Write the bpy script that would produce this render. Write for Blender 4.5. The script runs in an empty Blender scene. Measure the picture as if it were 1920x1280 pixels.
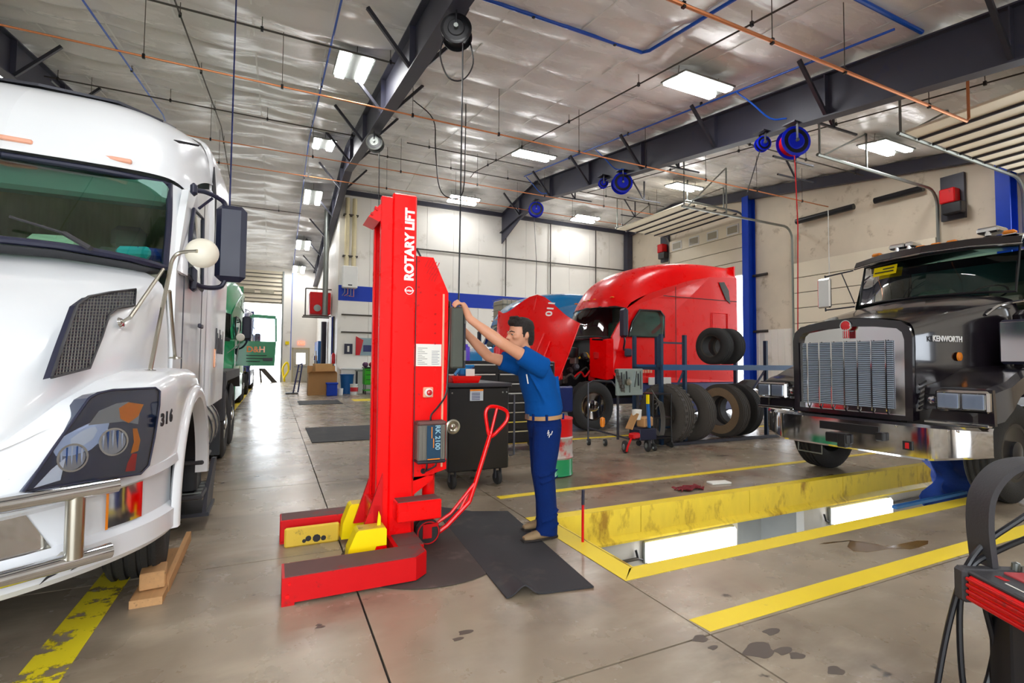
import bpy, bmesh, math, random
import numpy as np
from mathutils import Vector, Matrix, Euler, Quaternion
random.seed(7); rng = np.random.default_rng(7)
S = bpy.context.scene
COL = S.collection
# ------------------------------------------------------------------ camera, sky, exposure
FPX = 940.0; CAMH = 1.43
YAW = math.radians(25.3); PIT = math.atan(39 / FPX); ROLL = math.radians(0.45)
_f0 = Vector((math.sin(YAW), math.cos(YAW), 0)); _r0 = Vector((math.cos(YAW), -math.sin(YAW), 0)); _u0 = Vector((0, 0, 1))
_fw = _f0 * math.cos(PIT) + _u0 * math.sin(PIT); _u1 = _u0 * math.cos(PIT) - _f0 * math.sin(PIT)
_r = _r0 * math.cos(ROLL) + _u1 * math.sin(ROLL); _u = _u1 * math.cos(ROLL) - _r0 * math.sin(ROLL)
CAM = Vector((0, 0, CAMH))
cd = bpy.data.cameras.new('camera'); cam = bpy.data.objects.new('camera', cd); COL.objects.link(cam)
cd.sensor_width = 36; cd.lens = FPX / 1920 * 36; cd.clip_start = .05; cd.clip_end = 300
cam.matrix_world = Matrix(((_r.x, _u.x, -_fw.x, 0), (_r.y, _u.y, -_fw.y, 0), (_r.z, _u.z, -_fw.z, CAMH), (0, 0, 0, 1)))
S.camera = cam
w = bpy.data.worlds.new('overcast_sky'); S.world = w; w.use_nodes = True
w.node_tree.nodes['Background'].inputs[0].default_value = (.88, .94, 1, 1)
w.node_tree.nodes['Background'].inputs[1].default_value = 5.0
S.view_settings.view_transform = 'Standard'; S.view_settings.look = 'None'
S.view_settings.gamma = 1; S.view_settings.use_curve_mapping = False
S.view_settings.exposure = 0.62
LIGHT_STRENGTH = 30.0      # the shop's LED fixtures
# ------------------------------------------------------------------ pixels to places
def ray(px, py): return _fw + _r * ((px - 960) / FPX) + _u * ((640 - py) / FPX)
def onz(px, py, z=0.0): d = ray(px, py); return CAM + d * ((z - CAMH) / d.z)
def onx(px, py, x): d = ray(px, py); return CAM + d * (x / d.x)
def ony(px, py, y): d = ray(px, py); return CAM + d * (y / d.y)
def onp(px, py, p, n):
    d = ray(px, py); p = Vector(p); n = Vector(n); return CAM + d * ((p - CAM).dot(n) / d.dot(n))
# ------------------------------------------------------------------ things
def P(o, **k):
    for a, b in k.items(): o[a] = b
    return o
ORG = {}
def thing(name, label, cat, loc=(0, 0, 0), rz=0, group=None):
    o = bpy.data.objects.new(name, None); COL.objects.link(o); o.empty_display_size = .2
    o.location = loc; o.rotation_euler = (0, 0, rz); o['label'] = label; o['category'] = cat
    if group: o['group'] = group
    ORG[o.name] = Vector(loc); return o
def struct(name, label=None, loc=(0, 0, 0)):
    o = bpy.data.objects.new(name, None); COL.objects.link(o); o.location = loc; o['kind'] = 'structure'
    if label: o['label'] = label
    ORG[o.name] = Vector(loc); return o
def tag(o, label, cat, group=None):
    o['label'] = label; o['category'] = cat
    if group: o['group'] = group
    return o
def link(name, me, parent=None, loc=None, rot=None):
    o = bpy.data.objects.new(name, me); COL.objects.link(o)
    if parent: o.parent = parent
    if loc is not None: o.location = loc
    if rot is not None: o.rotation_euler = rot
    return o
def kids(o): return [c for c in bpy.data.objects if c.parent == o]
def dup(root, loc=None, rz=None, label=None, group=None, ch=None):
    r = root.copy(); COL.objects.link(r)
    if loc is not None: r.location = loc
    if rz is not None: r.rotation_euler = (0, 0, rz) if not isinstance(rz, tuple) else rz
    if label: r['label'] = label
    if group: r['group'] = group
    for c in list(root.children):
        k = c.copy(); COL.objects.link(k); k.parent = r
        for g in list(c.children):
            d = g.copy(); COL.objects.link(d); d.parent = k
    return r
def V(*a): return Vector(a[0] if len(a) == 1 else a)
def cr(pts, n=6, closed=False):
    """Catmull-Rom through points"""
    P_ = [np.array(p, float) for p in pts]; out = []
    m = len(P_); rngs = range(m if closed else m - 1)
    for i in rngs:
        p0 = P_[i - 1] if (closed or i > 0) else 2 * P_[0] - P_[1]
        p1 = P_[i]; p2 = P_[(i + 1) % m]
        p3 = P_[(i + 2) % m] if (closed or i + 2 < m) else 2 * P_[m - 1] - P_[m - 2]
        for k in range(n):
            t = k / n
            out.append(.5 * (2 * p1 + (p2 - p0) * t + (2 * p0 - 5 * p1 + 4 * p2 - p3) * t * t + (3 * p1 - p0 - 3 * p2 + p3) * t ** 3))
    if not closed: out.append(P_[-1])
    return [tuple(o) for o in out]
def crgrid(rows, nu=4, nv=4):
    a = [cr(r, nu) for r in rows]
    cols = [cr([row[j] for row in a], nv) for j in range(len(a[0]))]
    return [[cols[j][i] for j in range(len(cols))] for i in range(len(cols[0]))]
class MB:
    def __init__(s): s.v = []; s.f = []; s.m = []; s.mi = 0
    def add(s, vs, fs, mi=None):
        o = len(s.v); s.v += [tuple(map(float, p)) for p in vs]
        for f in fs: s.f.append(tuple(i + o for i in f)); s.m.append(s.mi if mi is None else mi)
        return s
    def box(s, c, d, b=0.0, R=None, mi=None):
        hx, hy, hz = d[0] / 2, d[1] / 2, d[2] / 2; b = min(b, hx * .98, hy * .98, hz * .98)
        c = Vector(c)
        if b <= 0:
            vs = [(x, y, z) for x in (-hx, hx) for y in (-hy, hy) for z in (-hz, hz)]
            fs = [(0, 1, 3, 2), (4, 6, 7, 5), (0, 4, 5, 1), (2, 3, 7, 6), (0, 2, 6, 4), (1, 5, 7, 3)]
        else:
            vs = []; 
            for x in (-1, 1):
                for y in (-1, 1):
                    for z in (-1, 1):
                        vs += [(x * hx, y * (hy - b), z * (hz - b)), (x * (hx - b), y * hy, z * (hz - b)), (x * (hx - b), y * (hy - b), z * hz)]
            I = lambda x, y, z, k: ((x * 2 + y) * 2 + z) * 3 + k
            fs = [(I(0, 0, 0, 0), I(0, 0, 1, 0), I(0, 1, 1, 0), I(0, 1, 0, 0)), (I(1, 0, 0, 0), I(1, 1, 0, 0), I(1, 1, 1, 0), I(1, 0, 1, 0)),
                  (I(0, 0, 0, 1), I(1, 0, 0, 1), I(1, 0, 1, 1), I(0, 0, 1, 1)), (I(0, 1, 0, 1), I(0, 1, 1, 1), I(1, 1, 1, 1), I(1, 1, 0, 1)),
                  (I(0, 0, 0, 2), I(0, 1, 0, 2), I(1, 1, 0, 2), I(1, 0, 0, 2)), (I(0, 0, 1, 2), I(1, 0, 1, 2), I(1, 1, 1, 2), I(0, 1, 1, 2))]
            for a in (0, 1):
                for c2 in (0, 1):
                    fs += [(I(0, a, c2, 1), I(1, a, c2, 1), I(1, a, c2, 2), I(0, a, c2, 2)), (I(a, 0, c2, 0), I(a, 1, c2, 0), I(a, 1, c2, 2), I(a, 0, c2, 2)), (I(a, c2, 0, 0), I(a, c2, 1, 0), I(a, c2, 1, 1), I(a, c2, 0, 1))]
            for x in (0, 1):
                for y in (0, 1):
                    for z in (0, 1): fs.append((I(x, y, z, 0), I(x, y, z, 1), I(x, y, z, 2)))
        if R is not None:
            if not isinstance(R, Matrix): R = Matrix.Rotation(R, 3, 'Z')
            vs = [R @ Vector(p) for p in vs]
        return s.add([c + Vector(p) for p in vs], fs, mi)
    def b2(s, p, q, b=0.0, mi=None):
        p = Vector(p); q = Vector(q); return s.box((p + q) / 2, [abs(a) for a in (q - p)], b, None, mi)
    def frame(s, p0, p1):
        d = (Vector(p1) - Vector(p0)).normalized(); a = Vector((0, 0, 1)) if abs(d.z) < .95 else Vector((1, 0, 0))
        u = d.cross(a).normalized(); return d, u, u.cross(d).normalized()
    def cyl(s, p0, p1, r, r1=None, n=12, caps=True, mi=None):
        r1 = r if r1 is None else r1; p0 = Vector(p0); p1 = Vector(p1); d, u, v = s.frame(p0, p1)
        vs = []
        for p, rr in ((p0, r), (p1, r1)): vs += [p + (u * math.cos(2 * math.pi * i / n) + v * math.sin(2 * math.pi * i / n)) * rr for i in range(n)]
        fs = [(i, n + i, n + (i + 1) % n, (i + 1) % n) for i in range(n)]
        if caps: fs += [tuple(range(n)), tuple(range(2 * n - 1, n - 1, -1))]
        return s.add(vs, fs, mi)
    def bar(s, p0, p1, w, h, mi=None):
        p0 = Vector(p0); p1 = Vector(p1); d, u, v = s.frame(p0, p1); vs = []
        for p in (p0, p1): vs += [p + u * a * w / 2 + v * b * h / 2 for a, b in ((-1, -1), (1, -1), (1, 1), (-1, 1))]
        return s.add(vs, [(0, 4, 5, 1), (1, 5, 6, 2), (2, 6, 7, 3), (3, 7, 4, 0), (0, 1, 2, 3), (7, 6, 5, 4)], mi)
    def tube(s, path, r, n=8, closed=False, caps=True, mi=None, scale=None):
        pts = [Vector(p) for p in path]; m = len(pts); vs = []; u = None
        rr = r if hasattr(r, '__len__') else [r] * m
        for i, p in enumerate(pts):
            a = pts[(i - 1) % m] if (closed or i > 0) else p; b = pts[(i + 1) % m] if (closed or i < m - 1) else p
            d = (b - a).normalized()
            if u is None:
                q = Vector((0, 0, 1)) if abs(d.z) < .9 else Vector((1, 0, 0)); u = d.cross(q).normalized()
            else: u = (u - d * u.dot(d)).normalized()
            v = d.cross(u)
            for k in range(n):
                t = 2 * math.pi * k / n; vs.append(p + (u * math.cos(t) + v * math.sin(t)) * rr[i])
        fs = []
        for i in range(m if closed else m - 1):
            for k in range(n):
                a = i * n + k; b = i * n + (k + 1) % n; c = ((i + 1) % m) * n + (k + 1) % n; d = ((i + 1) % m) * n + k; fs.append((a, b, c, d))
        if caps and not closed: fs += [tuple(range(n - 1, -1, -1)), tuple(range((m - 1) * n, m * n))]
        return s.add(vs, fs, mi)
    def lathe(s, prof, o, ax=(0, 0, 1), n=24, mi=None, close=False, caps=True):
        o = Vector(o); d = Vector(ax).normalized(); a = Vector((0, 0, 1)) if abs(d.z) < .9 else Vector((1, 0, 0)); u = d.cross(a).normalized(); v = d.cross(u)
        vs = []; m = len(prof)
        for r, h in prof: vs += [o + d * h + (u * math.cos(2 * math.pi * i / n) + v * math.sin(2 * math.pi * i / n)) * r for i in range(n)]
        fs = []
        for j in range(m if close else m - 1):
            j2 = (j + 1) % m
            for i in range(n): fs.append((j * n + i, j * n + (i + 1) % n, j2 * n + (i + 1) % n, j2 * n + i))
        if not close and caps:
            if prof[0][0] > 1e-4: fs.append(tuple(range(n - 1, -1, -1)))
            if prof[-1][0] > 1e-4: fs.append(tuple(range((m - 1) * n, m * n)))
        return s.add(vs, fs, mi)
    def prism(s, poly, vec, mi=None):
        n = len(poly); vec = Vector(vec); a = [Vector(p) for p in poly]; nrm = Vector((0, 0, 0))
        for i in range(n): nrm += a[i].cross(a[(i + 1) % n])
        if nrm.dot(vec) > 0: a.reverse()
        vs = a + [p + vec for p in a]
        return s.add(vs, [tuple(range(n)), tuple(range(2 * n - 1, n - 1, -1))] + [(i, n + i, n + (i + 1) % n, (i + 1) % n)[::-1] for i in range(n)], mi)
    def grid(s, rows, mi=None, thick=0.0, flip=False):
        m = len(rows); n = len(rows[0]); A = np.array(rows, float)
        fs = [(i * n + j, i * n + j + 1, (i + 1) * n + j + 1, (i + 1) * n + j) for i in range(m - 1) for j in range(n - 1)]
        if flip: fs = [f[::-1] for f in fs]
        vs = A.reshape(-1, 3)
        if thick:
            gu = np.gradient(A, axis=0); gv = np.gradient(A, axis=1); N = np.cross(gv, gu); N /= np.linalg.norm(N, axis=2, keepdims=True) + 1e-9
            B = (A + N * thick * (1 if flip else -1) * -1).reshape(-1, 3); k = m * n
            fs2 = [tuple(i + k for i in f[::-1]) for f in fs]
            rim = [i for i in range(n)] + [i * n + n - 1 for i in range(1, m)] + [(m - 1) * n + j for j in range(n - 2, -1, -1)] + [i * n for i in range(m - 2, 0, -1)]
            fr = [(rim[(i + 1) % len(rim)], rim[i], rim[i] + k, rim[(i + 1) % len(rim)] + k) for i in range(len(rim))]
            if flip: fr = [f[::-1] for f in fr]
            return s.add(np.vstack([vs, B]), fs + fs2 + fr, mi)
        return s.add(vs, fs, mi)
    def mirror(s, xc, axis=0):
        n = len(s.v); vs = []
        for p in s.v:
            q = list(p); q[axis] = 2 * xc - q[axis]; vs.append(q)
        fs = [tuple(reversed(f)) for f in s.f]; ms = list(s.m); o = n
        s.v += [tuple(p) for p in vs]; s.f += [tuple(i + o for i in f) for f in fs]; s.m += ms; return s
    def mesh(s, name, mats, smooth=35, wo=None):
        me = bpy.data.meshes.new(name); vs = s.v
        if wo is not None: vs = [(p[0] - wo[0], p[1] - wo[1], p[2] - wo[2]) for p in vs]
        me.from_pydata(vs, [], s.f)
        for m_ in (mats if isinstance(mats, (list, tuple)) else [mats]): me.materials.append(m_)
        if any(s.m): me.polygons.foreach_set('material_index', s.m)
        bm = bmesh.new(); bm.from_mesh(me); bmesh.ops.recalc_face_normals(bm, faces=bm.faces); bm.to_mesh(me); bm.free()
        if smooth:
            me.polygons.foreach_set('use_smooth', [True] * len(me.polygons)); me.set_sharp_from_angle(angle=math.radians(smooth))
        me.update(); return me
    def build(s, name, mats, parent=None, smooth=35, world=True):
        """world=True: vertices are world coordinates and get moved into the (unrotated) parent's frame"""
        wo = None
        if parent is not None and world:
            r = parent
            while r.parent: r = r.parent
            wo = ORG.get(r.name)
        me = s.mesh(name, mats, smooth, wo); return link(name, me, parent)
def text(body, name, mat_, size, loc, right, up, parent, ext=.002, align='CENTER', bold=0.0, sx=1.0):
    c = bpy.data.curves.new('lettering', 'FONT'); c.body = body; c.size = size; c.extrude = ext; c.align_x = align; c.align_y = 'CENTER'; c.offset = bold; c.resolution_u = 3
    o = bpy.data.objects.new('lettering_source', c); COL.objects.link(o)
    me = bpy.data.meshes.new_from_object(o.evaluated_get(bpy.context.evaluated_depsgraph_get())); bpy.data.objects.remove(o); bpy.data.curves.remove(c)
    r = Vector(right).normalized(); u = Vector(up).normalized(); n = r.cross(u)
    wo = Vector((0, 0, 0)); q = parent
    if q:
        while q.parent: q = q.parent
        wo = ORG.get(q.name, wo)
    l = Vector(loc) - wo
    me.transform(Matrix(((r.x * sx, u.x, n.x, l.x), (r.y * sx, u.y, n.y, l.y), (r.z * sx, u.z, n.z, l.z), (0, 0, 0, 1))))
    me.materials.clear(); me.materials.append(mat_); me.name = name
    return link(name, me, parent)
# ------------------------------------------------------------------ materials
def lin(h):
    if isinstance(h, str):
        h = h.lstrip('#'); c = [int(h[i:i + 2], 16) / 255 for i in (0, 2, 4)]
        return tuple(x / 12.92 if x <= .04045 else ((x + .055) / 1.055) ** 2.4 for x in c)
    return h
def mat(name, col, rough=.5, metal=0.0, coat=0.0, var=.12, scale=6.0, bump=0.0, bscale=60.0, spec=.5, dirt=None, dscale=3.0, dthr=.55, trans=0.0, stretch=(1, 1, 1), rvar=.1, ior=1.5):
    m = bpy.data.materials.new(name); m.use_nodes = True; nt = m.node_tree; N = nt.nodes; L = nt.links; b = N['Principled BSDF']
    c = lin(col); tc = N.new('ShaderNodeTexCoord'); mp = N.new('ShaderNodeMapping'); mp.inputs['Scale'].default_value = stretch
    L.new(tc.outputs['Object'], mp.inputs[0])
    no = N.new('ShaderNodeTexNoise'); no.inputs['Scale'].default_value = scale; no.inputs['Detail'].default_value = 5; L.new(mp.outputs[0], no.inputs['Vector'])
    mx = N.new('ShaderNodeMix'); mx.data_type = 'RGBA'; L.new(no.outputs['Fac'], mx.inputs['Factor'])
    mx.inputs['A'].default_value = tuple(x * (1 - var) for x in c) + (1,); mx.inputs['B'].default_value = tuple(min(1, x * (1 + var)) for x in c) + (1,)
    out = mx.outputs['Result']
    if dirt:
        n2 = N.new('ShaderNodeTexNoise'); n2.inputs['Scale'].default_value = dscale; n2.inputs['Detail'].default_value = 8; n2.inputs['Roughness'].default_value = .65; L.new(mp.outputs[0], n2.inputs['Vector'])
        mr = N.new('ShaderNodeMapRange'); mr.inputs['From Min'].default_value = dthr; mr.inputs['From Max'].default_value = dthr + .14; L.new(n2.outputs['Fac'], mr.inputs['Value'])
        m2 = N.new('ShaderNodeMix'); m2.data_type = 'RGBA'; L.new(mr.outputs[0], m2.inputs['Factor']); L.new(out, m2.inputs['A']); m2.inputs['B'].default_value = tuple(lin(dirt)) + (1,); out = m2.outputs['Result']
    L.new(out, b.inputs['Base Color'])
    rr = N.new('ShaderNodeMapRange'); rr.inputs['To Min'].default_value = max(0, rough - rvar * rough); rr.inputs['To Max'].default_value = min(1, rough + rvar * rough); L.new(no.outputs['Fac'], rr.inputs['Value']); L.new(rr.outputs[0], b.inputs['Roughness'])
    b.inputs['Metallic'].default_value = metal; b.inputs['Coat Weight'].default_value = coat; b.inputs['Coat Roughness'].default_value = .06
    b.inputs['Specular IOR Level'].default_value = spec; b.inputs['Transmission Weight'].default_value = trans; b.inputs['IOR'].default_value = ior
    if bump:
        n3 = N.new('ShaderNodeTexNoise'); n3.inputs['Scale'].default_value = bscale; n3.inputs['Detail'].default_value = 4; L.new(mp.outputs[0], n3.inputs['Vector'])
        bp = N.new('ShaderNodeBump'); bp.inputs['Strength'].default_value = bump; bp.inputs['Distance'].default_value = .02; L.new(n3.outputs['Fac'], bp.inputs['Height']); L.new(bp.outputs[0], b.inputs['Normal'])
    return m
def emat(name, col, st):
    m = bpy.data.materials.new(name); m.use_nodes = True; b = m.node_tree.nodes['Principled BSDF']; c = lin(col)
    b.inputs['Base Color'].default_value = c + (1,); b.inputs['Emission Color'].default_value = c + (1,); b.inputs['Emission Strength'].default_value = st; return m
def glass(name, col, rough=.02, alpha=.35):
    """tinted pane: coloured transparency under a clear reflecting skin"""
    m = bpy.data.materials.new(name); m.use_nodes = True; nt = m.node_tree; N = nt.nodes; L = nt.links
    N.remove(N['Principled BSDF']); out = N['Material Output']
    t = N.new('ShaderNodeBsdfTransparent'); t.inputs[0].default_value = tuple(lin(col)) + (1,)
    g = N.new('ShaderNodeBsdfGlossy'); g.inputs['Roughness'].default_value = rough; g.inputs[0].default_value = (1, 1, 1, 1)
    fr = N.new('ShaderNodeFresnel'); fr.inputs[0].default_value = 1.5
    mx = N.new('ShaderNodeMixShader'); L.new(fr.outputs[0], mx.inputs[0]); L.new(t.outputs[0], mx.inputs[1]); L.new(g.outputs[0], mx.inputs[2]); L.new(mx.outputs[0], out.inputs[0]); return m
M = {}
M['red'] = mat('red_enamel', '#f50004', .28, coat=.12, var=.04, spec=.35, dirt='#b80206', dscale=2.2, dthr=.68)
M['red_worn'] = mat('worn_red_enamel', '#d0060e', .45, spec=.3, var=.1, dirt='#5b2d2a', dscale=7, dthr=.58)
M['dusty'] = mat('dusty_red_top', '#6a4a46', .75, var=.25, scale=9, dirt='#8f2324', dscale=5, dthr=.55)
M['yellow'] = mat('yellow_enamel', '#ffe000', .45, spec=.3, var=.05, dirt='#8d7526', dscale=8, dthr=.64)
M['yellow_worn'] = mat('scuffed_yellow_steel', '#dcb93a', .5, var=.1, dirt='#5b4a28', dscale=6, dthr=.60)
M['yellow_pit'] = mat('oily_yellow_paint', '#f3d540', .4, var=.12, dirt='#a8801e', dscale=2.5, dthr=.53, stretch=(1.6, 1, .7))
M['white'] = mat('white_truck_paint', '#eef1f4', .22, coat=.5, var=.015)
M['white_plain'] = mat('white_plastic', '#e8e8e4', .5, var=.04)
M['grey_white'] = mat('white_bumper_paint', '#dfe2e6', .32, coat=.2, var=.03)
M['black'] = mat('black_steel', '#15151a', .35, var=.2)
M['black_gloss'] = mat('black_truck_paint', '#17121a', .2, coat=.7, var=.1)
M['rubber'] = mat('tyre_rubber', '#2a2928', .78, var=.25, scale=9, bump=.25, bscale=70)
M['rubber_dusty'] = mat('dusty_tyre_rubber', '#4a443e', .85, var=.25, scale=7, bump=.25, bscale=60)
M['rubber_tan'] = mat('muddy_tyre_rubber', '#8a7358', .9, var=.2, scale=6, bump=.2)
M['mat'] = mat('black_floor_mat', '#2f2e31', .72, var=.2, scale=4, dirt='#4a4540', dscale=2.5, dthr=.55, bump=.12, bscale=180)
M['mat_round'] = mat('brown_black_mat', '#3f3531', .7, var=.2, scale=5, dirt='#5b4c46', dscale=3, dthr=.55)
M['chrome'] = mat('chrome', '#d9dadd', .08, metal=1, var=.02)
M['chrome_r'] = mat('brushed_steel', '#b9b4a6', .3, metal=1, var=.06)
M['steel'] = mat('galvanised_steel', '#8f938f', .42, metal=.8, var=.1)
M['dark_steel'] = mat('dark_grey_steel', '#3a3a42', .45, metal=.3, var=.15)
M['beam'] = mat('dark_painted_beam', '#3a3a48', .5, var=.12, scale=2, dirt='#2c3050', dscale=3, dthr=.58)
M['blue'] = mat('blue_steel', '#0a3cb4', .45, spec=.3, var=.1)
M['blue_pipe'] = mat('blue_air_pipe', '#0f55c4', .35, var=.08)
M['blue_reel'] = mat('blue_reel', '#0a22d0', .4, spec=.3, var=.08)
M['blue_rack'] = mat('blue_rack_steel', '#1c3550', .5, var=.15)
M['copper'] = mat('copper_pipe', '#d98a5c', .35, metal=.6, var=.1)
M['rust_pipe'] = mat('dark_conduit', '#4a453f', .55, metal=.3, var=.15)
M['plastic_dk'] = mat('black_plastic', '#22243a', .42, var=.1)
M['plastic_bk'] = mat('grey_black_plastic', '#3b3a3d', .55, var=.12, bump=.1, bscale=120)
M['amber'] = mat('amber_lens', '#f08a1e', .2, coat=.5, var=.05)
M['amber2'] = mat('peach_marker_lens', '#efa98a', .3, coat=.4, var=.05)
M['redlens'] = mat('red_lens', '#c81420', .2, coat=.5, var=.05)
M['glass_green'] = glass('green_tinted_glass', '#d4f4e8')
M['glass_dark'] = glass('dark_tinted_glass', '#9cd2cc')
M['lens'] = glass('clear_lens', '#eef4ff')
M['interior'] = mat('dark_cab_trim', '#8c8c7c', .8, var=.2)
M['curtain'] = mat('olive_curtain', '#b4b48c', .9, var=.2, stretch=(8, 1, 1))
M['teal'] = mat('teal_truck_paint', '#0a74b0', .25, coat=.4, var=.05)
M['green'] = mat('green_truck_paint', '#00925a', .3, coat=.4, var=.05)
M['green2'] = mat('lime_green_steel', '#30b010', .45, var=.06)
M['navy'] = mat('navy_truck_paint', '#24306a', .35, coat=.3, var=.1)
M['paper'] = mat('paper', '#eceae2', .8, var=.03)
M['ink'] = mat('dark_print', '#26262a', .7, var=.05)
M['white_print'] = mat('white_print', '#fbfbfb', .5, var=.01)
M['card'] = mat('cardboard', '#b98a58', .85, var=.08)
M['wood'] = mat('timber', '#b98c5c', .75, var=.2, scale=3, stretch=(14, 1, 14), dirt='#5b4430', dscale=4, dthr=.6)
M['denim'] = mat('navy_denim', '#08245e', .9, spec=.15, var=.16, scale=9, bump=.25, bscale=120, dirt='#0c1c40', dscale=4, dthr=.58)
M['shirt'] = mat('blue_work_shirt', '#034a92', .85, spec=.15, var=.08, scale=7, bump=.3, bscale=18)
M['skin'] = mat('skin', '#cf9474', .5, var=.07, scale=14, dirt='#8a5e48', dscale=26, dthr=.70)
M['hair'] = mat('dark_brown_hair', '#140c08', .6, var=.3, scale=40, bump=.8, bscale=90)
M['boot'] = mat('tan_leather', '#8f7656', .7, var=.2, scale=9, dirt='#4f4030', dscale=6, dthr=.58)
M['sole'] = mat('dark_boot_sole', '#2c2420', .8, var=.1)
M['belt'] = mat('tan_belt', '#b0875c', .6, var=.1)
M['bluebin'] = mat('blue_plastic', '#0f5fa8', .45, var=.08)
# ------------------------------------------------------------------ the hall
X0, X1, Y0, Y1, YR = -10.0, 19.0, -3.5, 37.0, 20.0
def roof(y): return 9.9 - .15 * (YR - y) if y < YR else 9.9 - .13 * (y - YR)
def concrete():
    m = bpy.data.materials.new('polished_concrete'); m.use_nodes = True; nt = m.node_tree; N = nt.nodes; L = nt.links; b = N['Principled BSDF']
    g = N.new('ShaderNodeNewGeometry')
    def noise(sc, det, ro=.55, st=(1, 1, 1)):
        mp = N.new('ShaderNodeMapping'); mp.inputs['Scale'].default_value = st; L.new(g.outputs['Position'], mp.inputs[0])
        n = N.new('ShaderNodeTexNoise'); n.inputs['Scale'].default_value = sc; n.inputs['Detail'].default_value = det; n.inputs['Roughness'].default_value = ro; L.new(mp.outputs[0], n.inputs['Vector']); return n.outputs['Fac']
    def ramp(f, a, c):
        r = N.new('ShaderNodeMapRange'); r.inputs['From Min'].default_value = a; r.inputs['From Max'].default_value = c; r.interpolation_type = 'SMOOTHERSTEP'; L.new(f, r.inputs['Value']); return r.outputs[0]
    def mix(f, a, c):
        x = N.new('ShaderNodeMix'); x.data_type = 'RGBA'; L.new(f, x.inputs['Factor'])
        for s_, v in (('A', a), ('B', c)):
            if isinstance(v, str): x.inputs[s_].default_value = tuple(lin(v)) + (1,)
            else: L.new(v, x.inputs[s_])
        return x.outputs['Result']
    c = mix(ramp(noise(.3, 5, .55), .25, .75), '#7c6e5e', '#b0a18a')
    c = mix(ramp(noise(.9, 6, .62), .42, .85), c, '#54473c')
    c = mix(ramp(noise(.6, 6, .6, (1, 2.4, 1)), .40, .80), c, '#bcae98')
    c = mix(ramp(noise(4.5, 4, .5), .69, .76), c, '#3a332f')
    c = mix(ramp(noise(.5, 5, .6, (2.5, 1, 1)), .52, .85), c, '#84573f')
    L.new(c, b.inputs['Base Color'])
    r = N.new('ShaderNodeMapRange'); r.inputs['To Min'].default_value = .13; r.inputs['To Max'].default_value = .42; L.new(noise(1.3, 6, .6), r.inputs['Value']); L.new(r.outputs[0], b.inputs['Roughness'])
    bp = N.new('ShaderNodeBump'); bp.inputs['Strength'].default_value = .06; bp.inputs['Distance'].default_value = .01; L.new(noise(18, 4), bp.inputs['Height']); L.new(bp.outputs[0], b.inputs['Normal'])
    return m
M['floor'] = concrete()
M['joint'] = mat('dark_joint', '#2c2622', .9)
PX0, PX1, PY0, PY1 = 2.3, 13.0, 2.86, 4.05          # inspection pit
fl = struct('floor', 'polished grey-brown concrete floor with joints and stains')
def slab(x0, x1, y0, y1, g=.006):
    m = MB(); m.b2((x0 + g, y0 + g, -.12), (x1 - g, y1 - g, 0)); m.build('slab', M['floor'], fl, smooth=0)
ys = [Y0, -.6, 2.0, 4.05, 6.35, 10.1, 14.2, 18.5, 24, 30, Y1]
for i in range(len(ys) - 1):
    for x0, x1 in ((X0, -5.2), (-5.2, .5), (.5, 2.12)): slab(x0, x1, ys[i], ys[i + 1])
for y0, y1 in ((Y0, -.6), (-.6, 2.0)):
    for x0, x1 in ((2.12, 7.5), (7.5, 13.0), (13.0, X1)): slab(x0, x1, y0, y1)
slab(2.12, PX1, 2.0, PY0, .003); slab(2.12, PX0, PY0, PY1, .002); slab(PX1, X1, 2.0, PY1)
for i in range(3, len(ys) - 1):
    for x0, x1 in ((2.12, 7.5), (7.5, 13.0), (13.0, X1)): slab(x0, x1, ys[i], ys[i + 1])
m = MB()                                             # bedding below the joints
for p, q in (((X0, Y0), (X1, PY0)), ((X0, PY1), (X1, Y1)), ((X0, PY0), (PX0, PY1)), ((PX1, PY0), (X1, PY1))): m.b2((p[0], p[1], -.2), (q[0], q[1], -.015))
m.build('joint_filler', M['joint'], fl, smooth=0)
# outside apron
m = MB(); m.b2((X1, -30, -.14), (60, 70, -.02)); m.b2((-40, Y1, -.14), (X1, 70, -.02)); m.b2((-40, -30, -.14), (X1, Y0, -.02))
P(m.build('ground_outside', mat('pale_yard_concrete', '#c9c6bf', .8), smooth=0), kind='structure', label='pale concrete yard outside the doors')
# --- ceiling: draped vinyl insulation
def ceil_mat():
    m = mat('white_vinyl_insulation', '#ecebe9', .27, var=.06, scale=1.2, bump=.55, bscale=2.6, stretch=(1, 2.4, 1)); return m
M['ceil'] = ceil_mat()
xs = np.arange(X0, X1 + .01, .2); yy = np.concatenate([np.arange(Y0, YR, .125), np.arange(YR, Y1 + .01, .125)])
GX, GY = np.meshgrid(xs, yy)
RZ = np.where(GY < YR, 9.9 - .15 * (YR - GY), 9.9 - .13 * (GY - YR))
pur = np.abs(np.sin(np.pi * GY / 1.5)) ** .6; strp = np.abs(np.sin(np.pi * (GX - .9) / 1.5)) ** .8
sag = .12 * pur * (.55 + .45 * strp)
nz = np.zeros_like(GX)
for k in range(26):
    fx = rng.uniform(.2, 1.6); fy = rng.uniform(1.5, 9); ph = rng.uniform(0, 6.28)
    nz += np.sin(fx * GX + fy * GY + ph + 1.4 * np.sin(rng.uniform(.4, 1.2) * GX + rng.uniform(0, 6))) * .35 / (fy ** .55)
left = 1 / (1 + np.exp((GX - 2.4) * 3))
nz = nz / nz.std() * (.014 + .042 * left)
ZC = RZ + .02 - sag + nz * pur
m = MB(); m.grid(np.dstack([GX, GY, ZC]))
o = m.build('ceiling', M['ceil'], None, smooth=180); P(o, kind='structure', label='white quilted vinyl insulation under the pitched roof')
ce = o; ORG['ceiling'] = Vector((0, 0, 0))
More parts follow.
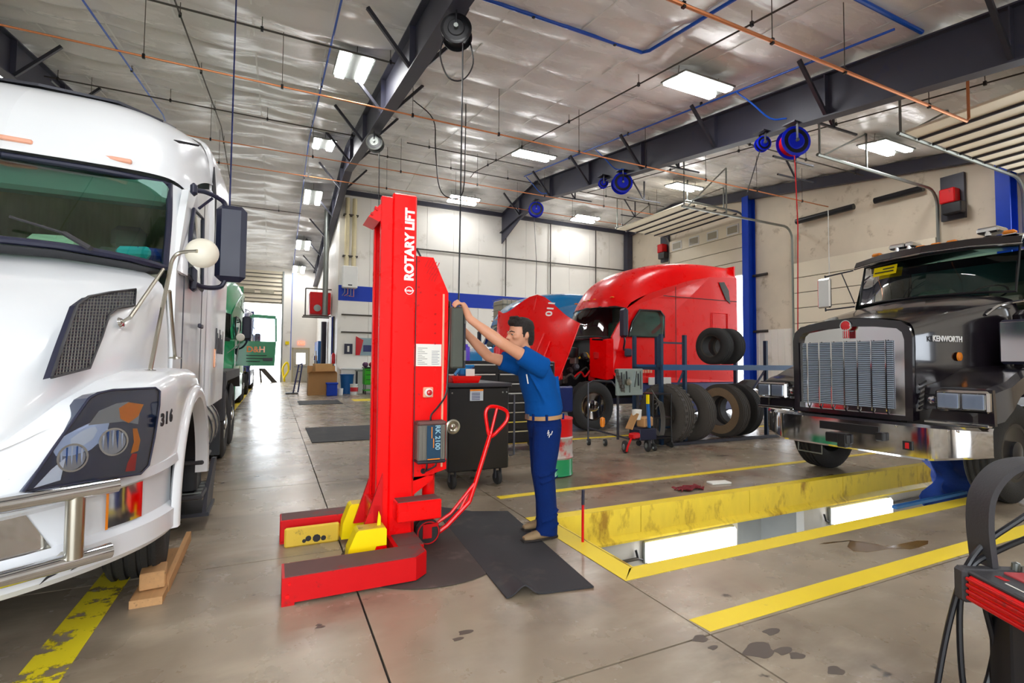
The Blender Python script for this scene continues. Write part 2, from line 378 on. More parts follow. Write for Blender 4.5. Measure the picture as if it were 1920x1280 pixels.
for k in range(int((X1 - X0) / 1.5) + 1):
    x = .9 + 1.5 * (k - 7)
    if X0 + .1 < x < X1 - .1:
        m = MB(); m.bar((x, Y0, roof(Y0) - .05), (x, YR, roof(YR) - .05), .035, .006); m.bar((x, YR, roof(YR) - .05), (x, Y1, roof(Y1) - .05), .035, .006)
        m.build('strap', M['white_plain'], ce, smooth=0)
m = MB(); m.grid([[(X0 - .3, y, roof(y) + .25), (X1 + .3, y, roof(y) + .25)] for y in (Y0 - .3, YR, Y1 + .3)]); P(m.build('roof', M['steel'], smooth=0), kind='structure')
# --- walls
M['wall'] = mat('white_liner_panel', '#f0ece4', .5, var=.05, scale=1.5, dirt='#bdb4a4', dscale=.8, dthr=.6)
M['wall2'] = mat('beige_insulated_wall', '#dccfba', .6, var=.12, scale=1.4, dirt='#a8967c', dscale=1.6, dthr=.58, bump=.5, bscale=2.2)
M['door_panel'] = mat('cream_door_panel', '#ece2cc', .5, var=.06, scale=1.2)
wb = struct('wall_back', 'white panelled wall with a blue stripe')
x = 2.55
while x < X1 - .01:
    x2 = min(x + 1.37, X1); m = MB()
    m.b2((x + .006, 24, 0), (x2 - .006, 24.15, 9.55)); m.build('panel', M['wall'], wb, smooth=0); x = x2
m = MB(); m.b2((2.55, 24.05, 0), (X1, 24.2, 9.5)); m.build('wall_core', M['wall2'], wb, smooth=0)
m = MB(); m.b2((2.55, 23.985, 4.2), (16.5, 24, 4.9)); m.build('stripe', mat('blue_stripe_paint', '#0036b0', .6, var=.05), wb, smooth=0)
for z in (6.93, 2.75, 3.55): 
    m = MB(); m.cyl((2.7 if z < 5 else 5.9, 23.93, z), (X1 - .1 if z > 5 else 8.5, 23.93, z), .035, n=8); m.build('conduit', M['rust_pipe'], wb)
for x in (4.6, 5.05, 10.9, 13.6, 16.6):
    m = MB(); m.cyl((x, 23.9, 3.0 if x < 6 else 4.9), (x, 23.9, 9.3 if x > 6 else 7.0), .03, n=8); m.build('conduit', M['rust_pipe'], wb)
m = MB(); m.b2((2.55, 23.86, 9.1), (X1, 24, 9.3)); m.build('top_trim', M['beam'], wb, smooth=0)
wi = struct('wall_inner', 'white partition running back beside the aisle')
y = 24.0
while y < Y1 - .01:
    y2 = min(y + 1.3, Y1); m = MB(); m.b2((2.55, y + .006, 0), (2.75, y2 - .006, 9.3)); m.build('panel', M['wall'], wi, smooth=0); y = y2
# right gable wall with three overhead doors
DRS = [(15.7, 20.4, 7.9), (8.5, 13.36, 5.5), (1.6, 6.4, 6.2)]
wr = struct('wall_right', 'beige insulated gable wall with overhead doors')
def wallbit(y0, y1, z0, z1fn):
    m = MB(); n = max(1, int((y1 - y0) / .6)); yk = [y0 + (y1 - y0) * i / n for i in range(n + 1)]
    m.prism([(X1, y0, z0)] + [(X1, y, z1fn(y)) for y in yk][::1] + [(X1, y1, z0)], (.25, 0, 0)); m.build('wall_section', M['wall2'], wr, smooth=0)
cut = [24.0, 20.4, 15.7, 13.36, 8.5, 6.4, 1.6, Y0]
for a, b_ in ((20.4, 24), (13.36, 15.7), (6.4, 8.5), (Y0, 1.6)): wallbit(a, b_, 0, lambda y: roof(y) + .2)
for (a, b_, h) in DRS: wallbit(a, b_, h, lambda y: roof(y) + .2)
for y0, y1 in ((13.45, 15.5), (6.5, 8.4), (20.5, 23.9)):    # ribbed liner low down
    m = MB(); m.b2((X1 - .03, y0, 0), (X1, y1, 2.9)); m.build('liner_panel', M['wall'], wr, smooth=0)
    k = y0 + .1
    while k < y1 - .05:
        m = MB(); m.b2((X1 - .05, k, 0), (X1 - .03, k + .04, 2.9)); m.build('rib', M['wall'], wr, smooth=0); k += .3
for y in (15.35, 6.75):
    m = MB(); m.b2((X1 - .45, y - .02, 0), (X1 - .02, y + .02, roof(y) - .4)); m.b2((X1 - .47, y - .16, 0), (X1 - .43, y + .16, roof(y) - .4)); m.b2((X1 - .06, y - .16, 0), (X1 - .02, y + .16, roof(y) - .4))
    tag(m.build('steel_column', M['blue'], smooth=0), 'blue steel column beside the %s overhead door' % ('far half-open' if y > 10 else 'near raised'), 'column', 'columns on the gable wall')
m = MB(); m.b2((18.6, 23.55, 0), (18.95, 23.9, 9.2)); tag(m.build('steel_column', M['beam'], smooth=0), 'dark steel column in the back corner of the hall', 'column', 'columns on the gable wall')
m = MB(); m.bar((X1 - .2, Y0, roof(Y0) - .3), (X1 - .2, YR, roof(YR) - .3), .2, .4); m.bar((X1 - .2, YR, roof(YR) - .3), (X1 - .2, 24, roof(24) - .3), .2, .4)
m.build('end_rafter', M['beam'], wr, smooth=0)
for y0, y1 in ((10.9, 13.1), (8.75, 10.2)):
    m = MB(); m.cyl((X1 - .25, y0, 7.14), (X1 - .25, y1, 7.14), .11, n=12); m.build('spring_shaft', M['black'], wr)
for y, z in ((14.6, 5.3), (14.6, 2.85), (22.4, 6.6)):
    m = MB(); m.cyl((X1 - .05, y + .7, z), (X1 - .05, y, z), .06, n=8); m.build('stub_pipe', M['rust_pipe'], wr)
def ohdoor(n, y0, y1, label, zs, inx=0, inz=0, win=None, track=7.0, tx=13.5):
    d = struct('door_%d' % n, label)
    for k, (a, b_) in enumerate(zs):
        m = MB(); m.b2((X1 - .13, y0 + .02, a + .012), (X1 - .06, y1 - .02, b_ - .012), .01); m.build('panel', M['door_panel'], d, smooth=0)
    if zs: m = MB(); m.b2((X1 - .05, y0, zs[0][0]), (X1 - .03, y1, zs[-1][1])); m.build('light_stop_sheet', M['dark_steel'], d, smooth=0)  # added sheet stops daylight leaking through the panel gaps
    for k in range(inx):
        m = MB(); xx = X1 - .5 - k * .62; m.b2((xx - .6, y0 + .02, inz), (xx, y1 - .02, inz + .06), .01); m.build('panel', M['door_panel'], d, smooth=0)
        m = MB(); m.b2((xx - .06, y0 + .02, inz - .06), (xx - .02, y1 - .02, inz), 0); m.build('stiffener', M['dark_steel'], d, smooth=0)
    if win:
        z0, z1 = win; wd = (y1 - y0) / 4.6
        for k in range(4):
            c = y0 + (y1 - y0) * (k + .5) / 4
            m = MB(); m.b2((X1 - .16, c - .34, z0), (X1 - .13, c + .34, z1), .01); f = m.build('window_frame', M['white_plain'], d, smooth=0)
            m = MB(); m.b2((X1 - .175, c - .27, z0 + .07), (X1 - .16, c + .27, z1 - .07)); m.build('pane', M['lens_grey'], f, smooth=0)
    for y in (y0 - .04, y1 + .04):
        pth = [(X1 - .1, y, 0.05), (X1 - .1, y, track - .5)] + [(X1 - .1 - .5 * (1 - math.cos(t)), y, track - .5 + .5 * math.sin(t)) for t in (.3, .6, .9, 1.2, 1.57)] + [(tx, y, track + .05)]
        m = MB(); m.tube(pth, .045, n=6); m.build('track', M['steel'], d)
        m = MB(); m.bar((tx + .1, y, track), (tx + .1, y, roof(y) - .1), .04, .04); m.bar((tx + 2.2, y, track), (tx + 2.2, y, roof(y) - .1), .04, .04); m.bar((tx + 2.2, y, roof(y) - .1), (tx + .3, y, track + .1), .04, .04); m.build('hanger', M['steel'], d, smooth=0)
    return d
M['lens_grey'] = mat('frosted_pane', '#a8a290', .2, var=.1)
ohdoor(1, 15.7, 20.4, 'half-open cream overhead door with small panes', [(5.44 + .62 * k, 6.06 + .62 * k) for k in range(4)], 5, 8.15, (7.35, 7.8), 8.2, 15.4)
ohdoor(2, 8.5, 13.36, 'closed cream overhead door of wide panels', [(.02 + .61 * k, .63 + .61 * k) for k in range(9)], 0, 0, None, 7.0, 13.0)
ohdoor(3, 1.6, 6.4, 'raised cream overhead door stored flat under the roof', [], 9, 6.75, None, 6.7, 12.8)
for y, z in ((8.05, 6.35), (20.75, 7.3)):
    t = thing('door_operator', 'red and black motor box beside the %s overhead door' % ('closed' if y < 10 else 'half-open'), 'motor box', (X1 - .3, y, z), 0, 'overhead door operators')
    m = MB(); m.box((X1 - .3, y, z + .3), (.35, .4, .45), .03); m.build('housing', M['red_worn'], t)
    m = MB(); m.box((X1 - .32, y - .1, z - .1), (.3, .5, .35), .03); m.build('gearbox', M['black'], t)
    m = MB(); m.b2((X1 - .14, y - .3, z - .4), (X1 - .02, y + .3, z + 1.0)); m.build('back_plate', M['dark_steel'], t, smooth=0)
# far end wall: open overhead door and a steel man door
wf = struct('wall_far', 'pale end wall of the long aisle')
DX0, DX1, DZ = -3.4, .35, 5.2
for p, q in (((X0, 0), (DX0, 7.75)), ((DX0, DZ + 2.0), (DX1, 7.75)), ((DX1, 0), (2.75, 7.75))):
    m = MB(); m.b2((p[0], Y1, p[1]), (q[0], Y1 + .2, q[1])); m.build('wall_section', M['wall'], wf, smooth=0)
d = struct('door_4', 'partly raised overhead door at the end of the aisle')
m = MB(); m.b2((DX0, Y1 - .03, DZ), (DX1, Y1 - .01, DZ + 2.2)); m.build('light_stop_sheet', M['dark_steel'], d, smooth=0)  # sheet added behind the panels to keep daylight out of their gaps
for k in range(4): m = MB(); m.b2((DX0, Y1 - .1, DZ + .55 * k + .01), (DX1, Y1 - .04, DZ + .55 * k + .54), .01); m.build('panel', M['door_panel'], d, smooth=0)
for k in range(4):
    for z in (.06, .3): m = MB(); m.b2((DX0, Y1 - .13, DZ + .55 * k + z), (DX1, Y1 - .1, DZ + .55 * k + z + .05)); m.build('stiffener', M['rust_pipe'], d, smooth=0)
for xx in (-.55, -1.7): m = MB(); m.b2((xx - .4, Y1 - .15, DZ + .65), (xx + .4, Y1 - .1, DZ + .92)); m.build('pane', M['lens_grey'], d, smooth=0)
for xx in (DX0 - .05, DX1 + .05): m = MB(); m.b2((xx - .05, Y1 - .16, 0), (xx + .05, Y1 - .02, DZ + 2.2)); m.build('track', M['steel'], d, smooth=0)
d = struct('door_5', 'pale steel personnel door with a bright pane')
m = MB(); m.b2((1.05, Y1 - .08, 0), (1.12, Y1, 2.3)); m.b2((2.08, Y1 - .08, 0), (2.15, Y1, 2.3)); m.b2((1.05, Y1 - .08, 2.2), (2.15, Y1, 2.3)); m.build('frame', mat('beige_frame', '#b8ac8c', .6), d, smooth=0)
m = MB(); m.b2((1.12, Y1 - .06, 0), (2.08, Y1 - .02, 2.2)); m.build('leaf', mat('grey_beige_door', '#b5b0a0', .6), d, smooth=0)
m = MB(); m.b2((1.32, Y1 - .075, 1.2), (1.88, Y1 - .06, 1.95)); m.build('pane', emat('daylit_pane', '#ffffff', 2.5), d, smooth=0)
m = MB(); m.b2((1.2, Y1 - .12, .98), (2.0, Y1 - .06, 1.05)); m.build('push_bar', M['steel'], d, smooth=0)
t = thing('exit_sign', 'small red lit exit sign above the steel door', 'sign', (1.6, Y1 - .1, 2.55))
m = MB(); m.b2((1.38, Y1 - .1, 2.5), (1.82, Y1 - .02, 2.75)); m.build('housing', emat('exit_red', '#f0785a', 1.2), t, smooth=0)
text('EXIT', 'lettering', M['white_print'], .2, (1.6, Y1 - .105, 2.625), (1, 0, 0), (0, 0, 1), t)
m = MB(); m.b2((.62, Y1 - .12, 2.5), (.85, Y1 - .02, 2.72)); tag(m.build('wall_lamp', M['yellow'], smooth=0), 'small yellow emergency lamp left of the exit sign', 'lamp')
# walls out of view
o = MB().b2((X0 - .2, Y0, 0), (X0, Y1, 9.9)).build('wall_left', M['wall'], smooth=0); P(o, kind='structure')
wn = struct('wall_near', 'near end wall behind the photographer')
for p, q in (((X0, 0), (-4.4, 6.6)), ((-4.4, 5.4), (.8, 6.6)), ((.8, 0), (X1, 6.6))): MB().b2((p[0], Y0 - .2, p[1]), (q[0], Y0, q[1])).build('wall_section', M['wall'], wn, smooth=0)
# --- rafters with flange braces
def rafter(x, label, ya, yb):
    t = thing('roof_rafter', label, 'beam', (x, 10, 0), 0, 'main roof rafters')
    st = [y for y in (ya, YR, yb)]
    for (a, b_) in ((ya, YR), (YR, yb)):
        m = MB(); m.prism([(x - .012, a, roof(a) - .22), (x - .012, b_, roof(b_) - .22), (x - .012, b_, roof(b_) - 1.12), (x - .012, a, roof(a) - 1.12)], (.024, 0, 0)); m.build('web', M['beam'], t, smooth=0)
        for dz in (-.2, -1.13): m = MB(); m.bar((x, a, roof(a) + dz), (x, b_, roof(b_) + dz), .28, .03); m.build('flange', M['beam'], t, smooth=0)
    y = ya + 1.2
    while y < yb - .4:
        m = MB(); m.b2((x - .13, y - .01, roof(y) - 1.1), (x + .13, y + .01, roof(y) - .22)); m.build('stiffener', M['beam'], t, smooth=0)
        for s_ in (-1, 1):
            m = MB(); m.bar((x + s_ * .1, y, roof(y) - 1.08), (x + s_ * .95, y, roof(y) - .12), .07, .07); m.build('brace', M['dark_steel'], t, smooth=0)
        y += 3.0
    return t
rafter(2.4, 'dark steel roof rafter running back over the red lift', Y0, Y1)
t = rafter(10.7, 'dark steel roof rafter over the red truck', Y0, 24)
m = MB(); m.prism([(10.68, 21.2, roof(21.2) - 1.1), (10.68, 24, roof(24) - 1.1), (10.68, 24, roof(24) - 1.7)], (.04, 0, 0)); m.build('haunch', M['beam'], t, smooth=0)
rafter(-5.9, 'dark steel roof rafter above the white truck', Y0, Y1)
# --- LED fixtures
M['led'] = emat('led_diffuser', '#ffffff', LIGHT_STRENGTH)
def fixture(alongx):
    t = thing('ceiling_light', '', 'light', (0, 0, 0), 0, 'twin LED ceiling lights')
    R = 0 if alongx else math.pi / 2
    Rm = Matrix.Rotation(R, 3, 'Z')
    m = MB(); m.box((0, 0, .05), (1.5, .80, .05), .01, Rm); m.build('housing', M['steel'], t, smooth=0, world=False)
    for s_ in (-1, 1):
        m = MB(); m.box(Rm @ Vector((0, s_ * .24, .0)), (1.42, .21, .05), .012, Rm); m.build('diffuser', M['led'], t, smooth=0, world=False)
    for s_ in (-1, 1):
        c = Rm @ Vector((s_ * .6, 0, 0)); m = MB(); m.cyl(c + Vector((0, 0, .07)), c + Vector((0, 0, .42)), .008, n=6); m.build('hanger_rod', M['rust_pipe'], t, world=False)
    return t
FX = fixture(True); FY = fixture(False); usedx = usedy = False
LT = [(8.55, 8.3, 1, 'nearest of the lights between the two rafters'), (8.25, 15.75, 1, 'middle light between the two rafters'), (8.0, 22.5, 1, 'light by the back wall behind the hanging hose'),
      (14.95, 22.5, 1, 'light by the back wall right of the rafter end'), (15.45, 15.8, 1, 'light in front of the half-open door'), (15.95, 8.35, 1, 'light in front of the closed overhead door'),
      (1.5, 12.0, 0, 'nearest aisle light left of the hose reel'), (1.45, 19.5, 0, 'second aisle light left of the rafter'), (1.4, 24.5, 0, 'third aisle light above the vent stack'), (1.32, 31.0, 0, 'fourth aisle light near the far door'), (1.3, 35.8, 0, 'last aisle light above the steel door'),
      (-6.6, 18.4, 1, 'light beyond the left rafter above the white truck')]
for yy_ in (-.5, ): LT += [(8.5, yy_, 1, ''), (15.9, yy_, 1, '')]  # these and the next row: unseen fixtures added for extra light
LT += [(1.5, 4.6, 0, ''), (1.5, -1.6, 0, ''), (-6.6, 10.5, 1, ''), (-6.6, 3.0, 1, ''), (-6.6, 26.5, 1, '')]
OFFV = iter(['added unseen over the pit truck, right of the camera', 'added unseen far right behind the camera', 'added unseen straight above the camera', 'added unseen behind the camera over the aisle', 'added unseen left of the white truck, second row', 'added unseen left of the white truck, nearest row', 'added unseen in the far left bay'])
for x, y, ax, lb in LT:
    base = FX if ax else FY
    sl = math.atan(.15 if y < YR else -.13)
    first = (ax and not usedx) or (not ax and not usedy)
    o = base if first else dup(base)
    if ax: usedx = True
    else: usedy = True
    o.location = (x, y, roof(y) - .42); o.rotation_euler = (sl, 0, 0)
    o['label'] = 'twin LED ceiling light, ' + (lb or next(OFFV))
# --- pipes under the roof
def hang(y, off): return roof(y) - off
def pipe(name, label, cat, path, r, mt, group=None, rods=None):
    t = thing(name, label, cat, path[0], 0, group); m = MB(); m.tube(path, r, n=8); m.build('run', mt, t)
    for p in rods or []:
        m = MB(); m.cyl(p, (p[0], p[1], roof(p[1]) - .02), .008, n=5); m.build('hanger_rod', M['rust_pipe'], t)
        m = MB(); m.box(p, (.05, .05, .09)); m.build('clamp', M['black'], t, smooth=0)
    return t
y = 11.92; z = hang(y, 1.25)
pipe('copper_pipe', 'thin copper pipe crossing the hall above the lift', 'pipe', [(X0, y, z), (X1 - .1, y, z), ], .02, M['copper'], 'copper pipes', [(x, y, z) for x in (-7.5, -5, -2.5, 0, 2.9, 5.2, 7.7, 10.1, 12.6, 15, 17.4)])
y = 5.1; z = hang(y, 1.27)
pipe('copper_pipe', 'copper pipe crossing the roof at upper right', 'pipe', [(1, y, z), (12.6, y, z), (12.68, y, z + .08), (12.68, y, roof(y) - .1)], .028, M['copper'], 'copper pipes', [(x, y, z) for x in (3.2, 5.0, 6.8, 8.6, 11.2)])
for y, lb in ((18.1, 'thin copper pipe near the ridge of the roof'), (20.7, 'thin copper pipe close to the blue-striped wall')):
    z = hang(y, 1.25)
    pipe('copper_pipe', lb, 'pipe', [(-6, y, z), (X1 - .6, y, z)], .018, M['copper'], 'copper pipes', [(x, y, z) for x in range(-5, 18, 3)])
za = hang(8.3, .1)
pipe('air_pipe', 'blue air pipe with an elbow over the middle of the hall', 'pipe', [(1.2, 8.25, hang(8.25, .1)), (6.9, 8.25, hang(8.25, .1)), (6.98, 8.1, hang(8.1, .1)), (7.0, Y0 + .2, hang(Y0, .1))], .035, M['blue_pipe'], 'blue air pipes', [(x, 8.25, hang(8.25, .1)) for x in (2.0, 4.3, 6.2)])
pipe('air_pipe', 'short blue air pipe beside the rafter at upper right', 'pipe', [(7.2, 4.86, hang(4.86, .14)), (10.5, 4.86, hang(4.86, .14))], .04, M['blue_pipe'], 'blue air pipes', [])
t = pipe('air_pipe', 'long blue air pipe branching to the blue hose reels', 'pipe', [(9.9, 5.0, hang(5.0, .2)), (9.9, 14.0, hang(14, .12)), (9.9, 19.8, hang(19.8, .12))], .024, M['blue_pipe'], 'blue air pipes', [(9.9, y, hang(y, .12)) for y in (6.5, 9.5, 12.5, 16)])
for yb in (8.0, 13.9, 19.2):
    m = MB(); m.tube(cr([(9.9, yb + .4, hang(yb, .12)), (10.05, yb + .1, hang(yb, .5)), (10.3, yb - .2, hang(yb, .95)), (10.45, yb - .5, hang(yb, 1.05))], 4), .02, n=6); m.build('branch', M['blue_pipe'], t)
pipe('air_pipe', 'thin blue air pipe running down the long aisle', 'pipe', [(.95, 5, hang(5, .25)), (.95, YR, hang(YR, .25)), (.95, Y1 - .3, hang(Y1, .25)), (.95, Y1 - .3, .8)], .022, M['blue_pipe'], 'blue air pipes', [(.95, y, hang(y, .25)) for y in (9, 14, 18, 23, 28, 33)])
pipe('air_pipe', 'thin blue air pipe above the white truck', 'pipe', [(-3.6, 2, hang(2, .25)), (-3.6, YR, hang(YR, .25)), (-3.6, 24, hang(24, .25))], .022, M['blue_pipe'], 'blue air pipes', [(-3.6, y, hang(y, .25)) for y in (8, 12, 16)])
for k, (y, xa, xb, lb) in enumerate(((11.2, -9, 2.3, 'dark steel conduit crossing above the white truck'), (17.6, -9, 2.3, 'second dark conduit behind the white truck roof'), (26.5, -6, 1.0, 'dark conduit beyond the ridge over the aisle'), (17.2, 4.0, 9.0, 'dark conduit hung under the roof above the red truck'), (19.6, 3.0, 17.8, 'dark conduit run near the back wall'), (10.4, 12.0, 18.5, 'dark conduit near the closed overhead door'))):
    z = hang(y, .4); pipe('steel_conduit', lb, 'pipe', [(xa, y, z), (xb, y, z)], .02, M['rust_pipe'], 'steel conduits', [(x, y, z) for x in np.arange(xa + .8, xb, 2.6)])
for k, (x, ya, yb, lb) in enumerate(((7.6, 2, 20.5, 'long dark conduit running back over the middle of the hall'), (13.4, 1, 20, 'long dark conduit right of the second rafter'), (-1.9, 1.5, 24, 'long dark conduit above the white truck roof'))):
    pipe('steel_conduit', lb, 'pipe', [(x, ya, hang(ya, .28)), (x, min(yb, YR), hang(min(yb, YR), .28)), (x, yb, hang(yb, .28))], .018, M['rust_pipe'], 'steel conduits', [(x, y, hang(y, .28)) for y in np.arange(ya + 1, yb, 3.1)])
for k, (x, y) in enumerate(((12.0, 7.4), (13.8, 9.7), (15.6, 10.9), (11.9, 12.4), (14.5, 17.2), (16.6, 20.4), (12.2, 19.2))):
    t = thing('strut_hanger', 'dark angle-iron hanger frame under the roof, %s' % ('nearest the raised door', 'above the black truck cab', 'in front of the closed door', 'over the red truck roof', 'by the half-open door', 'in the back corner', 'beside the rafter end')[k], 'hanger', (x, y, 6), 0, 'strut hangers')
    z = roof(y) - .9
    for p, q in (((x - .9, y, z), (x + .9, y, z + .02)), ((x, y, z), (x, y, roof(y))), ((x - .7, y, roof(y) - .05), (x, y, z))): m = MB(); m.bar(p, q, .045, .045); m.build('strut', M['dark_steel'], t, smooth=0)
# ------------------------------------------------------------------ inspection pit
pt = struct('pit', 'yellow-rimmed inspection pit in the floor')
M['pit_wall'] = mat('pale_pit_wall', '#c8c6c2', .6, var=.1, scale=2)
m = MB(); m.b2((PX0, PY0, -1.62), (PX1, PY1, -1.5)); m.build('pit_floor', M['pit_wall'], pt, smooth=0)
m = MB(); m.b2((PX0, PY0 - .15, -1.6), (PX1, PY0, -.12)); m.build('pit_wall', M['pit_wall'], pt, smooth=0)
for x in (PX0 - .15, PX1): m = MB(); m.b2((x, PY0 - .1, -1.6), (x + .15, PY1 + .1, -.12)); m.build('pit_wall', M['pit_wall'], pt, smooth=0)
for a, b_ in ((PX0, 4.72), (5.85, PX1)): m = MB(); m.b2((a, PY1, -1.6), (b_, PY1 + .15, -.12)); m.build('pit_wall', M['pit_wall'], pt, smooth=0)
m = MB(); m.b2((4.72, PY1, -.32), (5.85, PY1 + .15, -.12)); m.build('pit_wall', M['pit_wall'], pt, smooth=0)
m = MB(); m.b2((4.6, PY1 + .6, -1.6), (6.0, PY1 + .65, -.2)); m.b2((4.62, PY1 + .1, -1.6), (4.72, PY1 + .62, -.25)); m.b2((5.85, PY1 + .1, -1.6), (5.95, PY1 + .62, -.25)); m.b2((4.62, PY1 + .1, -.3), (5.95, PY1 + .62, -.25)); m.build('side_niche', mat('grey_niche', '#8e8f8c', .6), pt, smooth=0)
xb = PX0
for xn in (3.35, 4.9, 6.6, 8.3, 10.0, 11.6, PX1):
    m = MB(); m.b2((xb + .004, PY1 - .012, -.26), (xn - .004, PY1, .004)); m.build('rim_plate', M['yellow_pit'], pt, smooth=0)
    m = MB(); m.prism([(xb, PY1 - .012, -.25), (xb, PY1 - .07, -.29), (xb, PY1 - .07, -.31), (xb, PY1 - .012, -.30)], (xn - xb, 0, 0)); m.build('rim_ledge', M['yellow_pit'], pt, smooth=0); xb = xn
m = MB(); m.b2((PX0, PY0, -.26), (PX0 + .012, PY1, .004)); m.build('rim_plate', M['yellow_pit'], pt, smooth=0)
m = MB(); m.b2((PX0, PY0, -.2), (PX1, PY0 + .012, .004)); m.build('rim_plate', M['yellow_pit'], pt, smooth=0)
m = MB(); m.cyl((2.35, PY1 - .03, -.5), (3.3, PY1 - .03, -.5), .015, n=6); m.cyl((7.6, PY1 - .03, -.44), (PX1, PY1 - .03, -.44), .015, n=6); m.build('conduit', M['rust_pipe'], pt)
M['tube_w'] = emat('pit_lamp_diffuser', '#ffffff', 6.0)
for k, (a, b_) in enumerate(((3.36, 4.62), (6.28, 7.55), (9.3, 10.5))):
    t = thing('pit_lamp', 'white enclosed tube lamp on the pit wall, ' + ('nearest the red marker post', 'below the black truck bumper', 'farthest along under the black truck')[k], 'lamp', (a, PY1, -.6), 0, 'pit wall lamps')
    m = MB(); m.b2((a, PY1 - .05, -.56), (b_, PY1 - .01, -.34), .01); m.build('housing', M['steel'], t)
    m = MB(); m.b2((a + .01, PY1 - .1, -.555), (b_ - .01, PY1 - .05, -.345), .025); m.build('diffuser', M['tube_w'], t)
    m = MB(); m.tube([(a - .08, PY1 - .02, -.42), (a - .06, PY1 - .03, -.5), (a, PY1 - .03, -.52)], .012, n=6); m.build('cable', M['black'], t)
# ------------------------------------------------------------------ floor paint
def paint_mat(name, col, wear):
    m = mat(name, col, .45, var=.06, scale=3, dirt='#a8842c', dscale=3.5, dthr=.68)
    nt = m.node_tree; N = nt.nodes; L = nt.links; out = N['Material Output']; b = N['Principled BSDF']
    g = N.new('ShaderNodeNewGeometry'); n = N.new('ShaderNodeTexNoise'); n.inputs['Scale'].default_value = 5.5 if wear > .4 else 14; n.inputs['Detail'].default_value = 9; n.inputs['Roughness'].default_value = .7; L.new(g.outputs['Position'], n.inputs['Vector'])
    r = N.new('ShaderNodeMapRange'); r.inputs['From Min'].default_value = wear - .015; r.inputs['From Max'].default_value = wear + .015; L.new(n.outputs['Fac'], r.inputs['Value'])
    t = N.new('ShaderNodeBsdfTransparent'); x = N.new('ShaderNodeMixShader'); L.new(r.outputs[0], x.inputs[0]); L.new(t.outputs[0], x.inputs[1]); L.new(b.outputs[0], x.inputs[2]); L.new(x.outputs[0], out.inputs[0]); return m
M['line'] = paint_mat('yellow_floor_paint', '#fbdc30', .30); M['line_old'] = paint_mat('flaking_yellow_floor_paint', '#f0dc28', .455)
def line(label, poly, mt='line'):
    m = MB(); m.prism([(x, y, .0005) for x, y in poly], (0, 0, .0025)); o = m.build('floor_line', M[mt], smooth=0); tag(o, label, 'floor marking', 'yellow floor lines')
line('wide yellow line in the foreground right of the pit', [(2.14, 2.02), (18.5, 2.05), (18.5, 2.19), (2.13, 2.16)])
line('yellow line along the near edge of the pit', [(2.12, 2.71), (13.1, 2.74), (13.1, PY0), (2.27, PY0)])
line('yellow line across the end of the pit by the boots', [(2.12, 2.71), (2.29, PY0), (2.29, PY1), (2.12, PY1 + .12)])
line('yellow strip along the far edge of the pit', [(2.12, PY1 + .12), (2.29, PY1), (13.1, PY1), (13.1, PY1 + .07)])
line('narrow yellow line beyond the pit under the black truck', [(2.17, 4.85), (18.5, 4.87), (18.5, 4.97), (2.17, 4.95)])
line('yellow line in front of the red truck wheels', [(2.6, 8.0), (18.5, 8.0), (18.5, 8.12), (2.6, 8.12)])
line('flaking yellow line running under the white truck', [(-1.02, 2.0), (-.83, 2.0), (-.82, 4.4), (-1.0, 4.4)], 'line_old')
line('yellow line along the aisle beside the green truck', [(-1.12, 9.5), (-.98, 9.5), (-1.02, 34), (-1.16, 34)])
line('yellow line in front of the green tool cart', [(2.6, 18.6), (8.5, 18.6), (8.5, 19.6), (2.6, 19.6)])
# ------------------------------------------------------------------ mats
def rmat(label, x0, y0, x1, y1):
    m = MB(); m.b2((x0, y0, .001), (x1, y1, .014), .004); tag(m.build('floor_mat', M['mat'], smooth=0), label, 'mat', 'rubber floor mats')
rmat('black rubber mat on the aisle floor behind the lift', .62, 9.4, 2.4, 11.5)
rmat('black rubber mat by the cardboard boxes far down the aisle', .75, 17.6, 2.1, 19.3)
m = MB(); prof = [(.62, .001), (.62, .010), (.60, .012), (0, .012)]
m.lathe([(0, .001), (.60, .001), (.61, .006), (.60, .011), (0, .011)], (1.05, 3.72, 0), n=48); tag(m.build('round_mat', M['mat_round']), 'round dark brown mat under the lift steering wheel', 'mat')
# big mat with a curled near edge
A, B_, C_, D_ = Vector((1.87, 2.71, 0)), Vector((1.30, 2.80, 0)), Vector((1.42, 4.66, 0)), Vector((2.05, 4.40, 0))
rows = []; nu, nv = 44, 40
for j in range(nv + 1):
    v = j / nv; row = []
    for i in range(nu + 1):
        u = i / nu; p = (A.lerp(B_, u)).lerp(D_.lerp(C_, u), v); z = .012
        t_ = max(0, 1 - v * 2.4) ** 1.6 * math.exp(-((u - .80) / .105) ** 2); z += .062 * t_
        t2 = max(0, (v - .86) / .14) * max(0, (u - .5) / .5); z += .05 * t2
        row.append((p.x, p.y, z))
    rows.append(row)
m = MB(); m.grid(rows, thick=.009); o = m.build('floor_mat', M['mat'], smooth=60); tag(o, 'black rubber mat with a curled edge under the man', 'mat', 'rubber floor mats')

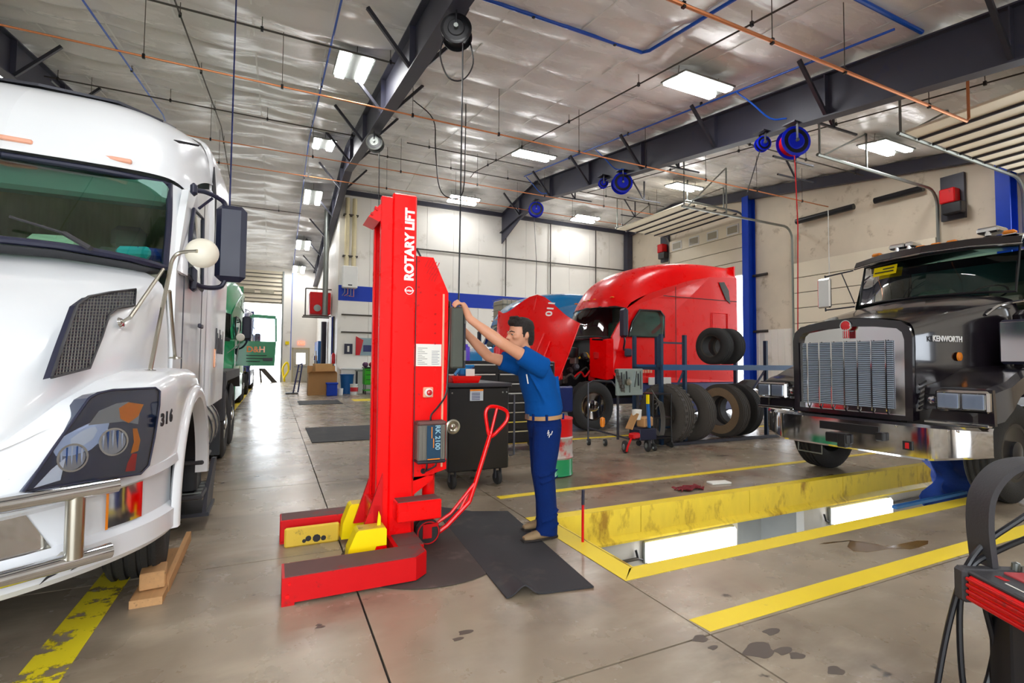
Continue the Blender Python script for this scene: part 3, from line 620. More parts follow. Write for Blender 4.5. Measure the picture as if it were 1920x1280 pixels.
# ------------------------------------------------------------------ mobile column lift
LF = thing('mobile_column_lift', 'tall red mobile column lift with yellow fork shoes and pull handle', 'vehicle lift', (.86, 3.9, 0))
def part(name, mt, mb, parent=LF, smooth=35): return mb.build(name, M[mt] if isinstance(mt, str) else mt, parent, smooth)
m = MB(); m.b2((.775, 3.74, .06), (.958, 4.07, 2.70), .012); col = part('column', 'red', m)
for y0, y1 in ((3.74, 3.765), (4.045, 4.07)):
    m = MB(); m.b2((.69, y0, .16), (.775, y1, 2.66), .004); part('channel_flange', 'red', m)
    m = MB(); m.b2((.69, y0 + (.025 if y0 < 3.9 else -.03), .16), (.705, y0 + (.055 if y0 < 3.9 else 0), 2.66), .003); part('channel_lip', 'red', m)
m = MB(); m.b2((.735, 3.80, .12), (.765, 4.0, 2.5), .004); part('lift_chain_cover', 'red_worn', m)
m = MB(); m.prism([(.60, 3.77, 2.50), (.70, 3.77, 2.62), (.76, 3.77, 2.66), (.76, 3.77, 2.56), (.68, 3.77, 2.47)], (0, .27, 0)); hb = part('head_bracket', 'red', m, smooth=0)
for x, z in ((.625, 2.52), (.66, 2.56), (.70, 2.60), (.72, 2.55)): m = MB(); m.cyl((x, 3.755, z), (x, 3.775, z), .011, n=8); m.build('bolt', M['red_worn'], hb)
# carriage low on the column
m = MB(); m.b2((.66, 3.72, .12), (.73, 4.09, .40), .01); part('carriage', 'red', m)
m = MB(); m.b2((.957, 3.76, .55), (.967, 4.04, 2.24)); part('seam_gap', 'ink', m, smooth=0)
for y in (3.72, 4.06): m = MB(); m.prism([(.58, y, .18), (.73, y, .18), (.73, y, .62)], (0, .03, 0)); part('gusset', 'red_worn', m, smooth=0)
# legs
m = MB(); m.prism([(.07, 3.24, .02), (.86, 3.24, .02), (.95, 3.32, .02), (.95, 3.48, .02), (.07, 3.48, .02)], (0, 0, .145)); near = part('leg', 'red_worn', m, smooth=0)
m = MB(); m.prism([(.085, 3.25, .165), (.86, 3.25, .165), (.94, 3.325, .165), (.94, 3.47, .165), (.085, 3.47, .165)], (0, 0, .003)); m.build('dusty_top', M['dusty'], near, smooth=0)
m = MB(); m.b2((.07, 3.25, 0), (.14, 3.47, .03)); m.build('foot', M['red_worn'], near, smooth=0)
for x in (.10,): m = MB(); m.cyl((x, 3.232, .06), (x, 3.242, .06), .012, n=8); m.cyl((x + .01, 3.232, .13), (x + .01, 3.242, .13), .008, n=8); m.build('rivet', M['red'], near)
m = MB(); m.b2((.07, 4.33, .02), (.95, 4.54, .185), .006); far = part('leg', 'red_worn', m)
m = MB(); m.b2((.08, 4.34, .185), (.94, 4.53, .188)); m.build('dusty_top', M['dusty'], far, smooth=0)
m = MB(); m.b2((.07, 4.35, 0), (.14, 4.53, .03)); m.build('foot', M['red_worn'], far, smooth=0)
m = MB(); m.prism([(.77, 3.46, .02), (.97, 3.46, .02), (.97, 4.35, .02), (.77, 4.35, .02)], (0, 0, .14)); cb = part('cross_beam', 'red_worn', m, smooth=0)
m = MB(); m.prism([(.765, 3.47, .05), (.80, 3.47, .165), (.97, 3.47, .165), (.97, 3.47, .05)], (0, .26, 0)); m.build('dusty_top', M['dusty'], cb, smooth=0)
# yellow fork shoes
def shoe(y0, y1, x0, x1, z0, z1):
    pts = [(x0, z0), (x0 + .01, z0 + (z1 - z0) * .45), (x0 + .06, z1 - .012), (x0 + .075, z1), (x1 - .01, z1), (x1, z1 - .012), (x1, z0 + .11), (x1 - .07, z0 + .11), (x1 - .085, z0 + .07), (x1 - .085, z0)]
    m = MB(); m.prism([(x, y0, z) for x, z in pts], (0, y1 - y0, 0)); s_ = part('fork_shoe', 'yellow', m, smooth=0)
    m = MB(); m.b2((x0 + .08, y0 + .008, z1), (x1 - .012, y1 - .008, z1 + .002)); m.build('dusty_top', M['yellow_worn'], s_, smooth=0)
    m = MB(); m.prism([(x1 - .055, (y0 + y1) / 2, z1), (x1 - .03, (y0 + y1) / 2, z1), (x1 - .03, (y0 + y1) / 2, z1 + .06), (x1 - .045, (y0 + y1) / 2, z1 + .10), (x1 - .05, (y0 + y1) / 2, z1 + .06)], (0, .012, 0)); m.build('pull_tab', M['yellow'], s_, smooth=0)
    m = MB(); m.b2((x1 - .082, y0 + .004, z0), (x1 + .004, y1 - .004, z0 + .105), .006); m.build('fork_end', M['red'], s_, smooth=0)
shoe(3.57, 3.70, .47, .735, .045, .275); shoe(4.13, 4.26, .50, .745, .045, .305)
m = MB(); m.b2((.10, 4.235, .0), (.50, 4.262, .15), .012); yp = part('fork_plate', 'yellow_worn', m)
for x, z, r in ((.27, .055, .022), (.33, .05, .03), (.38, .045, .02), (.24, .04, .015)):
    m = MB(); m.lathe([(0, 0), (r, 0), (r, .001), (0, .001)], (x, 4.2335, z), (0, 1, 0), n=9); m.build('grease_mark', M['ink'], yp, smooth=0)
# tread step and side jack post
m = MB(); m.b2((.81, 3.585, .285), (1.135, 3.74, .425), .008); st = part('tread_step', 'red', m)
m = MB(); m.b2((.82, 3.595, .425), (1.125, 3.735, .428)); m.build('dusty_top', M['dusty'], st, smooth=0)
m = MB(); m.prism([(.965, 3.86, .06), (1.0, 3.86, .06), (1.0, 3.86, .52), (.965, 3.86, .52)], (0, .1, 0)); part('side_bracket', 'red', m, smooth=0)
m = MB(); m.cyl((1.13, 3.93, .16), (1.13, 3.93, .66), .05, n=16); m.cyl((1.13, 3.93, .2), (1.13, 3.93, .26), .062, n=16); part('jack_post', 'red', m)
m = MB(); m.prism([(.96, 3.77, .42), (1.12, 3.77, .53), (1.12, 3.77, .56), (.96, 3.77, .56)], (0, .02, 0)); part('brace', 'red', m, smooth=0)
m = MB(); m.b2((1.07, 3.84, .145), (1.19, 4.02, .17)); m.b2((1.07, 3.845, .06), (1.14, 3.865, .17)); m.b2((1.07, 3.995, .06), (1.14, 4.015, .17)); fk = part('wheel_fork', 'red_worn', m, smooth=0)
m = MB(); m.lathe([(0, -.03), (.06, -.03), (.095, -.026), (.10, -.015), (.10, .015), (.095, .026), (.06, .03), (0, .03)], (1.115, 3.885, .10), (0, 1, 0), n=24); part('steering_wheel', 'rubber', m)
m = MB(); m.lathe([(.08, -.034), (.088, -.034), (.088, -.03), (.08, -.03)], (1.115, 3.885, .10), (0, 1, 0), n=24, close=True); part('wheel_rim', 'red_worn', m)
m = MB(); m.lathe([(0, -.03), (.06, -.03), (.095, -.026), (.10, -.015), (.10, .015), (.095, .026), (.06, .03), (0, .03)], (1.12, 3.975, .10), (0, 1, 0), n=24); part('steering_wheel', 'rubber', m)
# pull handle
hy = 3.96; hp = lambda px, py: ony(px, py, hy)
p0, p1, p2, p3 = hp(818, 1000), hp(838, 985), hp(880, 940), hp(892, 903)
m = MB(); m.tube([p0, p1, p2], .02, n=8); m.tube([hp(812, 985), hp(845, 962), p3], .014, n=8); m.tube([p2, p3], .018, n=8); m.tube([hp(862, 957), hp(880, 920)], .01, n=6); h = part('handle_yoke', 'red', m)
pole0, pole1 = p3, hp(919, 815)
m = MB(); m.tube([p2, pole0, pole1], .019, n=10); h = part('handle_pole', 'red', m)
lp = [hp(*q) for q in ((919, 818), (913, 795), (911, 772), (920, 762), (940, 765), (951, 773), (950, 788), (935, 806))]
m = MB(); m.tube(cr([tuple(p) for p in lp], 4, True), .016, n=8, closed=True); m.tube([hp(919, 818), hp(932, 764)], .013, n=8); m.build('grip', M['red'], h)
# power box
m = MB(); m.prism([(.966, 3.77, .53), (1.225, 3.77, .60), (1.225, 3.77, 1.97), (1.10, 3.77, 2.24), (.966, 3.77, 2.24)], (0, .27, 0)); pb = part('power_box', 'red', m, smooth=0)
m = MB(); m.b2((1.178, 3.762, .62), (1.192, 3.772, 1.96)); m.build('hinge_strip', M['amber2'], pb, smooth=0)
for x, z in ((.985, 2.2), (.985, 2.0), (.985, 1.86), (1.0, 1.96), (1.12, 1.95), (1.12, 1.8), (1.12, 1.72), (1.12, 1.65), (1.12, 1.57), (1.0, 1.18), (1.17, .66), (1.0, .60), (1.14, .63)):
    m = MB(); m.cyl((x, 3.762, z), (x, 3.772, z), .008, n=8); m.build('rivet', M['red_worn'], pb)
for k in range(3):
    for i in range(5 - k):
        m = MB(); c = Vector((1.045 + i * .022 + k * .016, 3.769, 2.19 - k * .05 - i * .004)); m.bar(c + Vector((-.014, 0, -.03)), c + Vector((.014, 0, .03)), .008, .004); m.build('louvre', M['red_worn'], pb, smooth=0)
m = MB(); m.b2((.972, 3.764, 1.395), (1.172, 3.769, 1.565)); pa = m.build('instruction_sheet', M['paper'], pb, smooth=0)
for i in range(10): m = MB(); m.b2((.985, 3.7625, 1.41 + i * .0135), (1.06 - .02 * (i % 3), 3.764, 1.4125 + i * .0135)); m.build('print_line', M['ink'], pa, smooth=0)
for i in range(9): m = MB(); m.b2((1.095, 3.7625, 1.41 + i * .0125), (1.155 - .012 * (i % 2), 3.764, 1.4125 + i * .0125)); m.build('print_line', M['navy'], pa, smooth=0)
m = MB(); m.b2((1.03, 3.755, 1.155), (1.11, 3.77, 1.235), .006); es = m.build('stop_switch', M['amber2'], pb)
m = MB(); m.lathe([(0, 0), (.032, 0), (.032, -.012), (.026, -.014), (.026, -.02), (0, -.02)], (1.07, 3.755, 1.195), (0, 1, 0), n=18); m.build('switch_ring', M['paper'], es)
m = MB(); m.lathe([(0, -.02), (.02, -.02), (.022, -.034), (.012, -.042), (0, -.043)], (1.07, 3.755, 1.195), (0, 1, 0), n=18); m.build('push_button', M['redlens'], es)
M['inv'] = mat('weathered_alloy', '#77736a', .5, metal=.4, var=.2)
m = MB(); m.b2((.968, 3.66, .69), (1.185, 3.765, .965), .012); iv = part('battery_inverter', 'inv', m)
for i in range(9): m = MB(); x = .975 + i * .026; m.b2((x, 3.652, .70), (x + .006, 3.662, .955)); m.build('fin', M['inv'], iv, smooth=0)
m = MB(); m.b2((.965, 3.655, .955), (1.188, 3.765, .985), .01); m.build('end_cap', M['dusty'], iv); m = MB(); m.b2((.965, 3.655, .672), (1.188, 3.765, .70), .01); m.build('end_cap', M['dark_steel'], iv)
m = MB(); m.b2((1.035, 3.648, .70), (1.14, 3.653, .955)); fp = m.build('face_label', mat('dark_blue_label', '#123a54', .4), iv, smooth=0)
text('RK 2100', 'model_lettering', mat('pale_blue_print', '#8fb8c8', .5), .052, (1.115, 3.646, .865), (0, 0, -1), (1, 0, 0), iv, bold=.001)
m = MB(); m.b2((1.068, 3.646, .86), (1.074, 3.649, .945)); m.b2((1.082, 3.646, .79), (1.088, 3.649, .86)); m.b2((1.04, 3.646, .703), (1.135, 3.649, .71)); m.build('label_stripe', M['amber'], iv, smooth=0)
m = MB(); m.tube(cr([(1.075, 3.70, .985), (1.08, 3.70, 1.03), (1.14, 3.72, 1.09), (1.205, 3.74, 1.18), (1.222, 3.75, 1.35), (1.235, 3.75, 1.7), (1.24, 3.76, 1.9)], 5), .007, n=6); part('supply_cable', 'black', m)
m = MB(); m.tube(cr([(1.05, 3.70, .675), (1.048, 3.70, .63), (1.04, 3.73, .605)], 4), .007, n=6); m.tube(cr([(1.125, 3.70, .675), (1.11, 3.70, .64), (1.05, 3.73, .605)], 4), .007, n=6); m.lathe([(0, 0), (.02, 0), (.02, .012), (0, .012)], (1.04, 3.755, .60), (0, 1, 0), n=14); part('plug_leads', 'black', m)
m = MB(); m.tube([(.965, 3.78, 2.30), (1.0, 3.78, 2.24)], .008, n=6); part('lift_hose', 'black', m)
# control box at the man's hands
M['olive'] = mat('olive_grey_enclosure', '#4c5048', .5, var=.1)
m = MB(); m.b2((1.232, 3.70, 1.38), (1.335, 4.02, 1.86), .012); cbx = part('control_box', 'olive', m)
m = MB(); m.b2((1.335, 3.70, 1.38), (1.35, 4.02, 1.86), .005); m.build('lid', M['dark_steel'], cbx)
m = MB(); m.b2((1.335, 3.692, 1.44), (1.348, 3.70, 1.52)); m.b2((1.335, 3.692, 1.73), (1.348, 3.70, 1.8)); m.build('latch', M['steel'], cbx, smooth=0)
m = MB(); m.b2((1.225, 3.80, 1.86), (1.26, 3.88, 1.92), .01); m.build('cable_gland', M['black'], cbx)
# writing on the column
text('ROTARY LIFT', 'lettering', M['white_print'], .094, (.905, 3.739, 2.315), (0, 0, 1), (-1, 0, 0), LF, bold=.0045, sx=.98)
m = MB(); m.lathe([(.026, 0), (.031, 0), (.031, -.002), (.026, -.002)], (.905, 3.739, 1.965), (0, 1, 0), n=24, close=True); lg = part('emblem', 'white_print', m)
text('Rotary', 'emblem_lettering', M['white_print'], .026, (.905, 3.738, 1.965), (1, 0, 0), (0, 0, 1), lg, bold=.0008)
# ------------------------------------------------------------------ the man
def voxel(mb, size, smooth_it=2):
    me = bpy.data.meshes.new('source'); me.from_pydata(mb.v, [], mb.f); o = bpy.data.objects.new('source', me); COL.objects.link(o)
    r = o.modifiers.new('r', 'REMESH'); r.mode = 'VOXEL'; r.voxel_size = size
    if smooth_it: s_ = o.modifiers.new('s', 'SMOOTH'); s_.iterations = smooth_it; s_.factor = .6
    bpy.context.view_layer.update()
    out = bpy.data.meshes.new_from_object(o.evaluated_get(bpy.context.evaluated_depsgraph_get())); bpy.data.objects.remove(o); bpy.data.meshes.remove(me); return out
def ell(mb, secs, n=18, lat=(0, 1, 0)):
    """sections (centre, half-width across lat, half-width the other way) -> closed loft"""
    vs = []; lat = Vector(lat); m_ = len(secs); cs = [Vector(s[0]) for s in secs]
    for i, (c, a, b) in enumerate(secs):
        d = (cs[min(i + 1, m_ - 1)] - cs[max(i - 1, 0)]).normalized(); l = (lat - d * lat.dot(d)).normalized(); w_ = d.cross(l)
        vs += [Vector(c) + l * a * math.cos(2 * math.pi * k / n) + w_ * b * math.sin(2 * math.pi * k / n) for k in range(n)]
    fs = [(i * n + k, i * n + (k + 1) % n, (i + 1) * n + (k + 1) % n, (i + 1) * n + k) for i in range(m_ - 1) for k in range(n)]
    fs += [tuple(range(n - 1, -1, -1)), tuple(range((m_ - 1) * n, m_ * n))]; mb.add(vs, fs)
def ball(mb, c, r, n=12):
    c = Vector(c); r = r if hasattr(r, '__len__') else (r, r, r)
    vs = [c + Vector((0, 0, -r[2]))]; 
    for j in range(1, n // 2):
        t = math.pi * j / (n // 2) - math.pi / 2
        vs += [c + Vector((r[0] * math.cos(t) * math.cos(2 * math.pi * k / n), r[1] * math.cos(t) * math.sin(2 * math.pi * k / n), r[2] * math.sin(t))) for k in range(n)]
    vs.append(c + Vector((0, 0, r[2]))); L_ = n // 2 - 1; fs = [(0, 1 + (k + 1) % n, 1 + k) for k in range(n)]
    for j in range(L_ - 1): fs += [(1 + j * n + k, 1 + j * n + (k + 1) % n, 1 + (j + 1) * n + (k + 1) % n, 1 + (j + 1) * n + k) for k in range(n)]
    e = len(vs) - 1; fs += [(e, 1 + (L_ - 1) * n + k, 1 + (L_ - 1) * n + (k + 1) % n) for k in range(n)]; mb.add(vs, fs)
M['eye_white'] = mat('eye_white', '#b8a89a', .4)
MAN = thing('person', 'man in blue work shirt and jeans reaching up to the lift control box', 'person', (2.0, 3.72, 0))
def mpart(name, mb, mt, vox, sm=2, parent=MAN):
    me = voxel(mb, vox, sm); me.transform(Matrix.Translation(-ORG['person'])); me.materials.clear(); me.materials.append(M[mt]); me.polygons.foreach_set('use_smooth', [True] * len(me.polygons)); me.name = name
    return link(name, me, parent)
NS, FS = (1.93, 3.55, 1.40), (1.92, 3.90, 1.40)
NE, NW = (1.585, 3.56, 1.585), (1.365, 3.66, 1.765)
FE, FW = (1.64, 3.93, 1.475), (1.40, 3.93, 1.70)
b = MB()
# head in profile, looking along -x
hx, hyy, hz = 1.80, 3.73, 1.545
ell(b, [((hx + .015, hyy, hz + .005), .035, .045), ((hx + .005, hyy, hz + .02), .052, .068), ((hx + .02, hyy, hz + .06), .064, .088), ((hx + .04, hyy, hz + .12), .074, .100), ((hx + .05, hyy, hz + .17), .076, .104), ((hx + .05, hyy, hz + .215), .066, .086), ((hx + .05, hyy, hz + .243), .035, .045)], lat=(0, 1, 0))
ell(b, [((1.92, hyy, 1.42), .062, .06), ((1.89, hyy, 1.50), .056, .056), ((1.86, hyy, 1.58), .055, .055)])                # neck
b.prism([(hx - .064, hyy - .012, hz + .125), (hx - .094, hyy - .014, hz + .078), (hx - .062, hyy - .018, hz + .07)], (0, .026, 0))   # nose
ball(b, (hx - .055, hyy, hz + .128), (.022, .052, .012)); ball(b, (hx - .068, hyy, hz + .042), (.012, .022, .008)); ball(b, (hx - .066, hyy, hz + .028), (.012, .02, .008)); ball(b, (hx - .05, hyy, hz + .006), (.022, .024, .016))
for s_ in (-1, 1): ball(b, (hx + .062, hyy + s_ * .08, hz + .105), (.02, .012, .034)); ball(b, (hx - .02, hyy + s_ * .05, hz + .09), (.035, .02, .022))
# trunk under the shirt, legs under the jeans
ell(b, [((2.07, 3.73, .86), .15, .11), ((2.06, 3.73, .98), .145, .105), ((2.04, 3.73, 1.12), .14, .10), ((1.99, 3.73, 1.28), .16, .11), ((1.94, 3.73, 1.40), .15, .09), ((1.92, 3.73, 1.45), .08, .06)])
for hp_, k_, a_ in (((2.06, 3.64, .88), (2.0, 3.60, .50), (2.04, 3.60, .10)), ((2.08, 3.82, .88), (2.09, 3.83, .50), (2.15, 3.84, .10))):
    ell(b, [(hp_, .085, .085), ((Vector(hp_) + Vector(k_)) / 2, .075, .08), (k_, .055, .06), ((Vector(k_) * .6 + Vector(a_) * .4), .055, .06), (a_, .04, .045), (Vector(a_) - Vector((0, 0, .06)), .04, .05)])
# arms
for s0, e0, w0 in ((NS, NE, NW), (FS, FE, FW)):
    s0, e0, w0 = map(Vector, (s0, e0, w0))
    ell(b, [(s0, .06, .06), (s0.lerp(e0, .4), .052, .056), (s0.lerp(e0, .85), .043, .045), (e0, .042, .046), (e0.lerp(w0, .3), .042, .047), (e0.lerp(w0, .75), .031, .034), (w0, .025, .033)], n=14)
# hands: palm and five fingers each
def hand(w0, palm_to, fingers, thumb):
    w0 = Vector(w0); p = Vector(palm_to)
    ell(b, [(w0, .024, .032), (w0.lerp(p, .4), .037, .028), (w0.lerp(p, .8), .044, .025), (p, .042, .018)], n=14, lat=(.15, 1, 0))
    for f in fingers: b.tube(f, [.0118, .0110, .0100, .0085][:len(f)], n=8)
    b.tube(thumb, [.0125, .011, .009], n=8)
fng = []
for k, (dy, ln) in enumerate(((-.033, .92), (-.011, 1.0), (.011, .97), (.033, .82))):
    y = 3.735 + dy
    fng.append([(1.325, y, 1.880), (1.325 - .034 * ln, y - .008, 1.888 + .010 * k), (1.325 - .064 * ln, y - .014, 1.872 + .010 * k), (1.325 - .086 * ln, y - .018, 1.848 + .012 * k)])
hand(NW, (1.335, 3.73, 1.882), fng, [(1.358, 3.765, 1.83), (1.352, 3.795, 1.85), (1.335, 3.805, 1.876)])
fng2 = []
for k, (dz, ln) in enumerate(((.034, .9), (.012, 1.0), (-.010, .97), (-.032, .82))):
    z = 1.71 + dz
    fng2.append([(1.375, 3.985, z), (1.365, 4.02, z + .004), (1.35 - .01 * ln, 4.035, z), (1.345 - .03 * ln, 4.034, z - .006)])
hand(FW, (1.378, 3.975, 1.715), fng2, [(1.38, 3.94, 1.735), (1.372, 3.95, 1.76), (1.362, 3.965, 1.782)])
body = mpart('body', b, 'skin', .0085, 2)
# face details
for s_ in (-1, 1):
    b = MB(); ball(b, (hx - .048, hyy + s_ * .034, hz + .112), (.0065, .009, .006)); o = b.build('eye', M['eye_white'], body)
    b = MB(); ball(b, (hx - .054, hyy + s_ * .036, hz + .112), (.005, .006, .005), 8); b.build('iris', M['ink'], body)
    b = MB(); b.tube([(hx - .068, hyy + s_ * .014, hz + .133), (hx - .060, hyy + s_ * .038, hz + .139), (hx - .040, hyy + s_ * .058, hz + .131)], [.004, .0055, .003], n=6); b.build('eyebrow', M['hair'], body)
b = MB(); ell(b, [((hx + .055, hyy, hz + .12), .083, .094), ((hx + .058, hyy, hz + .17), .086, .108), ((hx + .052, hyy, hz + .215), .078, .10), ((hx + .05, hyy, hz + .25), .05, .06), ((hx + .05, hyy, hz + .262), .02, .02)])
ell(b, [((hx + .115, hyy, hz + .025), .05, .03), ((hx + .115, hyy, hz + .07), .066, .045), ((hx + .10, hyy, hz + .13), .08, .06)])
for k in range(26):
    t = k * 2.4; y = hyy + .06 * math.sin(t); x = hx - .045 + .11 * ((k * .618) % 1); b.tube([(x + .02, y, hz + .235), (x - .005, y + .004, hz + .258), (x - .022, y, hz + .25)], [.012, .011, .004], n=6)
for s_ in (-1, 1): b.tube([(hx + .042, hyy + s_ * .079, hz + .15), (hx + .036, hyy + s_ * .078, hz + .11), (hx + .034, hyy + s_ * .076, hz + .085)], [.014, .010, .006], n=6)
ball(b, (hx - .035, hyy, hz + .215), (.035, .062, .035))
hair = mpart('hair', b, 'hair', .0075, 1)
# cut the hair back from the face by carving it to the hairline
bm = bmesh.new(); bm.from_mesh(hair.data); ox, oy, oz = ORG['person']
dl = [v for v in bm.verts if (v.co.x + ox) < hx + .018 and (v.co.z + oz) < hz + .175 - .0 * abs(v.co.y)]
bmesh.ops.delete(bm, geom=dl, context='VERTS'); bm.to_mesh(hair.data); bm.free()
# shirt
b = MB()
ell(b, [((2.055, 3.73, .965), .178, .135), ((2.06, 3.73, 1.02), .185, .15), ((2.045, 3.73, 1.12), .175, .142), ((2.0, 3.73, 1.27), .19, .142), ((1.965, 3.73, 1.37), .19, .125), ((1.93, 3.73, 1.44), .13, .085), ((1.905, 3.73, 1.475), .075, .07)], n=24)
for s0, e0 in ((NS, NE), (FS, FE)):
    s0, e0 = Vector(s0), Vector(e0); ell(b, [(s0 + Vector((.05, 0, -.02)), .07, .09), (s0, .075, .088), (s0.lerp(e0, .35), .072, .085), (s0.lerp(e0, .50 if s0.y < 3.7 else .62), .07, .082)], n=16)
b.tube(cr([(1.845, 3.60, 1.36), (1.90, 3.575, 1.26), (1.97, 3.57, 1.14), (2.03, 3.575, 1.02)], 4), .012, n=6); b.tube(cr([(1.93, 3.57, 1.30), (2.03, 3.565, 1.2), (2.14, 3.585, 1.06)], 4), .011, n=6); b.tube(cr([(2.12, 3.60, 1.32), (2.14, 3.60, 1.18), (2.19, 3.64, 1.04)], 4), .012, n=6)
b.tube(cr([(1.95, 3.65, 1.49), (1.90, 3.66, 1.475), (1.85, 3.71, 1.455), (1.84, 3.76, 1.45)], 4), .014, n=6)
sh = mpart('shirt', b, 'shirt', .010, 3)
b = MB(); b.tube([(1.825, 3.585, 1.335), (1.835, 3.575, 1.26)], .005, n=6); b.build('pen', M['paper'], sh)
# jeans
b = MB()
ell(b, [((2.07, 3.73, .80), .165, .115), ((2.07, 3.73, .90), .17, .14), ((2.06, 3.73, 1.0), .165, .132)], n=22)
ell(b, [((2.055, 3.645, .90), .098, .125), ((2.03, 3.63, .72), .093, .115), ((2.0, 3.61, .52), .082, .095), ((2.02, 3.60, .30), .08, .085), ((2.03, 3.60, .12), .082, .088), ((2.02, 3.60, .045), .085, .095)], n=18)
ell(b, [((2.09, 3.815, .90), .098, .125), ((2.095, 3.82, .72), .092, .11), ((2.10, 3.83, .50), .08, .092), ((2.14, 3.835, .28), .078, .085), ((2.15, 3.84, .10), .08, .085), ((2.14, 3.84, .05), .082, .088)], n=18)
for z, dx in ((.47, -.07), (.52, -.08), (.16, -.05), (.2, .04), (.09, .03)): b.tube(cr([(2.0 + dx, 3.54, z), (2.05 + dx * .2, 3.51, z + .03), (2.1 + dx * .1, 3.54, z + .05)], 3), .008, n=5)
mpart('jeans', b, 'denim', .0095, 2)
b = MB(); vs = []
for z in (.965, .998):
    for k in range(28): t = 2 * math.pi * k / 28; vs.append((2.062 + .149 * math.sin(t), 3.73 + .185 * math.cos(t), z + .012 * math.sin(t)))
b.add(vs, [(k, (k + 1) % 28, 28 + (k + 1) % 28, 28 + k) for k in range(28)]); bt = b.build('belt', M['belt'], MAN)
b = MB(); b.b2((1.905, 3.705, .962), (1.915, 3.755, 1.0)); b.build('buckle', M['steel'], bt)
for t in (-.5, 0.55, 2.0, 2.7): b = MB(); c = (2.062 + .155 * math.sin(t + 1.57), 3.73 + .19 * math.cos(t + 1.57)); b.box((c[0], c[1], .982), (.018, .012, .05)); b.build('belt_loop', M['denim'], bt, smooth=0)
for x, z in ((1.985, .86), (1.99, .845), (2.02, .85), (2.0, .83)): b = MB(); b.bar((x, 3.525, z), (x + .012, 3.525, z + .03), .004, .004); b.build('paint_fleck', M['paper'], MAN, smooth=0)
# boots
for bx, by in ((2.03, 3.60), (2.15, 3.84)):
    b = MB(); ell(b, [((bx + .045, by, .17), .05, .05), ((bx + .02, by, .10), .046, .06), ((bx + .0, by, .06), .046, .085)], n=14)
    ell(b, [((bx + .075, by, .05), .04, .035), ((bx, by, .055), .045, .042), ((bx - .09, by, .05), .05, .036), ((bx - .16, by, .042), .047, .028), ((bx - .215, by, .035), .028, .018)], n=14, lat=(0, 1, 0))
    bo = mpart('boot', b, 'boot', .008, 2)
    b = MB(); out = [(bx + .085 - .0, by - .03), (bx + .095, by), (bx + .085, by + .03), (bx + .02, by + .042), (bx - .09, by + .052), (bx - .17, by + .046), (bx - .22, by + .022), (bx - .228, by), (bx - .22, by - .022), (bx - .17, by - .046), (bx - .09, by - .052), (bx + .02, by - .042)]
    b.prism([(x, y, .018) for x, y in out], (0, 0, .012)); b.prism([(x, y, 0.013) for x, y in out[0:4] + out[11:]], (0, 0, .012)); b.b2((bx - .225, by - .035, .013), (bx - .04, by + .035, .02)); b.build('sole', M['sole'], bo, smooth=0)
# ------------------------------------------------------------------ wheels
def tyre_prof(r, w, groove=True):
    h = w / 2; rr = r * .56
    p = [(rr, -h * .72), (rr + .02, -h * .86), (r * .72, -h), (r * .88, -h * .97), (r * .965, -h * .84), (r, -h * .74)]
    if groove:
        for g in (-.5, -.17, .17, .5):
            c = g * h * 1.1; p += [(r, c - .012), (r - .014, c - .008), (r - .014, c + .008), (r, c + .012)]
    p += [(r, h * .74), (r * .965, h * .84), (r * .88, h * .97), (r * .72, h), (rr + .02, h * .86), (rr, h * .72)]
    return p
def tyre(c, ax, r=.52, w=.29, n=40, parent=None, mt='rubber', name='tyre', blocks=False):
    m = MB(); m.lathe(tyre_prof(r, w), c, ax, n=n, close=True)
    if blocks:
        ax_ = Vector(ax).normalized(); a = Vector((0, 0, 1)); u = ax_.cross(a).normalized(); v = ax_.cross(u)
        for k in range(34):
            t = 2 * math.pi * k / 34; d = u * math.cos(t) + v * math.sin(t); e = (-u * math.sin(t) + v * math.cos(t))
            for s_ in (-1, 1):
                p = Vector(c) + ax_ * s_ * w * .36 + d * (r - .004); R = Matrix((ax_, e, d)).transposed(); m.box(p, (w * .22, .045, .02), 0, R)
    return m.build(name, M[mt], parent)
def rim(c, ax, r=.52, w=.29, parent=None, mt='chrome', out=1):
    """dished steel disc on the outer face (out=+1 along ax)"""
    rr = r * .565; h = w / 2; m = MB()
    m.lathe([(rr, h * .8), (rr + .012, h * .84), (rr - .02, h * .82), (rr - .03, h * .2), (rr * .62, h * .05), (rr * .60, h * .35), (rr * .42, h * .42), (rr * .40, h * .95), (rr * .2, h * 1.05), (0, h * 1.05)], c, Vector(ax) * out, n=32); o = m.build('rim', M[mt], parent)
    a = Vector(ax).normalized() * out; u = a.cross(Vector((0, 0, 1))).normalized(); v = a.cross(u)
    for k in range(10):
        t = 2 * math.pi * k / 10; p = Vector(c) + a * (h * .40) + (u * math.cos(t) + v * math.sin(t)) * rr * .51; m = MB(); m.cyl(p, p + a * .03, .014, n=6); m.build('lug_nut', M['chrome_r'], o)
        t += .3; p = Vector(c) + a * (h * .13) + (u * math.cos(t) + v * math.sin(t)) * rr * .78; m = MB(); m.lathe([(0, 0), (.026, 0), (.026, .006), (0, .006)], p, a, n=10); m.build('hand_hole', M['black'], o)
    return o
def wheel(c, ax, parent, r=.52, w=.29, out=1, mt='chrome', n=40):
    t = tyre(c, ax, r, w, n, parent, name='wheel'); rim(c, ax, r, w, t, mt, out); return t
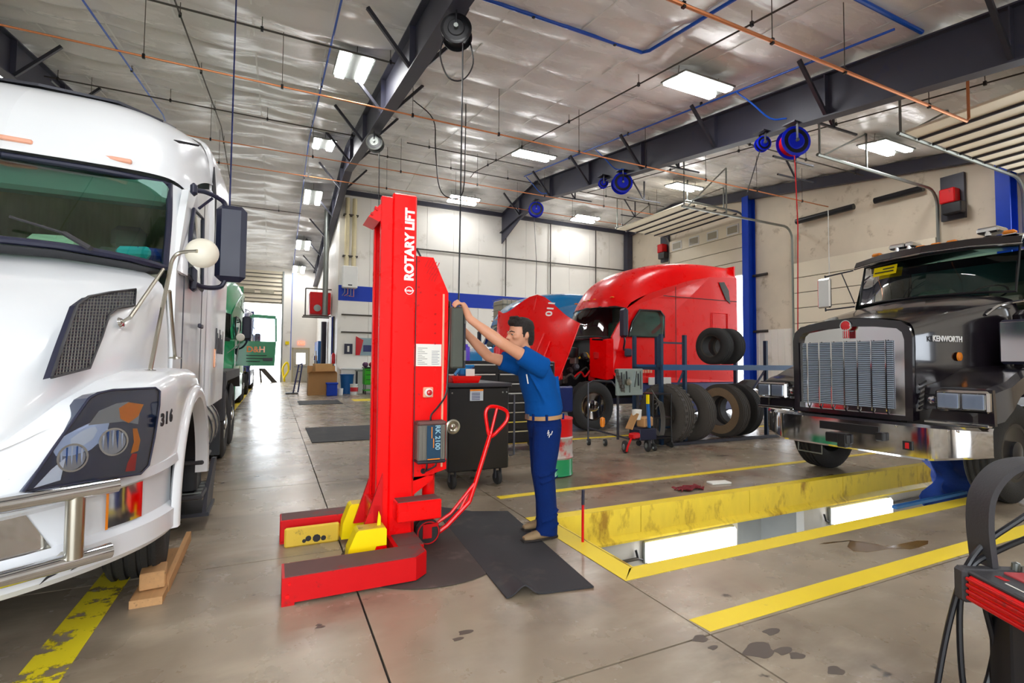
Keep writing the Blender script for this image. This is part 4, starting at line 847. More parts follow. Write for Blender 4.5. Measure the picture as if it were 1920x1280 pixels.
# ------------------------------------------------------------------ the white truck
WXC = -1.77
WT = thing('semi_truck', 'white sleeper semi truck with chrome bumper guard at left', 'truck', (WXC, 4.2, 0))
TWIN = {}
def two(name, mt, mb, parent, smooth, mir, c, axis):
    """build a part; a mirrored part that does not meet the centre line becomes two parts"""
    mt = M[mt] if isinstance(mt, str) else mt
    if mir and min(abs(p[axis] - c) for p in mb.v) > .03:
        o = mb.build(name, mt, parent, smooth); k = MB(); k.add(mb.v, mb.f); k.m = list(mb.m); n = len(k.v)
        k.v = [tuple(2 * c - q if i == axis else q for i, q in enumerate(p)) for p in k.v]; k.f = [f[::-1] for f in k.f]
        TWIN[o.name] = k.build(name, mt, TWIN.get(parent.name, parent), smooth); return o
    if mir: mb.mirror(c, axis)
    return mb.build(name, mt, parent, smooth)
def W(name, mt, mb, parent=WT, smooth=35, mir=True): return two(name, mt, mb, parent, smooth, mir, WXC, 0)
G = lambda rows, sm=True: [[(WXC + s, y, z) for s, y, z in r] for r in rows]
# hood: rows run front to back, points from centre to flank foot
hood = []
for y, pts in ((2.60, [(0, 1.26), (.30, 1.25), (.52, 1.20), (.66, 1.08), (.70, .90)]), (2.78, [(0, 1.42), (.36, 1.41), (.62, 1.34), (.76, 1.20), (.80, .98)]), (3.10, [(0, 1.62), (.44, 1.61), (.76, 1.52), (.88, 1.36), (.90, 1.16)]), (3.45, [(0, 1.80), (.50, 1.79), (.86, 1.69), (.965, 1.50), (.985, 1.28)]), (3.85, [(0, 1.98), (.55, 1.97), (.94, 1.86), (1.03, 1.62), (1.05, 1.32)]), (4.25, [(0, 2.11), (.6, 2.10), (1.0, 2.0), (1.07, 1.72), (1.09, 1.34)])):
    hood.append([(WXC + s, y, z) for s, z in pts])
HG = crgrid(hood, 5, 5)
m = MB(); m.grid(HG); hd = W('hood', 'white', m, smooth=60)
m = MB(); m.grid([[ (WXC, 2.60, .62), (WXC + .7, 2.60, .62)], [(WXC, 2.60, 1.26), (WXC + .6, 2.60, 1.12)]]); W('grille', 'dark_steel', m)
for k in range(9): m = MB(); m.b2((WXC - .6, 2.55, .66 + k * .055), (WXC + .6, 2.60, .685 + k * .055)); W('grille_bar', 'chrome', m, mir=False, smooth=0)
# fender skin: plan curve, top edge and foot edge (foot follows the wheel arch)
FP = [(-1.06, 2.64), (-.86, 2.80), (-.70, 2.98), (-.58, 3.20), (-.52, 3.42), (-.50, 3.65), (-.50, 4.2), (-.52, 4.72)]
WY, WR = 4.16, .60
fp = cr(FP, 6); rows = []
def ftop(y): return np.interp(y, [2.64, 2.8, 3.0, 3.25, 3.5, 3.9, 4.3, 4.75], [1.0, 1.10, 1.21, 1.30, 1.345, 1.36, 1.35, 1.22])
def ffoot(y):
    base = .86; d = abs(y - WY)
    return max(base, .52 + math.sqrt(max(0, (WR + .10) ** 2 - d * d))) if d < WR + .10 else base
g0, g1, g2, g3 = [], [], [], []
for x, y in fp:
    zt = float(ftop(y)); zf = min(ffoot(y), zt - .08)
    inner = np.interp(y, [2.64, 2.78, 3.1, 3.45, 3.85, 4.25, 4.8], [.70, .80, .90, .985, 1.05, 1.09, 1.10]) + WXC
    inner = min(inner, x - .02)
    rows.append([(inner - .05, y + .02, zt + .02), ((inner + x) / 2, y, zt + .015), (x - .05, y, zt), (x - .012, y, zt - .035), (x, y, zt - .10), (x, y, (zt + zf) / 2 - .02), (x - .0, y, zf)])
m = MB(); m.grid([cr(r, 3) for r in rows]); fe = W('fender', 'white', m, smooth=60)
# wheel-arch lip
lip = []
for k in range(0, 33):
    t = math.pi * (-.02 + 1.02 * k / 32); lip.append((-.495, WY - math.cos(t) * (WR + .085), .52 + math.sin(t) * (WR + .085)))
m = MB(); rows = []
for p in lip:
    d = Vector((0, p[1] - WY, p[2] - .52)).normalized()
    rows.append([(-.56, p[1] - d.y * .05, p[2] - d.z * .05), (-.478, p[1] - d.y * .04, p[2] - d.z * .04), (-.47, p[1], p[2]), (-.478, p[1] + d.y * .035, p[2] + d.z * .035), (-.51, p[1] + d.y * .05, p[2] + d.z * .05)])
m.grid(rows); W('wheel_arch_lip', 'white', m, smooth=60)
m = MB(); rows = []
for k in range(0, 25):
    t = math.pi * k / 24; rows.append([(x, WY - math.cos(t) * (WR + .06), .52 + math.sin(t) * (WR + .06)) for x in (-1.05, -.53)])
m.grid(rows); W('wheel_well', 'black', m)
# bumper
BP = [(WXC, 2.52), (-1.42, 2.55), (-1.15, 2.64), (-.90, 2.80), (-.72, 2.98), (-.59, 3.18), (-.525, 3.36), (-.50, 3.50)]
bp = cr(BP, 5); rows = []
for i, (x, y) in enumerate(bp):
    t = i / (len(bp) - 1); nx, ny = (0, -1) if i == 0 else (0, 0)
    a = Vector(bp[max(i - 1, 0)]); b_ = Vector(bp[min(i + 1, len(bp) - 1)]); d = (b_ - a).normalized(); n_ = Vector((d.y, -d.x))
    zb = .44 + .02 * t; zt = .80 + .09 * t
    q = lambda off, z: (x + n_.x * off, y + n_.y * off, z)
    rows.append([q(-.12, zb), q(-.015, zb), q(.012, zb + .03), q(.012, zb + .13), q(-.03, zb + .16), q(-.03, zt - .07), q(.008, zt - .045), q(0, zt), q(-.1, zt)])
m = MB(); m.grid(rows); bm_ = W('bumper', 'grey_white', m, smooth=30)
def bpos(s, off, z):
    """point on the bumper's plan curve at fraction s, moved outwards"""
    f = s * (len(bp) - 1); i = min(int(f), len(bp) - 2); a = Vector(bp[i]); b_ = Vector(bp[i + 1]); p = a.lerp(b_, f - i); d = (b_ - a).normalized(); return Vector((p.x + d.y * off, p.y - d.x * off, z))
m = MB(); m.grid([[bpos(s, -.018, z) for z in (.62, .80)] for s in (.60, .64, .68, .72)]); W('fog_lamp_panel', 'chrome', m, bm_)
m = MB(); m.grid([[bpos(s, -.016, z) for z in (.615, .805)] for s in (.592, .60)]); W('panel_edge', 'amber', m, bm_, smooth=0)
m = MB(); m.grid([[bpos(s, -.024, .60), bpos(s - .06, -.024, .80)] for s in (.30, .36, .42, .47)]); W('air_inlet', 'chrome', m, bm_)
for pts in ([(.44, .475), (.452, .50), (.468, .51), (.478, .503), (.468, .496), (.456, .492)], [(.50, .492), (.507, .508), (.522, .512), (.53, .525), (.53, .51), (.518, .498)]):
    m = MB(); m.prism([bpos(s, .014, z) for s, z in pts], (-.0015, -.002, 0)); W('paint_chip', 'ink', m, bm_, smooth=0, mir=False)
# chrome guard
def tubeline(z, pts): return cr([(x, y, z) for x, y in pts], 5)
UP = [(WXC, 2.40), (-1.35, 2.45), (-.98, 2.64), (-.64, 2.88)]; LO = [(WXC, 2.42), (-1.35, 2.47), (-.98, 2.67), (-.66, 2.90)]
m = MB(); m.tube(tubeline(.855, UP), .034, n=14); bg = W('bumper_guard', 'chrome', m)
m = MB(); m.tube(tubeline(.555, LO), .034, n=14); W('lower_guard_tube', 'chrome', m)
m = MB(); m.cyl((-.765, 2.80, .57), (-.765, 2.795, .84), .034, n=14); W('guard_post', 'chrome_r', m)
for z in (.57, .84):
    m = MB(); m.bar((-.80, 2.80, z), (-.80, 2.92, z), .05, .03); m.bar((-1.4, 2.46, z), (-1.4, 2.60, z), .05, .03); W('guard_bracket', 'chrome_r', m, smooth=0)
# headlight: lens on the fender's front corner
hlp = (-.80, 2.86, 1.0); hln = Vector((.72, -.69, .10)).normalized()
HL = [(42, 922), (100, 838), (166, 746), (182, 737), (210, 731), (290, 727), (298, 733), (297, 760), (288, 820), (277, 872), (262, 888), (160, 903), (70, 917)]
def hl(px, py, off=0.0): return onp(px, py, hlp, hln) + hln * off
m = MB(); m.prism([hl(*p, -.0) for p in HL], -hln * .10); hw = W('headlight', mat('blue_black_housing', '#22304c', .25, coat=.6), m, smooth=0)
m = MB(); m.prism([hl(*p, .004) for p in HL], hln * .006); W('headlight_lens', 'lens', m, hw, smooth=0)
for (px, py, r, r2) in ((212, 828, .062, .058), (135, 858, .058, .052)):
    c = hl(px, py, .001); m = MB(); m.lathe([(r + .004, 0), (r + .004, .006), (r - .004, .006), (r - .008, -.02), (r * .4, -.05), (0, -.055)], c, hln, n=28); l = W('reflector', 'chrome', m, hw)
    m = MB(); m.lathe([(0, 0), (r * .28, 0), (r * .22, .018), (0, .022)], c - hln * .05, hln, n=16); W('bulb', 'white_print', m, hw)
    for k_ in range(-2, 3): a = hl(px, py, .0); uu = Vector((hln.y, -hln.x, 0)).normalized(); hh = math.sqrt(max(.0001, r * r * .8 - (k_ * r * .34) ** 2)); m = MB(); m.bar(a + uu * k_ * r * .34 + Vector((0, 0, hh)), a + uu * k_ * r * .34 - Vector((0, 0, hh)), r * .16, .004); W('painted_reflection', 'white_print' if k_ % 2 == 0 else 'bluebin', m, hw, smooth=0)  # white and blue bars stand in for reflections in the lamp
m = MB(); m.prism([hl(*p, .002) for p in ((165, 797), (185, 770), (218, 756), (240, 753), (262, 765), (258, 795), (230, 790))], hln * .0015); W('daytime_lamp', 'chrome_r', m, hw, smooth=0)
m = MB(); m.prism([hl(*p, .0035) for p in ((222, 765), (240, 754), (268, 758), (258, 780), (240, 793), (225, 785))], hln * .0015); W('turn_lamp', 'amber', m, hw, smooth=0)
m = MB(); m.prism([hl(*p, .003) for p in ((248, 803), (256, 803), (262, 825), (258, 845), (244, 850), (250, 828))], hln * .0015); W('side_marker', 'amber', m, hw, smooth=0)
m = MB(); m.prism([hl(*p, .003) for p in ((238, 868), (247, 850), (256, 850), (252, 882), (234, 884))], hln * .0015); W('red_reflector', 'redlens', m, hw, smooth=0)
m = MB(); m.prism([hl(*p, .003) for p in ((62, 915), (95, 880), (122, 858), (112, 900))], hln * .0015); W('fog_reflector', 'white_print', m, hw, smooth=0)
m = MB(); m.tube([hl(*p, .006) for p in HL], .006, n=6, closed=True); W('lens_seal', 'plastic_dk', m, hw)
# hood side vent
fa, fb = Vector((WXC + .80, 2.85, 1.25)), Vector((WXC + 1.05, 4.0, 1.6)); vd = (fb - fa); vd.z = 0; vn = Vector((vd.y, -vd.x, 0)).normalized() + Vector((0, 0, .28)); vn.normalize(); vp = Vector((WXC + .945, 3.28, 1.46)) + vn * .012
VT = [(95, 708), (113, 655), (143, 572), (165, 556), (205, 548), (253, 542), (251, 573), (218, 578), (203, 590), (190, 630), (166, 690)]
ve = lambda px, py, off=0.0: onp(px, py, vp, vn) + vn * off
m = MB(); m.prism([ve(*p) for p in VT], -vn * .03); vt = W('side_vent', 'plastic_dk', m, smooth=0)
m = MB(); m.tube([ve(*p, .004) for p in VT], .007, n=6, closed=True); W('vent_frame', 'plastic_bk', m, vt)
def inside(p, poly):
    c = False
    for i in range(len(poly)):
        a, b_ = poly[i], poly[i - 1]
        if (a[1] > p[1]) != (b_[1] > p[1]) and p[0] < (b_[0] - a[0]) * (p[1] - a[1]) / (b_[1] - a[1]) + a[0]: c = not c
    return c
m = MB()
for gx in range(97, 254, 6):
    run = []
    for gy in range(542, 709, 3):
        if inside((gx + (gy - 620) * -.12, gy), VT): run.append((gx + (gy - 620) * -.12, gy))
    if len(run) > 1: m.bar(ve(*run[0], .002), ve(*run[-1], .002), .004, .004)
for gy in range(548, 706, 6):
    run = [(gx, gy) for gx in range(92, 256, 2) if inside((gx, gy), VT)]
    if len(run) > 1: m.bar(ve(*run[0], .002), ve(*run[-1], .002), .004, .004)
P(W('vent_mesh', 'steel', m, vt, smooth=0), kind='stuff')
# windscreen and frame
WS = [[(0, 3.88, 2.125), (.55, 3.94, 2.12), (.88, 4.08, 2.10), (1.045, 4.28, 2.085)], [(0, 4.28, 2.50), (.53, 4.34, 2.50), (.85, 4.47, 2.50), (1.0, 4.63, 2.51)], [(0, 4.68, 2.86), (.5, 4.73, 2.86), (.8, 4.84, 2.87), (.94, 4.97, 2.89)]]
ws = crgrid(G(WS), 5, 4); m = MB(); m.grid(ws); wg = W('windscreen', 'glass_green', m, smooth=80)
n_ = len(ws); edge = ws[0] + [r[-1] for r in ws[1:]] + ws[-1][::-1][1:]
m = MB(); m.tube(edge, .024, n=8); W('windscreen_seal', 'plastic_dk', m, wg)
# A pillar + cowl
m = MB(); pil = [r[-1] for r in ws]; m.grid([[p, (p[0] + .05, p[1] + .06, p[2] - .01), (p[0] + .09, p[1] + .22, p[2] - .02)] for p in pil], thick=.02); W('a_pillar', 'white', m, smooth=60)
m = MB(); m.grid([[(WXC + s, y - .02, z - .03) for s, y, z in WS[0]], [(WXC + s, y + .12, z - .06) for s, y, z in WS[0]]]); W('cowl', 'plastic_bk', m)
# roof cap: rows from windscreen head back
RF = [[(0, 4.66, 2.90), (.5, 4.70, 2.90), (.82, 4.82, 2.92), (.97, 4.98, 2.93), (1.05, 5.2, 2.90)],
      [(0, 4.72, 3.10), (.5, 4.76, 3.10), (.82, 4.90, 3.10), (.985, 5.06, 3.08), (1.08, 5.3, 3.0)],
      [(0, 4.86, 3.34), (.5, 4.90, 3.34), (.82, 5.04, 3.32), (1.0, 5.25, 3.25), (1.10, 5.5, 3.1)],
      [(0, 5.16, 3.58), (.5, 5.2, 3.58), (.82, 5.36, 3.55), (1.02, 5.6, 3.46), (1.13, 5.8, 3.2)],
      [(0, 5.75, 3.76), (.5, 5.8, 3.76), (.85, 5.95, 3.73), (1.06, 6.1, 3.62), (1.16, 6.25, 3.3)],
      [(0, 6.6, 3.84), (.5, 6.6, 3.84), (.88, 6.65, 3.82), (1.1, 6.7, 3.72), (1.17, 6.75, 3.4)]]
m = MB(); m.grid(crgrid(G(RF), 5, 4)); rfp = W('roof', 'white', m, smooth=60)
m = MB(); m.grid(G([[(0, 5.2, 3.62), (.5, 5.25, 3.62), (.80, 5.4, 3.58)], [(0, 5.8, 3.82), (.5, 5.85, 3.82), (.80, 6.0, 3.77)]]), thick=.02); W('roof_spoiler', 'dark_steel', m, smooth=60)
m = MB(); m.prism([(-.84, 5.12, 3.33), (-.80, 5.2, 3.36), (-.70, 5.55, 3.48), (-.71, 5.56, 3.47), (-.81, 5.2, 3.34)], (.004, -.004, .004)); W('roof_seam', 'ink', m, rfp, smooth=0)
for px, py in ((32, 263), (222, 300)):
    p = onp(px, py, (WXC + .5, 4.76, 3.0), Vector((.15, -1, .35))); m = MB(); R = Matrix.Rotation(.12, 3, 'Z'); m.box(p, (.17, .05, .035), .008, R); W('marker_lamp', 'amber2', m, smooth=0)
# cab side, door and sleeper
SX = WXC + 1.13
m = MB(); m.prism([(SX - .02, 4.28, 1.30), (SX - .02, 4.30, 2.08), (SX - .05, 4.95, 2.86), (SX - .03, 5.3, 2.98), (SX + .0, 6.0, 3.2), (SX, 6.0, .95), (SX - .01, 5.0, .95), (SX - .02, 4.95, 1.25)], (-.05, 0, 0)); cs = W('cab_side', 'white', m, smooth=0)
m = MB(); m.prism([(SX - .004, 4.55, 2.12), (SX - .02, 4.98, 2.68), (SX - .01, 5.42, 2.72), (SX, 5.45, 2.10)], (.008, 0, 0)); W('side_window', 'glass_dark', m, cs, smooth=0)
m = MB(); m.tube([(SX + .006, 4.52, 2.09), (SX - .012, 4.97, 2.71), (SX, 5.44, 2.75), (SX + .006, 5.48, 2.08)], .016, n=6, closed=True); W('window_seal', 'plastic_dk', m, cs)
m = MB(); m.b2((SX - .002, 4.5, 1.05), (SX + .006, 4.505, 2.1)); m.b2((SX, 5.52, 1.0), (SX + .006, 5.526, 2.9)); m.b2((SX, 4.5, 1.05), (SX + .006, 5.52, 1.056)); W('door_seam', 'dark_steel', m, cs, smooth=0)
m = MB(); m.b2((SX, 5.32, 1.72), (SX + .03, 5.48, 1.76), .008); W('door_handle', 'plastic_dk', m, cs)
SL = [[(1.13, 5.95, .95), (1.17, 6.15, .95), (1.18, 7.30, .95)], [(1.13, 5.95, 2.0), (1.175, 6.15, 2.0), (1.19, 7.35, 2.0)], [(1.12, 5.95, 3.1), (1.17, 6.15, 3.15), (1.19, 7.40, 3.2)], [(1.06, 6.05, 3.62), (1.10, 6.3, 3.68), (1.13, 7.42, 3.72)], [(.8, 6.2, 3.80), (.85, 6.4, 3.86), (.9, 7.42, 3.92)], [(0, 6.2, 3.84), (0, 6.4, 3.9), (0, 7.42, 3.96)]]
m = MB(); m.grid(crgrid(G(SL), 4, 3)); W('sleeper', 'white', m, smooth=50)
m = MB(); m.b2((WXC - 1.1, 7.1, .95), (WXC + 1.1, 7.15, 3.8)); W('sleeper_back', 'white', m, mir=False, smooth=0)
m = MB(); m.prism([(SX + .03, 6.03, 2.45), (SX + .035, 6.06, 3.1), (SX + .01, 6.02, 3.45), (SX + .005, 5.99, 3.2)], (.012, .0, 0)); W('cab_gap', 'ink', m, smooth=0)
m = MB(); m.b2((WXC - 1.05, 4.6, .95), (WXC + 1.05, 7.1, 1.0)); m.b2((WXC - 1.0, 4.3, 1.0), (WXC + 1.0, 4.36, 2.05)); W('cab_floor', 'interior', m, mir=False, smooth=0)
# inside the cab
m = MB(); m.grid(G([[(0, 3.97, 2.13), (.6, 4.04, 2.13), (.98, 4.33, 2.11)], [(0, 4.7, 2.19), (.6, 4.7, 2.19), (.98, 4.8, 2.17)], [(0, 4.85, 1.8), (.6, 4.85, 1.8), (.98, 4.9, 1.8)]])); W('dashboard', mat('grey_green_dash', '#b4c4b0', .8), m, smooth=60)
for s_ in (-.55, .55):
    m = MB(); m.box((WXC + s_, 5.55, 1.95), (.5, .16, .95), .06); m.box((WXC + s_, 5.3, 1.5), (.5, .55, .16), .05); m.box((WXC + s_, 5.55, 2.52), (.26, .12, .22), .05); W('seat', 'interior', m, mir=False)
m = MB(); rows = [[(WXC - 1.0 + 2.0 * k / 60, 5.85 + .03 * math.sin(k * 1.3), z) for k in range(61)] for z in (1.2, 2.0, 2.95)]; m.grid(rows); W('sleeper_curtain', 'curtain', m, mir=False, smooth=80)
m = MB(); m.b2((WXC - .95, 4.78, 2.66), (WXC + .95, 4.95, 2.86), .03); W('header_console', mat('teal_grey_trim', '#7ca498', .8), m, mir=False)
m = MB(); m.lathe([(.2, -.015), (.215, 0), (.2, .015), (.185, 0)], (WXC + .55, 4.75, 2.12), (0, -.6, .8), n=24, close=True); W('steering_wheel', 'black', m, mir=False)
for px, py, w_, c, nm in ((100, 447, .26, '#dfe8cf', 'folded_paper'), (255, 456, .24, '#3fd6e8', 'cyan_wrapper'), (285, 448, .22, '#1448c0', 'blue_cloth')):
    p = ony(px, py, 4.34 if px < 200 else 4.5); m = MB(); m.box((p.x, p.y, 2.21), (w_, .12, .09), .03, random.uniform(-.5, .5)); W(nm, mat(nm, c, .6), m, mir=False)
# wiper
a, b_, c = onp(170, 466, (-1.1, 3.93, 2.15), (0, -.75, .65)), onp(120, 437, (-1.2, 4.0, 2.22), (0, -.75, .65)), onp(18, 406, (-1.5, 4.02, 2.3), (0, -.75, .65))
m = MB(); m.tube([a, b_], .016, n=6); m.tube([b_, c], .009, n=6); W('wiper', 'plastic_bk', m, mir=False)
# door mirror
mx, my = -.375, 5.06
m = MB(); m.box((mx, my, 2.46), (.24, .11, .68), .045); mr_ = W('mirror_housing', 'plastic_dk', m)
m = MB(); m.box((mx, my + .06, 2.46), (.19, .01, .6), .004); W('mirror_glass', 'chrome', m, mr_)
m = MB(); m.tube(cr([(SX + .0, 4.86, 2.84), (-.56, 4.95, 2.86), (-.45, 5.04, 2.83), (-.42, 5.06, 2.76)], 5), .02, n=8); m.tube([(SX + .02, 4.98, 2.72), (-.52, 4.99, 2.83)], .012, n=6); m.box((SX + .0, 4.84, 2.84), (.05, .08, .1), .02); W('mirror_arm', 'plastic_dk', m); m = MB(); m.tube(cr([(SX, 4.92, 2.08), (-.56, 4.98, 2.05), (-.45, 5.05, 2.07), (-.41, 5.06, 2.14)], 5), .02, n=8); m.box((SX + .01, 4.9, 2.1), (.05, .1, .2), .02); W('mirror_arm', 'plastic_dk', m)
# hood mirror on its tripod
c = onp(378, 473, (-.50, 3.95, 2.0), (0, 1, 0)); c = onx(378, 473, -.475); 
m = MB(); m.lathe([(0, .0), (.04, .0), (.075, .018), (.102, .05), (.104, .058), (.098, .06), (0, .055)], c + Vector((0, -.03, 0)), (0, 1, 0), n=32); hm = W('hood_mirror', mat('ivory_mirror_shell', '#e8e2d0', .35), m)
foot = onz(281, 697, 1.356); kn = onx(318, 505, -.52)
dF, dC = (foot - CAM).dot(_fw), (c - CAM).dot(_fw)
sp = lambda px, py, k_: CAM + ray(px, py) * (dF + (dC - dF) * k_)
m = MB(); m.tube(cr([tuple(foot), tuple(sp(300, 600, .4)), tuple(sp(317, 515, .75)), tuple(sp(323, 488, .85)), tuple(sp(337, 474, .93)), tuple(c + Vector((-.02, -.035, 0)))], 6), .0125, n=8); W('mirror_stem', 'chrome_r', m); kn = sp(312, 535, .68)
base2 = ve(222, 606, .01); m = MB(); m.tube([base2, base2 + Vector((.05, -.03, .03)), sp(306, 505, .74)], .011, n=8); W('mirror_stay', 'chrome_r', m)
m = MB(); m.lathe([(0, 0), (.032, 0), (.024, .012), (0, .02)], base2, vn, n=16); W('stay_base', 'chrome', m)
m = MB(); m.lathe([(0, 0), (.045, 0), (.03, .012), (0, .018)], foot, (0, 0, 1), n=16); W('stem_base', 'chrome', m)
rb = onx(328, 672, -.62); m = MB(); m.tube([rb, onx(318, 545, rb.x + .03)], .010, n=8); m.lathe([(0, 0), (.04, 0), (.03, .01), (0, .014)], rb, (0, 0, 1), n=14); W('rear_stay', 'chrome_r', m)
# running gear, tank, steps
for s_ in (1, -1):
    ax = (1, 0, 0); cx = WXC + s_ * .98
    t = tyre((cx, WY, .52), Vector((math.cos(.10), math.sin(.10), 0)), .52, .32, 44, WT, name='wheel'); rim((cx, WY, .52), (1, .1, 0), .52, .32, t, 'chrome', s_)
    for yy_ in (8.55, 9.85):
        wheel((WXC + s_ * 1.0, yy_, .52), ax, WT, out=s_, n=28); wheel((WXC + s_ * .68, yy_, .52), ax, WT, out=s_, n=28)
    m = MB(); m.b2((WXC + s_ * .38, 2.9, .62), (WXC + s_ * .46, 10.6, .90)); m.build('chassis_rail', M['black'], WT, smooth=0)
    tk = MB().lathe([(0, 0), (.27, 0), (.31, .03), (.31, 1.25), (.27, 1.28), (0, 1.28)], (WXC + s_ * .93, 5.15, .74), (0, 1, 0), n=28).build('fuel_tank', M['chrome_r'], WT)
    for d in (.15, .45, .8, 1.1): MB().lathe([(.312, d), (.32, d), (.32, d + .035), (.312, d + .035)], (WXC + s_ * .93, 5.15, .74), (0, 1, 0), n=28, close=True).build('tank_strap', M['dark_steel'], tk)
    m = MB(); m.b2((WXC + s_ * .72, 7.55, .62), (WXC + s_ * 1.2, 7.62, 1.28), .02); m.prism([(WXC + s_ * 1.2, 7.55, 1.02), (WXC + s_ * 1.2, 7.6, 1.28), (WXC + s_ * 1.2, 10.4, 1.28), (WXC + s_ * 1.2, 10.5, .95), (WXC + s_ * 1.2, 10.3, 1.15), (WXC + s_ * 1.2, 7.8, 1.15)], (-s_ * .5, 0, 0)); m.build('rear_fender', M['plastic_bk'], WT, smooth=0)
    m = MB(); m.b2((WXC + s_ * .78, 7.56, .2), (WXC + s_ * 1.15, 7.58, .62)); m.build('mud_flap', M['black'], WT, smooth=0)
    m = MB(); m.b2((WXC + s_ * 1.1, 4.82, .35), (WXC + s_ * 1.22, 5.12, .98), .02); m.build('step_box', M['black'], WT)
    for z in (.30, .58):
        m = MB(); m.b2((WXC + s_ * 1.02, 4.78, z), (WXC + s_ * 1.27, 5.35, z + .035), .01); sp = m.build('entry_step', M['plastic_bk'], WT)
        for k in range(4): MB().b2((WXC + s_ * 1.04, 4.85 + k * .12, z + .035), (WXC + s_ * 1.25, 4.89 + k * .12, z + .045)).build('tread_rib', M['steel'], sp, smooth=0)
    m = MB(); m.prism([(WXC + s_ * 1.28, 4.95, .14), (WXC + s_ * 1.28, 5.42, .14), (WXC + s_ * 1.30, 5.5, .52), (WXC + s_ * 1.30, 5.34, .54), (WXC + s_ * 1.28, 5.05, .30)], (-s_ * .03, 0, 0)); m.b2((WXC + s_ * 1.05, 4.95, .12), (WXC + s_ * 1.3, 5.42, .15)); m.build('step_side', M['dark_steel'], WT, smooth=0)
m = MB(); m.b2((WXC - .85, 8.3, .8), (WXC + .85, 10.3, .86)); m.b2((WXC - .7, 3.2, .62), (WXC + .7, 4.7, 1.2)); W('chassis_deck', 'black', m, mir=False, smooth=0)
m = MB(); m.cyl((WXC - .95, WY, .45), (WXC + .95, WY, .45), .07, n=10); m.cyl((WXC - .95, 8.55, .52), (WXC + .95, 8.55, .52), .09, n=10); m.cyl((WXC - .95, 9.85, .52), (WXC + .95, 9.85, .52), .09, n=10); W('axle', 'black', m, mir=False)
# numbers and lettering
for i, chh in enumerate('316'):
    p = onx(303 + i * 8, 788 - i * 4, -.494 - .012 * (2 - i)); text(chh, 'unit_number', M['ink'], .085, (p.x + .004, p.y, p.z), (.22 - .05 * i, 1, 0), (0, 0, 1), WT, bold=.004)
for i in range(7): MB().b2((SX + .052, 6.35 + i * .12, 1.50), (SX + .058, 6.42 + i * .12, 1.78 - .05 * (i % 3))).build('faded_lettering', M['dark_steel'], WT, smooth=0)
m = MB(); m.box((SX + .05, 6.3, 1.45), (.02, .08, .2), .005); W('marker_lamp', 'amber', m, smooth=0)
# timber chocks by the front wheel
t = thing('timber_chock', 'short wooden boards stacked beside the white truck front tyre', 'timber', (-.66, 4.0, 0))
m = MB(); m.b2((-.72, 3.58, 0), (-.56, 4.45, .045)); m.build('board', M['wood'], t, smooth=0)
m = MB(); m.box((-.64, 3.78, .10), (.13, .17, .10), .006, .1); m.build('block', M['wood'], t, smooth=0)
m = MB(); m.bar((-.57, 3.75, .03), (-.545, 4.45, .12), .03, .07); m.build('board', M['wood'], t, smooth=0)
# ------------------------------------------------------------------ the black truck over the pit
KY = 3.60
KT = thing('semi_truck', 'black conventional day-cab truck with chrome bumper over the pit', 'truck', (6.0, KY, 0))
def K(name, mt, mb, parent=KT, smooth=35, mir=True): return two(name, mt, mb, parent, smooth, mir, KY, 1)
def k(h, x, z): return (x, KY + h, z)          # h > 0 is the far side
# bumper: chrome, ends swept back
rows = []
for h, x in ((0, 5.96), (.5, 5.96), (.78, 5.97), (.85, 5.985), (1.0, 6.05), (1.13, 6.13), (1.21, 6.22)):
    zb = .47 if h < .8 else .47 + (h - .8) * .2
    rows.append([k(-h, x + .12, zb), k(-h, x + .01, zb), k(-h, x, zb + .02), k(-h, x, .80), k(-h, x + .02, .83), k(-h, x + .15, .83)])
m = MB(); m.grid(rows); kb = K('bumper', 'chrome', m, smooth=20)
m = MB(); m.b2((5.945, KY - .35, .67), (5.96, KY + .30, .76)); K('bumper_slot', 'black', m, kb, mir=False, smooth=0)
m = MB(); m.box((5.93, KY + .08, .585), (.06, .26, .11), .01); m.box((5.93, KY + .02, .56), (.07, .10, .15), .01); K('tow_pin', 'black', m, kb, mir=False)
m = MB(); m.box((5.93, KY - .38, .66), (.07, .08, .09), .01); K('tow_hook', 'black', m, kb, mir=False)
m = MB(); m.b2((5.945, KY - .665, .555), (5.96, KY - .58, .645)); b1_ = K('lamp_bezel', 'black', m, kb, mir=False, smooth=0); m = MB(); m.b2((5.94, KY - .64, .57), (5.95, KY - .605, .63)); K('red_lamp', 'redlens', m, b1_, mir=False, smooth=0)
m = MB(); m.tube([(5.98, KY + .60, .46), (5.98, KY + .60, .36), (5.98, KY + .30, .36), (5.98, KY + .30, .46)], .008, n=6); K('plate_hanger', 'steel', m, mir=False)
for h in (.52, .94, 1.02): 
    m = MB(); m.lathe([(0, 0), (.014, 0), (.01, .008), (0, .01)], (5.958 if h < .8 else 6.03, KY - h, .79), (-1, 0, 0), n=10); K('bolt', 'chrome', m, kb, mir=True)
